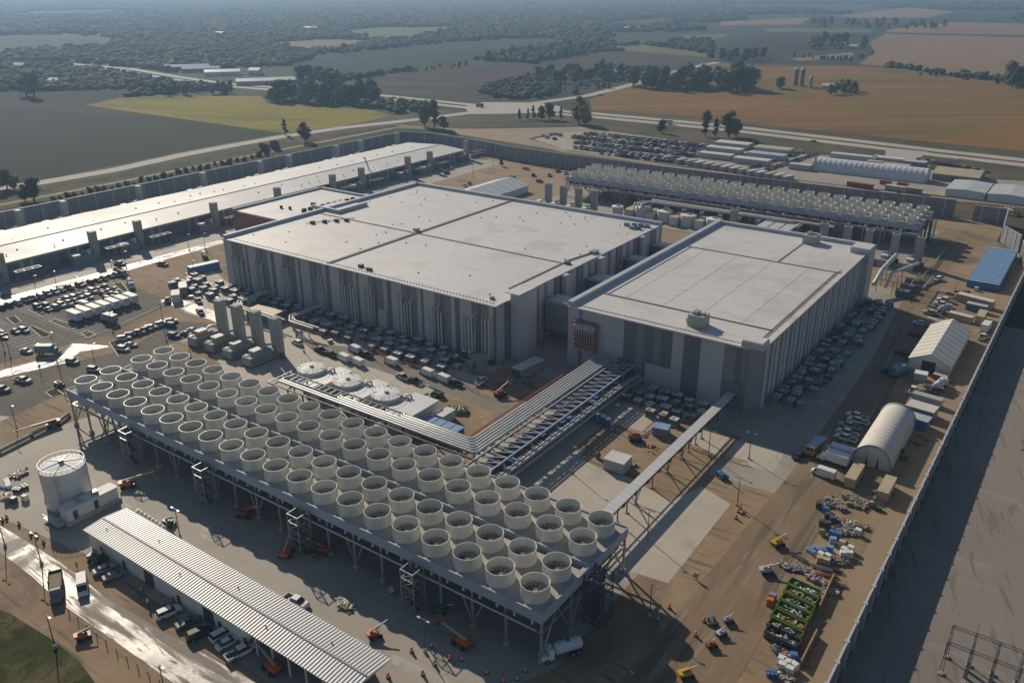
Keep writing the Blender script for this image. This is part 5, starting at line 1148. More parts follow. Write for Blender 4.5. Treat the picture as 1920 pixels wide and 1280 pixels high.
def gable(nm, label, x0, x1, y0, y1, he, hr, axis='y', roof=M_fabric, wall=M_white, ribs=0, cat='tent', ov=.3, door=True):
    t = thing(nm, label, cat, (x0, y0, 0)); xm = (x0+x1)/2; ym = (y0+y1)/2
    b = MB()
    if axis == 'y': b.extr([(x0, 0), (x1, 0), (x1, he), (xm, hr-.1), (x0, he)], y0, y1, wall, 'y')
    else: b.extr([(y0, 0), (y1, 0), (y1, he), (ym, hr-.1), (y0, he)][::-1], x0, x1, wall, 'x')
    b.build('wall', t)
    for s_ in (0, 1):
        b = MB()
        if axis == 'y':
            xa = x0-ov if s_ == 0 else x1+ov; z = he-ov*(hr-he)/(xm-x0)
            b.add([(xa, y0-ov, z), (xa, y1+ov, z), (xm, y1+ov, hr), (xm, y0-ov, hr), (xa, y0-ov, z-.12), (xa, y1+ov, z-.12), (xm, y1+ov, hr-.12), (xm, y0-ov, hr-.12)], [(0, 1, 2, 3) if s_ else (3, 2, 1, 0), (0, 3, 7, 4), (1, 2, 6, 5), (0, 1, 5, 4)], roof)
            for k in range(ribs): yy = y0+(k+.5)*(y1-y0)/ribs; b.beam((xa, yy, z+.03), (xm, yy, hr+.03), .18, M_wallL, .08)
        else:
            ya = y0-ov if s_ == 0 else y1+ov; z = he-ov*(hr-he)/(ym-y0)
            b.add([(x0-ov, ya, z), (x1+ov, ya, z), (x1+ov, ym, hr), (x0-ov, ym, hr), (x0-ov, ya, z-.12), (x1+ov, ya, z-.12), (x1+ov, ym, hr-.12), (x0-ov, ym, hr-.12)], [(0, 1, 2, 3), (0, 3, 7, 4), (1, 2, 6, 5), (0, 1, 5, 4)], roof)
            for k in range(ribs): xx = x0+(k+.5)*(x1-x0)/ribs; b.beam((xx, ya, z+.03), (xx, ym, hr+.03), .18, M_wallL, .08)
        b.build('roof', t)
    if door:
        b = MB()
        if axis == 'y': b.box((xm-2.2, y0-.12, .05), (xm+1.8, y0-.02, min(he, 3.6)), M_black)
        else: b.box((xm-2, y0-.12, .05), (xm+2, y0-.02, min(he, 3)), M_dsteel)
        b.build('door', t)
    return t
gable('gabled_tent', 'big white gabled tent with cream roof beside the right wall', -39.3, -27.2, 273, 309, 3.6, 6.4, ribs=9)
b = MB(); 
gable('gabled_tent', 'white gabled tent behind the biggest hall near the back wall', -302, -277, 366, 407, 4.0, 7.5, roof=mat('pale_metal_roof', (.62, .625, .63), (.56, .565, .57), scale=.3, rough=.5), ribs=6)
gable('barn', 'flat-roofed grey shed at the right end of the long arched tent', -90, -64, 575, 600, 4, 6, axis='x', roof=M_tan, wall=M_wallM, cat='shed')
# rows of flat cabins beyond the wall
def slab(nm, label, u, v, sx, sy, h, m, top, rz=0, group=None, cat='cabin'):
    p = G(u, v); return crate(nm, cat, label, p.x, p.y, sx, sy, h, m, top, rz, .12, group)
for i, (u, v, sx, sy, top) in enumerate(((1375, 276, 26, 12, M_roof), (1358, 286, 26, 9, M_roof), (1342, 297, 24, 8, M_roof), (1450, 286, 26, 12, M_tan), (1437, 297, 26, 9, M_par), (1410, 307, 24, 9, M_roof))):
    slab('flat_cabin', '%s wide flat cabin, %s group right of the big car park' % (nth(i % 3), 'left' if i < 3 else 'right'), u, v, sx, sy, 3.4, M_wallL, top, 0, 'wide flat cabins beyond the back wall')
for i in range(13):
    slab('container', '%s pale container from the left outside the back wall' % nth(i), 1278+i*16.5, 306+i*2.7, 3, 9, 2.8, M_wallL, (M_roof, M_tan, M_fabric)[i % 3], -.35, 'containers along the outside of the back wall', 'container')
for i, (u, v, sx, sy, top, m) in enumerate(((1600, 300, 30, 7, M_rib, M_wallL), (1665, 305, 20, 8, M_roof, M_wallL), (1680, 318, 16, 7, M_tan, M_wallM), (1640, 312, 10, 5, M_tan, M_wallM), (1500, 318, 14, 5, M_roof, M_wallL), (1715, 312, 14, 8, M_par, M_wallM))):
    slab('flat_cabin', 'flat shed behind the long arched tent, %s counted from the left' % nth(i), u, v, sx, sy, 3.4, m, top, 0, 'sheds behind the long arched tent')
for i, (xa, xb) in enumerate(((-75, -55), (-53.5, -33), (-31.5, -8))):
    gable('wide_shed', '%s of three wide pale ribbed roofs at the upper right edge' % ('left', 'middle', 'right')[i], xa, xb, 533, 562, 4.2, 4.9, roof=M_rib, wall=M_white, ribs=6, cat='shed', door=False)
t = slab('red_trailer', 'bright red trailer in front of the long arched tent', 1612, 352, 15, 3, 2.6, M_red, M_red, -.1, None, 'trailer')
slab('red_trailer', 'short red trailer behind the bright red one', 1660, 346, 6, 3, 2.2, M_red, M_red, -.1, None, 'trailer')
slab('red_trailer', 'red trailer nearest the end of the long arched tent', 1692, 350, 6, 3, 2.2, M_red, M_red, -.1, None, 'trailer')
slab('container', 'cream container right of the bright red trailer', 1680, 358, 12, 3, 2.8, M_wallL, M_fabric, -.1, None, 'container')
slab('container', 'grey container beside the cream one', 1712, 362, 9, 4, 3, M_wallM, M_tan, -.1, None, 'container')
# blue containers in a long block
for i in range(18):
    y = 368.5+i*3.15
    t = thing('blue_container', '%s blue container from the near end of the block by the haul road' % nth(i), 'container', (-37.6, y, 0), group='block of blue containers by the haul road')
    b = MB(); b.box((0, 0, .1), (11.6, 2.6, 2.9), M_blue)
    b.build('body', t, off=(0, 0, 0)); b = MB(); b.box((.2, .12, 2.9), (11.4, 2.48, 3.0), M_bluel); b.build('roof', t, off=(0, 0, 0))
    b = MB(); b.box((-.06, .3, .3), (0, 2.3, 2.7), M_wallM); b.build('door', t, off=(0, 0, 0))
# containers, trailers, stacks along the right yard
for a in (('container', 'container', 'tan container with an open dark end before the arched tent', 1600, 900, 2.5, 8.6, 2.6, M_tan, M_tan, 0), ('container', 'container', 'tan container beside the right wall, in front of the arched tent', 1660, 925, 2.5, 8.6, 2.6, M_tan, M_tan, 0),
          ('flat_cabin', 'cabin', 'long cream cabin above the gabled tent', 1827, 571, 13, 3.4, 3, M_tan, M_fabric, -.25), ('sign_trailer', 'trailer', 'dark blue trailer with a pale stripe above the gabled tent', 1830, 583, 7, 2.6, 2.6, M_blue, M_wallL, -.12), ('container', 'container', 'tan container standing end-on above the gabled tent', 1838, 601, 2.6, 8, 2.8, M_tan, M_tan, 0), ('container', 'container', 'low cream container behind the gabled tent roof', 1800, 600, 8, 2.6, 2.2, M_tan, M_fabric, -.2),
          ('generator_trailer', 'trailer', 'white box trailer before the door of the gabled tent', 1725, 712, 3.6, 3, 2.4, M_wallL, M_white, .1), ('container', 'container', 'pale grey container between the two tents', 1737, 756, 8, 2.5, 2.4, M_wallL, M_stack, -.1), ('flat_cabin', 'cabin', 'cream striped cabin right behind the arched tent', 1726, 778, 7.5, 5, 2.8, M_wallM, M_fabric, -.1), ('flat_cabin', 'cabin', 'blue-fronted grey cabin right of the arched tent', 1715, 797, 7, 4, 2.8, M_blue, M_par, -.1),
          ('container', 'container', 'small red and white box at the gabled tent corner', 1762, 712, 4, 1.8, 1.6, M_red, M_wallL, -.2)):
    nm, ct, lb, u, v, sx, sy, h, m, top, rz = a; p = G(u, v); crate(nm, ct, lb, p.x, p.y, sx, sy, h, m, top, rz, .06, None, M_black)
# dumpsters full of scrap
random.seed(4)
def heap(name, parent, x0, x1, y0, y1, z, n, cols, s=(.2, 1.2)):
    b = MB()
    for _ in range(n):
        x, y = random.uniform(x0, x1), random.uniform(y0, y1); a = random.uniform(0, 3.14); l = random.uniform(*s); zz = z+random.uniform(0, .35)
        b.beam((x-l/2*math.cos(a), y-l/2*math.sin(a), zz), (x+l/2*math.cos(a), y+l/2*math.sin(a), zz+random.uniform(-.15, .25)), random.uniform(.08, .45), random.choice(cols), random.uniform(.05, .25))
    o = b.build(name, parent, off=(0, 0, 0)); return o
for i, (u, v) in enumerate(((1506, 1112), (1500, 1126), (1493, 1141), (1486, 1156), (1477, 1172), (1470, 1189), (1466, 1204))):
    p = G(u, v); c = M_lime if i < 6 else M_dsteel; w = ('topmost', 'second', 'third', 'fourth', 'fifth', 'sixth', 'lowest dark blue')[i]
    t = thing('dumpster', '%s open dumpster in the stack of long scrap dumpsters at lower right' % w, 'dumpster', (p.x, p.y, .05), -.12, 'scrap dumpsters at lower right')
    b = MB(); b.box((-3.2, -1.15, 0), (3.2, -1.05, 1.7), c); b.box((-3.2, 1.05, 0), (3.2, 1.15, 1.7), c); b.box((-3.2, -1.05, 0), (-3.1, 1.05, 1.7), c); b.box((3.1, -1.05, 0), (3.2, 1.05, 1.7), c); b.box((-3.1, -1.05, .05), (3.1, 1.05, .15), M_black)
    for k in range(7): b.box((-3.0+k*.95, -1.22, .1), (-2.9+k*.95, -1.15, 1.6), c); b.box((-3.0+k*.95, 1.15, .1), (-2.9+k*.95, 1.22, 1.6), c)
    b.box((-3.25, -1.2, 1.7), (3.25, -1.03, 1.8), c); b.box((-3.25, 1.03, 1.7), (3.25, 1.2, 1.8), c); b.build('bin', t, off=(0, 0, 0))
    heap('scrap', t, -2.8, 2.8, -.9, .9, .9, 46, (M_steel, M_wood, M_white, M_wallM, M_dsteel, M_bluel) if i not in (1, 4) else (M_wood, M_brick, M_tan, M_steel))
# pallets and bundles
MATS = dict(w=M_white, b=M_blue, g=M_wallM, k=M_dsteel, t=M_wood, r=M_red, l=M_bluel, n=M_green, o=M_orange, s=M_steel, c=M_tan)
MN = dict(w='white wrapped', b='blue', g='grey', k='dark', t='wooden', r='red', l='pale blue', n='green', o='orange', s='steel', c='tan')
def pallet(u, v, key, kind, label, rz=0.0, s=1.0):
    p = G(u, v); m = MATS[key]; nm = {'wrap': 'wrapped_pallet', 'bars': 'bar_bundle', 'junk': 'scrap_pile', 'drums': 'drum_group', 'box': 'crate', 'reel': 'cable_reel'}[kind]
    t = thing(nm, label, {'wrap': 'pallet', 'bars': 'pipe bundle', 'junk': 'pile', 'drums': 'drums', 'box': 'crate', 'reel': 'cable reel'}[kind], (p.x, p.y, .05), rz)
    if kind in ('wrap', 'box'):
        b = MB(); b.box((-.6*s, -.5*s, 0), (.6*s, .5*s, .14), M_wood); b.build('pallet', t, off=(0, 0, 0)); b = MB(); b.box((-.55*s, -.46*s, .14), (.55*s, .46*s, 1.15*s), m); b.box((-.5*s, -.42*s, 1.15*s), (.5*s, .42*s, 1.2*s), m); b.build('load', t, off=(0, 0, 0))
    elif kind == 'bars':
        b = MB()
        for k in range(7): b.tube([(-2.4*s, -.5+k*.17, .3+(k % 2)*.14), (2.4*s, -.5+k*.17, .3+(k % 2)*.14)], .08, m, 6)
        b.build('bars', t, off=(0, 0, 0)); b = MB(); b.box((-1.6*s, -.7, 0), (-1.4*s, .8, .2), M_wood); b.box((1.4*s, -.7, 0), (1.6*s, .8, .2), M_wood); b.build('skids', t, off=(0, 0, 0))
    elif kind == 'reel':
        b = MB(); b.lathe([(.01, -.45), (.8, -.45), (.8, -.37), (.4, -.37), (.4, .37), (.8, .37), (.8, .45), (.01, .45)], M_wood, (0, 0, .8), 14, axis='y', smooth=False); b.build('reel', t, off=(0, 0, 0)); b = MB(); b.lathe([(.65, -.36), (.65, .36)], m, (0, 0, .8), 14, axis='y'); b.build('cable', t, off=(0, 0, 0))
    elif kind == 'drums':
        for k in range(6): b = MB(); b.lathe([(.3, 0), (.3, .88), (.01, .9)], m, (-.7+(k % 3)*.68, -.35+(k//3)*.7, 0), 10, smooth=False); b.build('drum', t, off=(0, 0, 0))
    else:
        heap('debris', t, -1.6*s, 1.6*s, -1.0*s, 1.0*s, .25, 44, (m, M_steel, M_wood, M_dsteel, M_tan, M_wallM), (.2, 1.2)); b = MB(); b.box((-1.2*s, -.8*s, 0), (1.2*s, .8*s, .35), M_wood); b.build('base', t, off=(0, 0, 0))
    return t
spots = [(1520, 1036, 'l', 'drums', 'front blue drums'), (1532, 1032, 'l', 'drums', 'drums right of the front blue drums'), (1543, 1040, 'b', 'box', 'upper blue crate'), (1555, 1034, 'l', 'wrap', 'blue-topped pallet'), (1538, 1046, 'w', 'wrap', 'first cream pallet'), (1551, 1049, 'w', 'wrap', 'second cream pallet'), (1537, 1054, 'c', 'wrap', 'third cream pallet'), (1549, 1058, 'c', 'wrap', 'fourth cream pallet'),
 (1560, 1005, 'b', 'box', 'bright blue crate, left'), (1571, 1009, 'b', 'box', 'bright blue crate, right'), (1561, 1018, 'l', 'wrap', 'blue bundle below the crates'), (1578, 1024, 'c', 'box', 'tan crate by the white pallets'), (1582, 1037, 'w', 'wrap', 'big white pallet, upper left'), (1594, 1034, 'w', 'wrap', 'big white pallet, upper right'), (1580, 1044, 'w', 'wrap', 'big white pallet, lower left'), (1592, 1044, 'w', 'wrap', 'big white pallet, lower right'),
 (1570, 1048, 'r', 'junk', 'red barrier pile'), (1576, 1056, 'r', 'junk', 'red tubing'), (1540, 1066, 's', 'bars', 'long steel bars'), (1559, 1070, 'k', 'bars', 'dark bars'), (1547, 946, 'k', 'junk', 'dark machinery, upper'), (1560, 938, 'k', 'junk', 'dark machinery, topmost'), (1575, 952, 'g', 'junk', 'grey pallets'), (1534, 951, 'k', 'box', 'black crate'), (1546, 955, 's', 'reel', 'steel reel'), (1548, 961, 'b', 'box', 'small blue box'), (1551, 972, 'k', 'box', 'dark box, left'), (1561, 979, 'k', 'box', 'dark box, right'), (1540, 985, 'k', 'box', 'dark box, lower left'), (1551, 988, 'k', 'box', 'dark box, lower right'), (1542, 1003, 'l', 'reel', 'pale blue reel'), (1568, 975, 'g', 'junk', 'grey rubble'), (1580, 990, 'k', 'junk', 'dark rubble'), (1592, 985, 'n', 'junk', 'green-grey rubble'), (1588, 999, 'o', 'junk', 'orange-tinted rubble'), (1600, 992, 'k', 'junk', 'dark heap'), (1612, 987, 't', 'junk', 'timber heap'), (1608, 1002, 'w', 'box', 'white box by the timber'), (1571, 998, 'o', 'junk', 'orange pile'), (1598, 946, 'k', 'junk', 'dark pile by containers'), (1612, 950, 'g', 'junk', 'grey pile by containers'), (1607, 938, 'r', 'junk', 'red-grey pile'), (1622, 944, 'w', 'junk', 'white frames'), (1634, 950, 'w', 'reel', 'white reel'), (1645, 955, 'n', 'drums', 'green drums'), (1590, 935, 't', 'junk', 'low timber pile'), (1640, 940, 'k', 'bars', 'bars before the tan container'), (1648, 925, 't', 'junk', 'timber beside the tan container'),
 (1472, 1061, 's', 'junk', 'pipe fittings, left'), (1487, 1066, 's', 'junk', 'pipe fittings, middle'), (1503, 1068, 'w', 'junk', 'pipe fittings, right'), (1515, 1075, 's', 'bars', 'white-ended pipes'), (1497, 1046, 'k', 'bars', 'dark rods'), (1525, 1085, 'r', 'junk', 'red scraps'), (1535, 1090, 'o', 'junk', 'orange scraps'), (1548, 1080, 'r', 'bars', 'red bars'), (1555, 1110, 'w', 'junk', 'broken white panels'), (1565, 1098, 't', 'bars', 'leaning timber'), (1443, 1133, 'o', 'box', 'small orange pallet'), (1448, 1124, 'g', 'box', 'grey pallet above it'),
 (1463, 1222, 'k', 'junk', 'dark parts below the dumpsters'), (1475, 1230, 'r', 'junk', 'red parts'), (1487, 1236, 'b', 'box', 'blue crates at the bottom'), (1465, 1243, 'w', 'wrap', 'white bag, first'), (1475, 1249, 'w', 'wrap', 'white bag, second'), (1488, 1254, 'w', 'wrap', 'white bag, third'), (1466, 1254, 'w', 'wrap', 'white bag, fourth'), (1480, 1262, 'w', 'wrap', 'white bag, fifth'), (1447, 1266, 'b', 'drums', 'blue drums in the bottom corner'), (1470, 1272, 't', 'junk', 'timber at the bottom edge'), (1500, 1240, 't', 'bars', 'timber right of the bags'),
 (1745, 575, 't', 'junk', 'pallets above the gabled tent'), (1750, 600, 'w', 'bars', 'pale bars above the gabled tent'), (1780, 552, 'k', 'junk', 'dark stacks before the blue containers'), (1800, 548, 'k', 'bars', 'dark bars before the blue containers'), (1815, 552, 'r', 'box', 'red box before the blue containers'), (1830, 545, 'w', 'box', 'white box before the blue containers'), (1790, 560, 't', 'junk', 'timber near the white pickups'), (1768, 548, 'w', 'bars', 'white bars near the haul road'), (1740, 724, 'o', 'junk', 'orange pile at the tent door'), (1755, 730, 't', 'junk', 'timber at the tent door'), (1720, 830, 't', 'junk', 'orange-brown timber beside the arched tent'), (1733, 822, 't', 'bars', 'timber behind the arched tent'), (1690, 850, 'n', 'box', 'green crate at the arched tent side'), (1694, 862, 'n', 'box', 'lower green crate at the tent side'),
 (44, 886, 'b', 'junk', 'blue machine parts in the left yard'), (30, 893, 't', 'junk', 'timber scraps in the left yard'), (14, 906, 's', 'bars', 'silver pipes in the left yard'), (6, 915, 'b', 'bars', 'long blue pipes at the left edge'), (33, 921, 'k', 'drums', 'dark drums in the left yard'), (47, 915, 'n', 'drums', 'green drums in the left yard'), (8, 932, 'o', 'junk', 'orange scraps at the left edge'), (14, 941, 't', 'box', 'tan crate in the left yard'), (27, 942, 'k', 'box', 'dark crate in the left yard'), (48, 938, 'w', 'box', 'white box by the lamp post'),
 (585, 1045, 'r', 'junk', 'pink fabric under the fan rings'), (560, 1030, 'r', 'box', 'red box under the fan rings'), (650, 1137, 'w', 'junk', 'white frames on the shadow edge'), (640, 1130, 'w', 'junk', 'white cut-outs on the shadow edge'), (733, 1112, 'w', 'reel', 'white reel under the fan rings'), (762, 1125, 't', 'junk', 'yellow parts by the stair tower'), (820, 1150, 'n', 'junk', 'green parts by the stair tower'), (1143, 805, 'n', 'junk', 'dark green compressor by the toilets'), (1120, 858, 'k', 'reel', 'dark reel before the pale ribbed box'), (1183, 870, 'k', 'junk', 'dark frames right of the pale ribbed box'), (890, 700, 'r', 'junk', 'rusty steel by the lamp post'), (850, 690, 't', 'junk', 'yellow scaffolding parts lying on the equipment yard'), (790, 668, 't', 'junk', 'yellow lift parts on the yard'), (985, 715, 's', 'bars', 'grey pipes beside the silver rack'), (990, 722, 'k', 'bars', 'dark pipes beside the silver rack')]
BK_ = {}
for a in spots:
    u, v, key, kind, lb = a
    pallet(u, v, key, kind, lb + (' in the storage yard' if 1430 < u < 1660 and len(lb.split()) < 9 else ''), random.uniform(-.5, .5), 1.25 if kind in ('wrap', 'box') else .95)
heapm = (M_steel, M_wood, M_tan, M_brick, M_dsteel, M_white)
t = thing('skip', 'green skip filled with white and green rubbish beside the red guard rail', 'dumpster', (*G(856, 772).xy, .05), .5)
b = MB(); b.box((-3, -1.5, 0), (3, -1.4, 1.2), M_lime); b.box((-3, 1.4, 0), (3, 1.5, 1.2), M_lime); b.box((-3, -1.4, 0), (-2.9, 1.4, 1.2), M_lime); b.box((2.9, -1.4, 0), (3, 1.4, 1.2), M_lime); b.box((-2.9, -1.4, .05), (2.9, 1.4, .2), M_black); b.build('bin', t, off=(0, 0, 0)); heap('rubbish', t, -2.6, 2.6, -1.2, 1.2, .8, 50, (M_lime, M_white, M_green, M_wood))
# timber windbreaks beside the dumpsters
for i, (p, q) in enumerate((((1562, 1085), (1535, 1145)), ((1530, 1190), (1500, 1250)))):
    a, c = G(*p), G(*q); t = thing('timber_barrier', '%s slanting timber barrier right of the scrap dumpsters' % ('upper', 'lower')[i], 'barrier', (a.x, a.y, 0)); b = MB(); b.beam((a.x, a.y, .8), (c.x, c.y, .8), .25, M_wood, 1.5); b.build('boards', t)
    b = MB()
    for f in (.1, .5, .9): x, y = a.x+(c.x-a.x)*f, a.y+(c.y-a.y)*f; b.beam((x, y, 1.3), (x+1.2, y, 0), .15, M_wood)
    b.build('props', t)
# substation gantries on the gravel
def gantry(label, x0, y0, sx, sy, h):
    t = thing('substation_gantry', label, 'gantry', (x0, y0, 0)); b = MB(); xs = [x0+sx*k/4 for k in range(5)]
    for x in xs:
        for y in (y0, y0+sy):
            for d in (-.3, .3): b.beam((x+d, y, 0), (x+d*.4, y, h), .09, M_dsteel)
            for k in range(6): b.beam((x-.3+.03*k, y, k*h/6), (x+.3-.03*k, y, (k+1)*h/6), .05, M_dsteel)
            b.build('lattice_post', t); b = MB()
    b = MB()
    for y in (y0, y0+sy):
        for z in (h, h-.6): b.beam((x0, y, z), (x0+sx, y, z), .09, M_dsteel)
        for k in range(16): b.beam((x0+sx*k/16, y, h-.6*(k % 2)), (x0+sx*(k+1)/16, y, h-.6*((k+1) % 2)), .05, M_dsteel)
    for x in xs: b.beam((x, y0, h), (x, y0+sy, h), .09, M_dsteel); b.beam((x, y0, h*.6), (x, y0+sy, h*.6), .09, M_dsteel)
    b.build('crossbeams', t); b = MB()
    for x in xs[1:]:
        for y in (y0+1.5, y0+sy-1.5): b.lathe([(.14, 0), (.2, .2), (.1, .4), (.2, .6), (.1, .8), (.2, 1), (.1, 1.2)], M_wallM, (x, y, h-1.9), 8); b.cbox((x, y, 0), (.5, .5, 2.2), M_wallM)
    b.build('insulators', t); b = MB()
    for x in xs: b.cbox((x, y0, 0), (.9, .9, .35), M_foot); b.cbox((x, y0+sy, 0), (.9, .9, .35), M_foot); 
    b.build('footings', t); b = MB(); b.beam((xs[1], y0+sy, h), (xs[1], y0+sy, h+2), .08, M_dsteel); b.beam((xs[3], y0+sy, h), (xs[3], y0+sy, h+2), .08, M_dsteel); b.build('lightning_rods', t)
    return t
gantry('grey lattice gantry on the gravel at the bottom right corner', -5, 138.5, 15, 5, 7.4)
gantry('grey lattice gantry cut by the right picture edge', -3, 236, 14, 6, 6)
# ================================================================ lamps, lifts, barriers, people
def make_lamp(h, double):
    t = thing('street_lamp', 'x', 'street lamp'); b = MB(); b.lathe([(.34, 0), (.34, .7)], M_foot, n=8, smooth=False); b.build('footing', t)
    b = MB(); b.lathe([(.13, .7), (.08, h)], M_dsteel, n=8); b.beam((-1.1 if double else 0, 0, h), (1.1, 0, h), .09, M_dsteel); b.build('pole', t)
    for s_ in ((-1, 1) if double else (1,)): b = MB(); b.box((s_*1.1-.35, -.18, h-.08), (s_*1.1+.35, .18, h+.04), M_steel); b.build('lamp_head', t)
    return Proto(t)
LP = [make_lamp(7.6, False), make_lamp(7.6, True)]
lamps = [(1070, 885, 0, 'on the big right slab near the fan rings'), (1214, 1010, 1, 'on the walkway shadow of the big right slab'), (1218, 1155, 0, 'in the dark corner below the right end of the fan rings'), (797, 1222, 1, 'on the curved kerb below the front row of fan rings'), (338, 1008, 1, 'behind the left half of the ribbed roof'), (78, 1057, 1, 'at the big tank side of the wet road'), (104, 1214, 0, 'at the grass bank at lower left'), (10, 1024, 1, 'at the left edge of the wet road'), (312, 1310, 0, 'at the bottom edge beside the wet road'),
 (32, 805, 0, 'left of the fan rings near the left edge'), (117, 717, 0, 'on the asphalt left of the fan rings'), (74, 687, 0, 'beside the bright curved wet street'), (103, 661, 0, 'beside the flatbed on the bright street'), (179, 686, 0, 'just behind the left corner of the fan rings'), (20, 671, 0, 'upper one at the left edge of the lot'), (9, 662, 0, 'at the very left edge of the lot'), (212, 624, 0, 'before the leftmost white box trailers'), (306, 605, 0, 'behind the slanted row of vehicles'), (312, 640, 1, 'below the slanted row of vehicles'), (358, 672, 0, 'left of the generators by the grass'), (69, 552, 0, 'first along the bright street beside the car lot'), (107, 541, 0, 'second along the bright street beside the car lot'), (149, 552, 0, 'at the end of the first car row'), (213, 520, 0, 'third along the bright street beside the long hall'), (237, 504, 0, 'fourth along the bright street beside the long hall'), (355, 470, 0, 'near the left corner of the biggest hall'), (385, 468, 0, 'nearest the left corner of the biggest hall'), (352, 545, 0, 'among the boxes left of the hall yard'), (365, 520, 0, 'left of the blue lorry trailer'),
 (570, 660, 1, 'right of the rightmost generator'), (684, 657, 0, 'first in the equipment yard from the left'), (766, 646, 0, 'second in the equipment yard from the left'), (852, 705, 0, 'beside the dark loaded trailer'), (876, 700, 1, 'on the big footing in the equipment yard'), (1018, 664, 0, 'between the two tall halls at the alley mouth'), (1150, 803, 0, 'at the front edge of the pale slab'), (1328, 855, 0, 'right of the covered walkway by the red barriers'), (1404, 860, 1, 'on the slab right of the walkway'), (1382, 948, 1, 'beside the haul road by the orange barrels'), (1786, 566, 0, 'beside the white pickups at the right'), (1122, 425, 0, 'in the gap between the halls'), (830, 300, 0, 'left of the far right end of the long hall'), (925, 318, 0, 'on the bare ground behind the halls'), (887, 332, 0, 'behind the biggest hall left of the gabled tent')]
for i, (u, v, d, lb) in enumerate(lamps):
    p = G(u, v); LP[d].put((p.x, p.y, .05), R(random.choice((0, 90)) if not d else 0), 'dark %s-headed lamp post %s' % ('double' if d else 'single', lb), 'lamp posts around the site')
def make_barrel():
    t = thing('traffic_barrel', 'x', 'traffic barrel'); b = MB(); b.lathe([(.34, .08), (.30, .35)], M_orange, n=12, caps=False); b.lathe([(.30, .55), (.27, .8)], M_orange, n=12, caps=False); b.lathe([(.25, .92), (.22, 1.1), (.01, 1.12)], M_orange, n=12, caps=False); b.build('barrel', t)
    b = MB(); b.lathe([(.30, .35), (.30, .55)], M_white, n=12, caps=False); b.lathe([(.27, .8), (.25, .92)], M_white, n=12, caps=False); b.build('reflective_bands', t); b = MB(); b.lathe([(.45, 0), (.45, .08), (.3, .1)], M_tyre, n=12); b.build('base', t); return Proto(t)
BR = make_barrel()
for i, (u, v, lb) in enumerate(((772, 1222, 'left of the curved kerb lamp post'), (809, 1212, 'just right of the kerb lamp post'), (843, 1236, 'right on the kerb curve'), (815, 1246, 'inside the kerb curve'), (866, 1237, 'below the boom lift, right one'), (793, 1265, 'lowest near the kerb lamp post'), (728, 1270, 'by the right corner of the ribbed roof'), (912, 1262, 'between kerb and bottom edge'), (944, 1278, 'at the bottom edge'), (985, 1258, 'left of the white tanker, upper'), (970, 1274, 'left of the white tanker, lower'), (1234, 1162, 'right of the shaded lamp post'), (1255, 1140, 'where the shade meets the dirt'), (1320, 1165, 'upper one by the drilling machines'), (1304, 1192, 'lower one by the drilling machines'), (1384, 960, 'first beside the haul road lamp post'), (1388, 953, 'second beside the haul road lamp post'), (1380, 972, 'lowest beside the haul road lamp post'), (1393, 962, 'rightmost beside the haul road lamp post'), (36, 984, 'second along the left wet road'), (58, 1003, 'third along the left wet road'), (69, 1004, 'beside the wet road lamp post'), (82, 1018, 'right of the wet road lamp post'), (13, 972, 'first along the left wet road'), (5, 977, 'at the left edge of the wet road'), (323, 1127, 'right one along the shed front'), (307, 1133, 'middle one along the shed front'), (266, 1107, 'left one along the shed front'), (1588, 905, 'beside the open tan container'), (1664, 902, 'right of the tan container by the wall'), (1648, 768, 'behind the arched tent pickups'))):
    p = G(u, v); BR.put((p.x, p.y, .08), 0, 'orange and white traffic barrel %s' % lb, 'orange traffic barrels', scale=.95)
# telescopic boom lifts and handlers
def lift(nm, cat, label, u, v, rz, m, length=9.0, elev=8.0, back=True, z=.06, basket=True):
    p = G(u, v); t = thing(nm, label, cat, (p.x, p.y, z), R(rz)); e = R(elev)
    b = MB(); b.box((-1.6, -.95, .5), (1.6, .95, 1.0), M_dsteel); b.box((-1.9, -.9, 1.0), (.9, .9, 1.75), m); b.box((-2.1, -.7, 1.2), (-1.9, .7, 1.7), m); b.build('chassis', t, off=(0, 0, 0))
    for x in (-1.15, 1.15):
        for y in (-1.1, 1.1): b = MB(); b.lathe([(.01, -.2), (.5, -.2), (.5, .2), (.01, .2)], M_tyre, (x, y, .5), 12, axis='y'); b.build('wheel', t, off=(0, 0, 0))
    b = MB(); q = Vector((-1.2, 0, 1.9)); d = Vector((math.cos(e), 0, math.sin(e))); b.beam(q, q+d*length*.6, .42, M_tan if m is M_orange else m); b.beam(q+d*length*.5, q+d*length, .28, M_wallL); b.beam((.3, 0, 1.7), q+d*3.2, .2, M_steel); b.build('boom', t, off=(0, 0, 0))
    if nm in ('drill_rig', 'pump_machine', 'loader', 'telehandler'): t.scale = (.78,)*3 if nm != 'drill_rig' else (.6,)*3
    if basket:
        k = q+d*length; b = MB()
        for z2 in (0, .55, 1.1):
            for a, c in (((0, -.9), (0, .9)), ((1, -.9), (1, .9)), ((0, -.9), (1, -.9)), ((0, .9), (1, .9))): b.beam((k.x+a[0], a[1], k.z-.6+z2), (k.x+c[0], c[1], k.z-.6+z2), .06, m)
        b.box((k.x, -.9, k.z-.68), (k.x+1, .9, k.z-.6), M_dsteel)
        for a in ((0, -.9), (0, .9), (1, -.9), (1, .9)): b.beam((k.x+a[0], a[1], k.z-.6), (k.x+a[0], a[1], k.z+.5), .06, m)
        b.build('basket', t, off=(0, 0, 0))
    return t
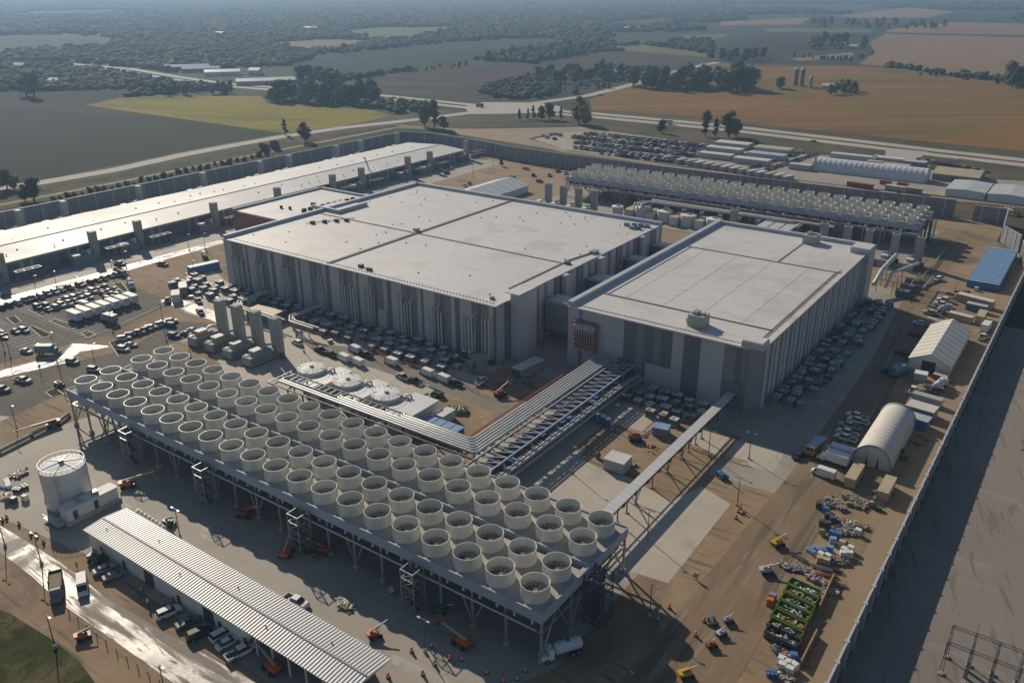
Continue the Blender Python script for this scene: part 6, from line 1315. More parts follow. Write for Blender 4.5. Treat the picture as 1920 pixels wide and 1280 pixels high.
for a in (('boom_lift', 'boom lift', 'orange boom lift left of the shaded stair towers', 241, 913, 50, M_orange, 8, 12), ('boom_lift', 'boom lift', 'orange boom lift standing in shade under the middle fan rings', 538, 1040, 120, M_orange, 6, 20), ('boom_lift', 'boom lift', 'red boom lift in the dark beneath the second stair tower', 606, 1036, 200, M_red, 7, 15), ('boom_lift', 'boom lift', 'red lift left of the second stair tower', 460, 968, 20, M_red, 6, 18), ('telehandler', 'telehandler', 'orange telehandler with raised boom behind the ribbed roof', 703, 1193, 62, M_orange, 5, 22, True, .06, False), ('boom_lift', 'boom lift', 'orange boom lift with long boom right of the kerb lamp post', 866, 1208, 176, M_orange, 6.5, 5), ('boom_lift', 'boom lift', 'orange boom lift reaching up to the porch at the shed front', 511, 1256, 172, M_orange, 7, 14),
          ('telehandler', 'telehandler', 'yellow telehandler alone on the dirt at right', 1458, 1022, 62, M_yellow, 4.5, 15, True, .06, False), ('telehandler', 'telehandler', 'blue telehandler with flat boom on the dirt by the slab corner', 1354, 896, -28, M_blue, 7, 3, True, .06, False), ('boom_lift', 'boom lift', 'green boom lift with level boom right of the small white shed', 820, 742, 178, M_green, 7, 4), ('telehandler', 'telehandler', 'green telehandler behind the ribbed roof near the white upright tanks', 318, 985, 10, M_green, 6, 25, True, .06, False), ('boom_lift', 'boom lift', 'red lift right of the blue containers before the slab', 1192, 826, 20, M_red, 3.5, 6),
          ('crawler_crane', 'crane', 'long-boomed red crawler machine on the dirt bank left of the fan rings', 100, 800, 262, M_red, 11, 3, True, .06, False), ('boom_lift', 'boom lift', 'red boom lift between the halls and the red steel structure', 938, 742, 80, M_red, 5, 20), ('telehandler', 'telehandler', 'yellow loader at the bottom edge right of the dark shade', 1286, 1268, 55, M_yellow, 4, 5, True, .06, False), ('pump_machine', 'machine', 'pale masted machine on the dirt above the scrap dumpsters', 1437, 1074, 40, M_wallL, 4.5, 14, True, .06, False), ('drill_rig', 'machine', 'small white pump trailer among the drilling machines', 1352, 1190, 70, M_wallL, 2.5, 20, True, .06, False), ('drill_rig', 'machine', 'grey drill rig topmost of the drilling machines', 1366, 1166, 50, M_wallM, 2.5, 25, True, .06, False), ('drill_rig', 'machine', 'red drill rig lowest of the drilling machines', 1334, 1212, 60, M_red, 2.5, 20, True, .06, False), ('drill_rig', 'machine', 'dark rig leftmost of the drilling machines', 1336, 1168, 130, M_dsteel, 2.5, 25, True, .06, False),
          ('forklift', 'forklift', 'green forklift under the porch end of the ribbed roof front', 184, 1053, 20, M_green, 3, 20, True, .06, False), ('loader', 'loader', 'yellow loader beside the grass left of the fan rings', 112, 724, 10, M_yellow, 3.5, 12, True, .06, False), ('telehandler', 'telehandler', 'orange machine far left corner below the wet road', 158, 1196, 70, M_orange, 4, 12, True, .06, False), ('telehandler', 'telehandler', 'green machine in the dark below the third stair tower', 825, 1148, 30, M_green, 5, 12, True, .06, False)): lift(*a)
p = G(700, 345); t = thing('mobile_crane', 'dark lattice crane boom rising beside the long white hall', 'crane', (p.x, p.y, 0)); b = MB(); b.box((p.x-2, p.y-1.5, .6), (p.x+2, p.y+1.5, 2.6), M_red); b.build('cab', t); b = MB(); e_ = Vector((p.x-9, p.y+3, 15))
for d in ((-.4, -.4), (.4, -.4), (.4, .4), (-.4, .4)): b.beam((p.x+d[0], p.y+d[1], 2.4), (e_.x+d[0]*.5, e_.y+d[1]*.5, e_.z), .16, M_dsteel)
b.build('boom', t); b = MB(); b.box((p.x-2.4, p.y-1.8, 0), (p.x+2.4, p.y-1.1, .9), M_tyre); b.box((p.x-2.4, p.y+1.1, 0), (p.x+2.4, p.y+1.8, .9), M_tyre); b.build('tracks', t)
# red spherical steel frame beside the pipe rack
p = G(948, 722); t = thing('red_steel_frame', 'red steel spreader frame on a mast beside the silver pipes', 'steel frame', (p.x, p.y, 0)); b = MB(); b.beam((p.x, p.y, 0), (p.x, p.y, 6), .25, M_red); b.beam((p.x-1.5, p.y, 6), (p.x+1.5, p.y, 6), .3, M_red); b.build('mast', t); b = MB()
for k in range(26): a = random.uniform(0, 6.28); r_ = random.uniform(.5, 2.6); b.beam((p.x+r_*math.cos(a), p.y-3+r_*math.sin(a), .2), (p.x+r_*math.cos(a+1), p.y-3+r_*math.sin(a+1), random.uniform(.6, 2)), .1, M_red)
b.build('steel_members', t)
# site barriers and fences
def barrier(nm, label, pts, m, h=1.0, step=2.0, rails=2, lean=0, px=True, cat='barrier', w=.10):
    P = [G(*p) if px else Vector((*p, 0)) for p in pts]; t = thing(nm, label, cat, (P[0].x, P[0].y, 0)); b = MB(); c = MB()
    for p, q in zip(P, P[1:]):
        n = max(1, int((q-p).length/step))
        for k in range(n+1): f = k/n; x, y = p.x+(q.x-p.x)*f, p.y+(q.y-p.y)*f; b.beam((x, y, 0), (x+lean, y, h), w, m)
        for r_ in range(rails): z = h*(r_+1)/rails; c.beam((p.x, p.y, z), (q.x, q.y, z), w*.9, m, w*1.6)
    b.build('posts', t)
    if rails: c.build('rails', t)
    return t
barrier('safety_barrier', 'red zigzag barrier along the front of the pale slab', [(1160, 800), (1175, 806), (1190, 812), (1203, 816), (1232, 788)], M_red, 1.0, 1.4, 2, .3, w=.09)
barrier('safety_barrier', 'red barriers heaped under the covered walkway', [(1292, 838), (1305, 845), (1315, 847), (1330, 853), (1345, 862)], M_red, 1.0, 1.0, 2, .5, w=.1)
barrier('safety_barrier', 'red barrier line crossing the walkway shadow', [(1350, 858), (1370, 862), (1385, 868), (1400, 870)], M_red, 1.0, 1.4, 2, .4, w=.09)
barrier('safety_barrier', 'red and white barrier line in the shade along the haul road', [(1395, 808), (1445, 760), (1500, 700), (1560, 650)], M_orange, .8, 4.0, 0, .2)
barrier('safety_barrier', 'second line of small red markers in the shade nearer the haul road', [(1455, 860), (1500, 800), (1560, 730), (1610, 680)], M_orange, .8, 4.5, 0, .2)
barrier('safety_barrier', 'pale guard rail dividing the inner street and the equipment yard', [(690, 655), (740, 680), (800, 695), (850, 712)], M_orange, .9, 2.5, 1)
barrier('safety_barrier', 'long scaffold rail beside the haul road above the shadow edge', [(1700, 553), (1740, 510), (1772, 470)], M_tan, 1.3, 1.6, 2, .4, w=.16)
barrier('site_fence', 'row of wooden stakes along the lower side of the wet road', [(90, 1095), (130, 1150), (200, 1210), (300, 1283)], M_dsteel, 1.3, 3.2, 0, w=.12, cat='fence')
barrier('concrete_barrier', 'long dark soil berm edge left of the fan rings', [(0, 850), (60, 820), (110, 795), (130, 780)], M_foot, .9, 100, 1, w=.6)
barrier('guard_rail', 'steel guard rail along the near side of the highway', [(1920, 318), (1800, 300), (1700, 320), (1660, 315)], M_steel, .8, 8, 1, w=.2)
# people
def make_person():
    me = bpy.data.meshes.new('person'); V = [(0, 0, .95), (0, 0, 1.25), (0, 0, 1.45), (0, .02, 1.55), (0, .02, 1.66), (0, .02, 1.76), (.17, 0, 1.43), (.26, .02, 1.15), (.27, .12, .90), (-.17, 0, 1.43), (-.26, .0, 1.15), (-.28, .08, .88), (.10, 0, .9), (.12, .04, .5), (.12, -.02, .08), (.12, .14, .05), (-.10, 0, .9), (-.13, -.02, .5), (-.14, -.1, .08), (-.14, .06, .05)]
    E_ = [(0, 1), (1, 2), (2, 3), (3, 4), (4, 5), (2, 6), (6, 7), (7, 8), (2, 9), (9, 10), (10, 11), (0, 12), (12, 13), (13, 14), (14, 15), (0, 16), (16, 17), (17, 18), (18, 19)]
    rr = [.15, .16, .14, .06, .10, .07, .07, .05, .04, .07, .05, .04, .10, .07, .05, .04, .10, .07, .05, .04]
    me.from_pydata(V, E_, []); o = bpy.data.objects.new('tmp', me); col.objects.link(o); md = o.modifiers.new('s', 'SKIN'); sv = me.skin_vertices[0].data if me.skin_vertices else None
    if sv is None:
        bpy.context.view_layer.objects.active = o
    for i, s_ in enumerate(me.skin_vertices[0].data): s_.radius = (rr[i], rr[i]); s_.use_root = (i == 0)
    o.modifiers.new('d', 'SUBSURF').levels = 1
    dg = bpy.context.evaluated_depsgraph_get(); dg.update(); m2 = bpy.data.meshes.new_from_object(o.evaluated_get(dg)); bpy.data.objects.remove(o)
    m2.name = 'person'; m2.materials.clear(); m2.materials.append(M_denim); m2.materials.append(M_skin)
    for p in m2.polygons: p.material_index = 1 if (p.center.z > 1.5 or (abs(p.center.x) > .24 and p.center.z < .95)) else 0; p.use_smooth = True
    ob = bpy.data.objects.new('person', m2); col.objects.link(ob); tag(ob, 'x', 'person')
    b = MB(); b.lathe([(.19, .92), (.21, 1.2), (.24, 1.42), (.12, 1.5)], M_vest, n=10); b.build('vest', ob, off=(0, 0, 0)); b = MB(); b.lathe([(.16, 1.72), (.14, 1.8), (.08, 1.87), (.01, 1.89)], M_white, (0, .02, 0), 10); b.build('helmet', ob, off=(0, 0, 0))
    return Proto(ob)
try: PP = make_person()
except Exception as e: print('person failed', e); PP = None
if PP:
    for i, (u, v, z, lb) in enumerate(((1302, 1084, .1, 'left worker of the pair walking on the haul road'), (1307, 1086, .1, 'right worker of the pair walking on the haul road'), (1097, 413, 20, 'worker standing on the far part of the biggest roof'), (1287, 606, 20, 'worker on the second hall roof beside the near penthouse, left'), (1292, 611, 20, 'worker on the second hall roof beside the near penthouse, right'), (1652, 568, .1, 'worker at the sunny edge beyond the second hall'), (279, 1137, .1, 'worker walking in front of the ribbed roof building'), (1413, 815, .1, 'worker in the shade before the second hall corner'), (1215, 842, .1, 'worker on the dirt before the pale slab'), (1484, 594, 20.2, 'worker near the right edge of the second hall roof'), (145, 1065, .1, 'worker beside the dark dump truck'), (905, 695, .1, 'worker on the yard near the pale cabin'), (1120, 795, .1, 'worker beside the blue portable toilets'))):
        p = G(u, v, z); PP.put((p.x, p.y, z), R(random.uniform(0, 360)), lb, 'site workers', scale=1.05)
# blue wrapped goods on the roof corner, teal canopy in the alley
for i, (dx, dy, m, w) in enumerate(((0, 0, M_blue, 'left'), (2.5, 1, M_blue, 'middle'), (5, 1.8, M_bluel, 'right'), (1, -4, M_bluel, 'front left'), (3.5, -3.2, M_green, 'front right'), (-3, -1, M_wood, 'leftmost brown'))):
    t = thing('roof_pallet', '%s pallet of goods stored on the back corner of the biggest roof' % w, 'pallet', (-157+dx, 309+dy, 20), group='pallets on the biggest roof corner'); b = MB(); b.box((-1, -.8, 0), (1, .8, .2), M_wood); b.build('pallet', t, off=(0, 0, 0)); b = MB(); b.box((-.95, -.75, .2), (.95, .75, 1.3), m); b.build('load', t, off=(0, 0, 0))
p = G(1045, 608); t = thing('canopy', 'teal canopy on legs in the alley between the tall halls', 'canopy', (p.x, p.y, 0)); b = MB(); b.box((p.x-3, p.y-3, 2.6), (p.x+3, p.y+3, 2.75), M_green); b.build('roof', t); b = MB(); [b.beam((p.x+a, p.y+c, 0), (p.x+a, p.y+c, 2.6), .12, M_steel) for a in (-2.8, 2.8) for c in (-2.8, 2.8)]; b.build('legs', t)
# ================================================================ trees and the country beyond
def ico(sub=1):
    import bmesh
    bm = bmesh.new(); bmesh.ops.create_icosphere(bm, subdivisions=sub, radius=1); v = np.array([x.co[:] for x in bm.verts]); f = np.array([[x.index for x in p.verts] for p in bm.faces]); bm.free(); return v, f
I1, I2 = ico(1), ico(2)
def np_mesh(name, V, F, mats, mi=None):
    me = bpy.data.meshes.new(name); me.vertices.add(len(V)); me.vertices.foreach_set('co', V.astype(np.float32).ravel()); k = F.shape[1]
    me.loops.add(F.size); me.loops.foreach_set('vertex_index', F.astype(np.int32).ravel()); me.polygons.add(len(F)); me.polygons.foreach_set('loop_start', np.arange(0, F.size, k, dtype=np.int32))
    for m in mats: me.materials.append(m)
    if mi is not None: me.polygons.foreach_set('material_index', mi.astype(np.int32))
    me.update(calc_edges=True); return me
rng = np.random.default_rng(5)
def crown_mesh(nlobe, R_, H, z0, nleaf, leaf, cone=False):
    Vs, Fs, o = [], [], 0
    for k in range(nlobe):
        a = rng.uniform(0, 6.28); f = rng.uniform(.1, .95); zz = z0+H*f; rad = R_*(math.sin(math.pi*min(.98, .12+f*.86))**.6 if not cone else (1-f)*.95+.05); d = rad*rng.uniform(.15, .6)
        s = (R_*.52 if not cone else R_*.5*(1.1-f))*rng.uniform(.7, 1.25); v = I1[0]*(1+rng.uniform(-.3, .3, (len(I1[0]), 1)))*np.array([s, s, s*.75])+np.array([d*math.cos(a), d*math.sin(a), zz])
        Vs.append(v); Fs.append(I1[1]+o); o += len(v)
        n = nleaf//nlobe; dr = rng.normal(size=(n, 3)); dr /= np.linalg.norm(dr, axis=1)[:, None]; c = dr*np.array([s, s, s*.75])*rng.uniform(.85, 1.3, (n, 1))+np.array([d*math.cos(a), d*math.sin(a), zz])
        t1 = rng.normal(size=(n, 3)); t1 /= np.linalg.norm(t1, axis=1)[:, None]; t2 = np.cross(t1, dr); l = leaf*rng.uniform(.6, 1.4, (n, 1)); tri = np.stack([c-t1*l*.5, c+t1*l*.5, c+t2*l*.9], 1).reshape(-1, 3)
        Vs.append(tri); Fs.append(np.arange(n*3).reshape(-1, 3)+o); o += n*3
    return np.concatenate(Vs), np.concatenate(Fs)
def make_tree(nm, R_, H, mt, nl=9, nleaf=700, leaf=.9, cone=False, trunk=2.0):
    t = thing(nm, 'x', 'tree'); V, F = crown_mesh(nl, R_, H, trunk, nleaf, leaf, cone); me = np_mesh('crown', V, F, [mt]); o = bpy.data.objects.new('crown', me); col.objects.link(o); o.parent = t
    b = MB(); b.lathe([(R_*.10, 0), (R_*.07, trunk+H*.3), (R_*.03, trunk+H*.7)], M_bark, n=7)
    for k in range(4): a = k*1.6; b.tube([(0, 0, trunk+H*.15), (R_*.45*math.cos(a), R_*.45*math.sin(a), trunk+H*.45)], R_*.035, M_bark, 5)
    b.build('trunk', t); return Proto(t)
TR = dict(round=make_tree('broadleaf_tree', 4.6, 9, M_leafA, 11, 900), olive=make_tree('broadleaf_tree', 4.4, 10, M_leafB, 11, 900), tall=make_tree('poplar_tree', 3.6, 13, M_leafB, 12, 1000, .8), pine=make_tree('pine_tree', 3.2, 10, M_leafA, 10, 800, .8, True, 1.2), autumn=make_tree('broadleaf_tree', 4.2, 8, M_leafC, 9, 700), bush=make_tree('bush', 2.6, 2.8, M_leafA, 6, 300, .6, False, .3), bushy=make_tree('bush', 2.4, 2.4, M_leafB, 6, 300, .6, False, .3))
def tree(kind, u, v, hpx, label, group=None):
    p = G(u, v); d = (p-Vector((0, 0, CAMZ))); depth = d.dot(_fw); h = hpx/FPX*depth/math.cos(PITCH)*1.02; base = {'round': 11.5, 'olive': 12.5, 'tall': 15.5, 'pine': 11.5, 'autumn': 10.5, 'bush': 3.6, 'bushy': 3.2}[kind]; s = h/base
    TR[kind].put((p.x, p.y, 0), random.uniform(0, 6.28), label, group, scale=(s*random.uniform(.9, 1.1), s*random.uniform(.9, 1.1), s), cat='bush' if 'bush' in kind else 'tree')
random.seed(17)
for a in (('pine', 535, 254, 28, 'dark upright tree at the near corner of the yellow field'), ('olive', 573, 266, 34, 'round tree beside the highway right of the yellow field corner'), ('olive', 796, 238, 42, 'left one of the two big olive trees at the highway bend'), ('tall', 815, 240, 46, 'right one of the two big olive trees at the highway bend'), ('round', 832, 244, 22, 'low dark tree right of the two big olive trees'), ('bush', 495, 283, 14, 'left small bush on the verge beside the long wall'), ('bush', 515, 280, 16, 'right small bush on the verge beside the long wall'), ('round', 64, 376, 38, 'big dark tree left of the highway at the far left'), ('olive', 48, 378, 30, 'olive tree touching the big dark one at far left'), ('round', 14, 354, 32, 'left dark tree at the left picture edge'), ('olive', 28, 356, 26, 'right tree at the left picture edge'), ('round', 0, 360, 34, 'tree cut by the left picture edge'),
          ('olive', 1085, 232, 46, 'biggest tree of the roadside group below the junction'), ('olive', 1096, 236, 36, 'second tree right in the roadside group below the junction'), ('pine', 1000, 224, 24, 'first pine of the roadside group below the junction'), ('pine', 990, 225, 20, 'small pine left in the roadside group'), ('pine', 974, 226, 20, 'leftmost pine of the roadside group'), ('round', 1030, 224, 26, 'round tree between the pines and the biggest roadside tree'), ('round', 1015, 225, 22, 'round tree just right of the first roadside pine'), ('pine', 1052, 226, 24, 'pine just left of the biggest roadside tree'),
          ('round', 1240, 250, 22, 'rounded bush-like tree behind the pale lorry'), ('tall', 1322, 256, 42, 'left olive tree of the trio beyond the car park'), ('pine', 1341, 257, 32, 'slim dark pine of the trio beyond the car park'), ('olive', 1366, 258, 46, 'right olive tree of the trio beyond the car park'), ('olive', 1380, 257, 30, 'small tree right of the trio beyond the car park'), ('round', 65, 183, 40, 'big dark tree standing at the far end of the dark field'), ('round', 50, 181, 30, 'smaller dark tree left of the big one on the dark field'), ('olive', 1682, 372, 14, 'small yellow-green tree behind the distant fan rings'), ('round', 940, 312, 12, 'small round tree on the bare ground before the back wall'),
          ('round', 1890, 160, 38, 'big dark tree at the right edge of the orange field'), ('round', 1905, 163, 32, 'dark tree right of the big one on the orange field edge'), ('round', 1897, 165, 24, 'lower dark tree between the two at the right field edge'), ('round', 1755, 142, 12, 'small tree in the hedge left of the big field trees'), ('round', 1848, 148, 12, 'small tree in the hedge near the right field edge'), ('bush', 1865, 402, 7, 'small bush in the top right compound'), ('bush', 1850, 393, 7, 'second small bush in the top right compound'),
          ('bushy', 205, 590, 5, 'x'), ): 
    if a[-1] != 'x': tree(*a)
def grove(poly, n, hp, kinds, label, group, jit=.3):
    P = np.array([GX(*p) for p in poly]); lo, hi = P.min(0), P.max(0); k = 0; tries = 0
    while k < n and tries < n*60:
        tries += 1; q = rng.uniform(lo, hi)
        c = False; j = len(P)-1
        for i in range(len(P)):
            if (P[i][1] > q[1]) != (P[j][1] > q[1]) and q[0] < (P[j][0]-P[i][0])*(q[1]-P[i][1])/(P[j][1]-P[i][1])+P[i][0]: c = not c
            j = i
        if not c: continue
        d = Vector((q[0], q[1], -CAMZ)); depth = d.dot(_fw); h = hp*random.uniform(1-jit, 1+jit)/FPX*depth/math.cos(PITCH); kind = random.choice(kinds); base = {'round': 11.5, 'olive': 12.5, 'tall': 15.5, 'pine': 11.5, 'autumn': 10.5, 'bush': 3.6, 'bushy': 3.2}[kind]; s = h/base
        TR[kind].put((q[0], q[1], 0), random.uniform(0, 6.28), label, group, scale=(s*random.uniform(.9, 1.2), s*random.uniform(.9, 1.2), s), cat='tree'); k += 1
GR = [([(498, 194), (520, 186), (560, 182), (640, 180), (700, 182), (712, 190), (705, 197), (640, 198), (560, 193)], 48, 26, ('pine', 'round', 'round'), 'dark tree in the dense grove at the right end of the yellow field'),
 ([(1180, 166), (1190, 158), (1290, 155), (1330, 158), (1320, 171), (1240, 170), (1185, 170)], 34, 28, ('round', 'olive'), 'tree in the farmyard grove left of the twin silos'),
 ([(1325, 172), (1340, 158), (1400, 158), (1415, 170), (1380, 176), (1330, 174)], 16, 32, ('round', 'round', 'olive'), 'tree in the round clump left of the twin silos'),
 ([(1545, 178), (1565, 168), (1600, 170), (1620, 176), (1580, 180)], 9, 16, ('round', 'olive'), 'tree in the small clump right of the twin silos'),
 ([(1450, 166), (1475, 164), (1475, 168), (1452, 170)], 3, 16, ('round',), 'tree close to the left of the twin silos'),
 ([(1342, 116), (1350, 108), (1430, 110), (1440, 118), (1400, 120)], 12, 16, ('round',), 'tree in the dark row above the orange field'),
 ([(1505, 96), (1520, 84), (1620, 80), (1635, 92), (1600, 97), (1540, 99)], 16, 18, ('round', 'olive'), 'tree around the white farmhouse on the far orange field'),
 ([(1460, 106), (1560, 110), (1600, 114), (1645, 98), (1630, 108), (1600, 118), (1520, 114)], 22, 7, ('round',), 'tree in the curved hedge below the white farmhouse'),
 ([(960, 160), (975, 150), (1060, 138), (1140, 134), (1170, 140), (1165, 152), (1100, 158), (1000, 163)], 36, 18, ('round', 'olive', 'round'), 'tree in the long grove above the junction'),
 ([(905, 178), (950, 166), (1050, 165), (1150, 160), (1160, 166), (1110, 176), (1000, 182), (920, 183)], 30, 10, ('bush', 'olive', 'pine'), 'small tree in the plantation just above the junction'),
 ([(245, 176), (330, 164), (440, 162), (470, 170), (440, 178), (290, 180)], 26, 14, ('round', 'olive', 'bush'), 'tree in the belt at the far edge of the yellow field'),
 ([(645, 148), (760, 134), (880, 122), (880, 126), (760, 138), (650, 152)], 22, 8, ('round',), 'tree in the hedge between the green and brown fields'),
 ([(880, 112), (900, 104), (960, 100), (1050, 96), (1120, 84), (1150, 90), (1060, 110), (1000, 118), (900, 116)], 26, 14, ('round', 'olive'), 'tree in the grove between the far green and brown fields'),
 ([(1720, 138), (1800, 143), (1880, 157), (1920, 170), (1920, 174), (1870, 160), (1790, 147), (1720, 141)], 14, 6, ('bush', 'round'), 'tree in the hedge across the orange field'),
 ([(1500, 52), (1520, 42), (1620, 45), (1770, 50), (1770, 56), (1660, 58), (1560, 55)], 34, 11, ('round', 'olive'), 'tree in the far belt above the farmhouse fields'),
 ([(560, 150), (600, 152), (640, 158), (700, 170), (690, 178), (600, 170), (570, 168)], 14, 26, ('round', 'olive'), 'tall tree behind the dense dark grove')]
for poly, n, hp, kinds, lb in GR: grove(poly, n, hp, kinds, lb, lb.replace('tree in', 'trees in').replace('tree around', 'trees around'))
for i in range(30):
    f = i/29; u = 100+f*400; v = 378-f*87+random.uniform(-3, 3)
    tree('bush', u, v, random.uniform(5, 10), '%s dark bush from the left in the ditch outside the west wall' % nth(i), 'bushes in the ditch outside the west wall')
# far-off woodland: low crowns nobody could count
polys = [np.array([GX(*p) for p in pts]) for _, pts in FIELDS]+[np.array([GX(*p) for p in [(-80, 412), (-80, 345), (240, 310), (540, 245), (900, 190), (1100, 180), (1990, 285), (1990, 1300), (-80, 1300)]])]
polys += [np.array([GX(*p) for p in q]) for q in ([(1330, 128), (1340, 58), (1640, 50), (1665, 60), (1660, 128)], [(150, 200), (170, 190), (300, 181), (490, 183), (500, 192), (740, 208), (745, 225), (540, 256), (500, 258), (200, 215)], [(400, 130), (640, 120), (640, 160), (480, 166), (330, 150), (330, 128)], [(700, 172), (920, 178), (950, 196), (720, 184)])]
def inside(P, X, Y):
    c = np.zeros(len(X), bool); j = len(P)-1
    for i in range(len(P)):
        xi, yi, xj, yj = *P[i], *P[j]
        if yi != yj: c ^= ((yi > Y) != (yj > Y)) & (X < (xj-xi)*(Y-yi)/(yj-yi)+xi)
        j = i
    return c
def road_d(X, Y):
    d = np.full(len(X), 1e9)
    for L in (H1, H2):
        Q = [GX(*p) for p in L]
        for (ax_, ay), (bx, by) in zip(Q, Q[1:]):
            vx, vy = bx-ax_, by-ay; t_ = np.clip(((X-ax_)*vx+(Y-ay)*vy)/(vx*vx+vy*vy), 0, 1); d = np.minimum(d, np.hypot(X-ax_-t_*vx, Y-ay-t_*vy))
    return d
M_w = [mat('woodland_%s' % n, a, c, scale=.05, rough=.9, spec=.1, detail=4) for n, a, c in (('dark', (.032, .05, .022), (.052, .07, .028)), ('olive', (.065, .08, .03), (.10, .095, .04)), ('rust', (.12, .09, .04), (.08, .08, .035)))]
N = 72000; rr = 620*np.exp(rng.uniform(0, math.log(9000/620), N)); th = YAW+math.pi/2+rng.uniform(-.68, .68, N); X, Y = rr*np.cos(th), rr*np.sin(th)
def vnoise(X, Y, s, seed):
    r2 = np.random.default_rng(seed); g = r2.uniform(0, 1, (64, 64)); x, y = (X/s) % 63, (Y/s) % 63; i, j = x.astype(int), y.astype(int); fx, fy = x-i, y-j; fx, fy = fx*fx*(3-2*fx), fy*fy*(3-2*fy)
    return g[i, j]*(1-fx)*(1-fy)+g[i+1, j]*fx*(1-fy)+g[i, j+1]*(1-fx)*fy+g[i+1, j+1]*fx*fy
U_ = (X*CR.x+Y*CR.y)/ (X*_fw.x+Y*_fw.y+CAMZ*math.sin(PITCH))  # only used to thin the woods toward the farmed side
dens = .35*vnoise(X, Y, 260, 1)+.65*vnoise(X, Y, 700, 2); thr = np.where(U_ > .05, .62, np.where(U_ > -.12, .50, .44))-np.clip((rr-1800)/9000, 0, .12)
keep = dens > thr
for P in polys: keep &= ~inside(P, X, Y)
keep &= road_d(X, Y) > 24
X, Y, rr = X[keep], Y[keep], rr[keep]; print('woodland crowns', len(X))
for bi, (lo, hi) in enumerate(((0, 1500), (1500, 3200), (3200, 1e9))):
    for ci in range(3):
        s_ = (rr >= lo) & (rr < hi); cl = (vnoise(X, Y, 90, 7)*2.2+rng.uniform(0, .9, len(X))).astype(int) % 3; s_ &= (cl == ci)
        if not s_.any(): continue
        x, y, r_ = X[s_], Y[s_], rr[s_]; n = len(x); V0, F0 = I1 if bi else I2
        if bi == 0: V0, F0 = I2
        rad = np.clip(r_*.0038, 3.4, 24)*rng.uniform(.7, 1.3, n); hh = np.clip(rad*1.0, 4.5, 10)*rng.uniform(.75, 1.25, n)
        V = V0[None]*(1+rng.uniform(-.28, .28, (n, len(V0), 1))); V = V*np.stack([rad, rad, hh*.62], 1)[:, None, :]; V += np.stack([x, y, hh*.5], 1)[:, None, :]
        F = F0[None]+(np.arange(n)*len(V0))[:, None, None]; me = np_mesh('woodland', V.reshape(-1, 3), F.reshape(-1, 3), [M_w[ci]])
        o = bpy.data.objects.new('woodland', me); col.objects.link(o); tag(o, 'far-off woodland of %s crowns fading into the haze' % ('dark', 'olive', 'russet')[ci], 'woodland', kind='stuff')
# farms
def silo(u, v, hp, wp, label, group=None, m=None):
    p = G(u, v); depth = (p-Vector((0, 0, CAMZ))).dot(_fw); h = hp/FPX*depth/math.cos(PITCH); r_ = wp/2/FPX*depth; t = thing('silo', label, 'silo', (p.x, p.y, 0), group=group)
    b = MB(); b.lathe([(r_, 0), (r_, h)], m or M_stack, n=16, caps=False)
    for k in range(8): b.lathe([(r_+.05, h*k/8), (r_+.12, h*k/8+.15), (r_+.05, h*k/8+.3)], m or M_stack, n=16, caps=False)
    b.build('shell', t, off=(0, 0, 0)); b = MB(); b.lathe([(r_+.1, h), (r_*.8, h+r_*.5), (.01, h+r_*.8)], M_par, n=16); b.build('dome', t, off=(0, 0, 0))
M_silo = mat('silo_stave', (.20, .18, .17), (.16, .15, .145), scale=.3, rough=.8)
silo(1491, 161, 27, 8, 'left one of the twin tall silos on the orange field', None, M_silo); silo(1503, 161, 27, 8, 'right one of the twin tall silos on the orange field', None, M_silo); silo(1519, 166, 18, 7, 'shorter silo just right of the twin silos', None, M_stack); silo(1316, 144, 20, 7, 'lone slim silo above the farmyard grove', None, M_silo)
def house(u, v, sx, sy, h, label, wall=M_white, roof=M_par, rz=.3, cat='barn', nm='barn'):
    p = G(u, v); t = thing(nm, label, cat, (p.x, p.y, 0), rz); b = MB(); b.extr([(-sy/2, 0), (sy/2, 0), (sy/2, h), (0, h*1.5), (-sy/2, h)][::-1], -sx/2, sx/2, wall, 'x'); b.build('wall', t, off=(0, 0, 0)); b = MB()
    for s_ in (-1, 1): b.add([(-sx/2-.5, s_*(sy/2+.6), h-.2), (sx/2+.5, s_*(sy/2+.6), h-.2), (sx/2+.5, 0, h*1.5+.15), (-sx/2-.5, 0, h*1.5+.15)], [(0, 1, 2, 3)], roof)
    b.build('roof', t, off=(0, 0, 0)); b = MB(); b.box((-1.2, -sy/2-.1, 0), (1.2, -sy/2-.02, 2.4), M_dsteel); b.build('door', t, off=(0, 0, 0))
M_shiny = mat('shiny_metal_roof', (.72, .72, .70), rough=.3, metal=.6)
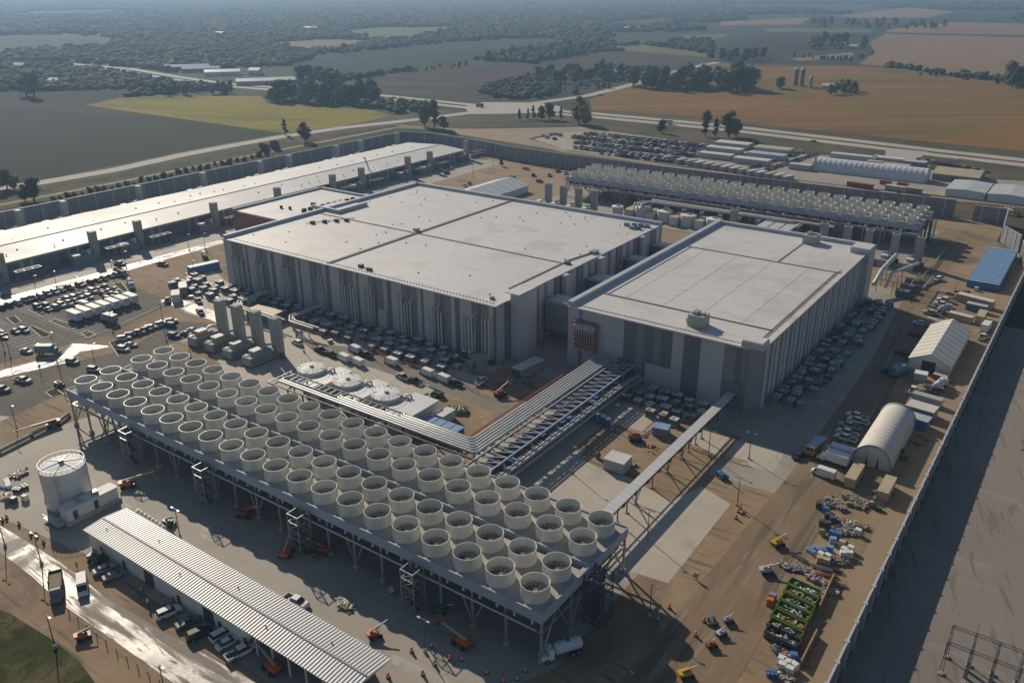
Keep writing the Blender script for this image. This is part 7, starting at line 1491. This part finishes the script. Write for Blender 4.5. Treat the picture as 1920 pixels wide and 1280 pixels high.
for a in ((418, 141, 45, 18, 5, 'bright white-roofed barn right of the distant highway curve', M_white, M_shiny, .9), (352, 131, 60, 12, 5, 'left long grey greenhouse beside the distant highway', M_wallM, M_par, .85), (378, 135, 50, 12, 5, 'right long grey greenhouse beside the distant highway', M_wallM, M_par, .85), (480, 140, 16, 12, 6, 'white house right of the bright barn', M_white, M_white, .3), (500, 158, 70, 16, 5, 'low wide building beside the highway before the dark grove', M_wallL, M_rib, .9), (540, 156, 40, 16, 5, 'second low wide building beside the highway', M_wallL, M_rib, .9), (1574, 90, 20, 12, 7, 'white farmhouse among trees on the far orange field', M_white, M_par, .2), (1600, 92, 14, 10, 5, 'low barn right of the white farmhouse', M_wallL, M_white, .2), (1230, 161, 26, 9, 3.5, 'long white farm shed in the farmyard grove', M_white, M_white, .1), (1212, 154, 12, 9, 4, 'small house above the long white farm shed', M_wallL, M_par, .1), (1304, 163, 10, 9, 4, 'small white house at the right of the farmyard grove', M_white, M_white, .1), (1556, 166, 16, 9, 3.5, 'pale shed right of the shorter silo', M_wallL, M_white, .2), (1150, 140, 14, 9, 4, 'white house above the junction grove', M_white, M_white, .2), (1092, 160, 10, 8, 3.5, 'small house in the plantation above the junction', M_wallL, M_par, .2), (107, 44, 18, 12, 6, 'small white building in the left woodland', M_white, M_white, .2), (300, 44, 16, 12, 6, 'small white building in the middle woodland', M_white, M_white, .2), (582, 58, 40, 18, 7, 'white barn beside the far light green field', M_white, M_white, .4), (414, 67, 26, 14, 6, 'pale barn in the woodland left of the far fields', M_white, M_par, .3), (104, 158, 14, 10, 5, 'white house near the big dark tree', M_white, M_white, .3), (38, 128, 20, 10, 5, 'pale house left of the distant highway curve', M_white, M_par, .3), (1185, 58, 36, 20, 6, 'bright barn on the far brown field', M_white, M_white, .3)): house(*a)
for k_ in ('autumn', 'bushy'):
    if not TR[k_].used:
        for c in kids(TR[k_].root): bpy.data.objects.remove(c)
        bpy.data.objects.remove(TR[k_].root)
# cloudless: the sky itself is the world's sky texture
# ================================================================ haze
hm = bpy.data.materials.new('haze_air'); hm.use_nodes = True; _t = hm.node_tree; _t.nodes.remove(_t.nodes['Principled BSDF'])
pv = _t.nodes.new('ShaderNodeVolumePrincipled'); pv.inputs['Color'].default_value = (.44, .67, 1.0, 1); pv.inputs['Density'].default_value = 1.65e-4; pv.inputs['Anisotropy'].default_value = .35
_t.links.new(pv.outputs[0], _t.nodes['Material Output'].inputs['Volume'])
b = MB(); b.box((-15500, -260, -1), (5500, 15500, 118), hm); hz = b.build('haze'); tag(hz, kind='stuff'); hz.visible_shadow = True
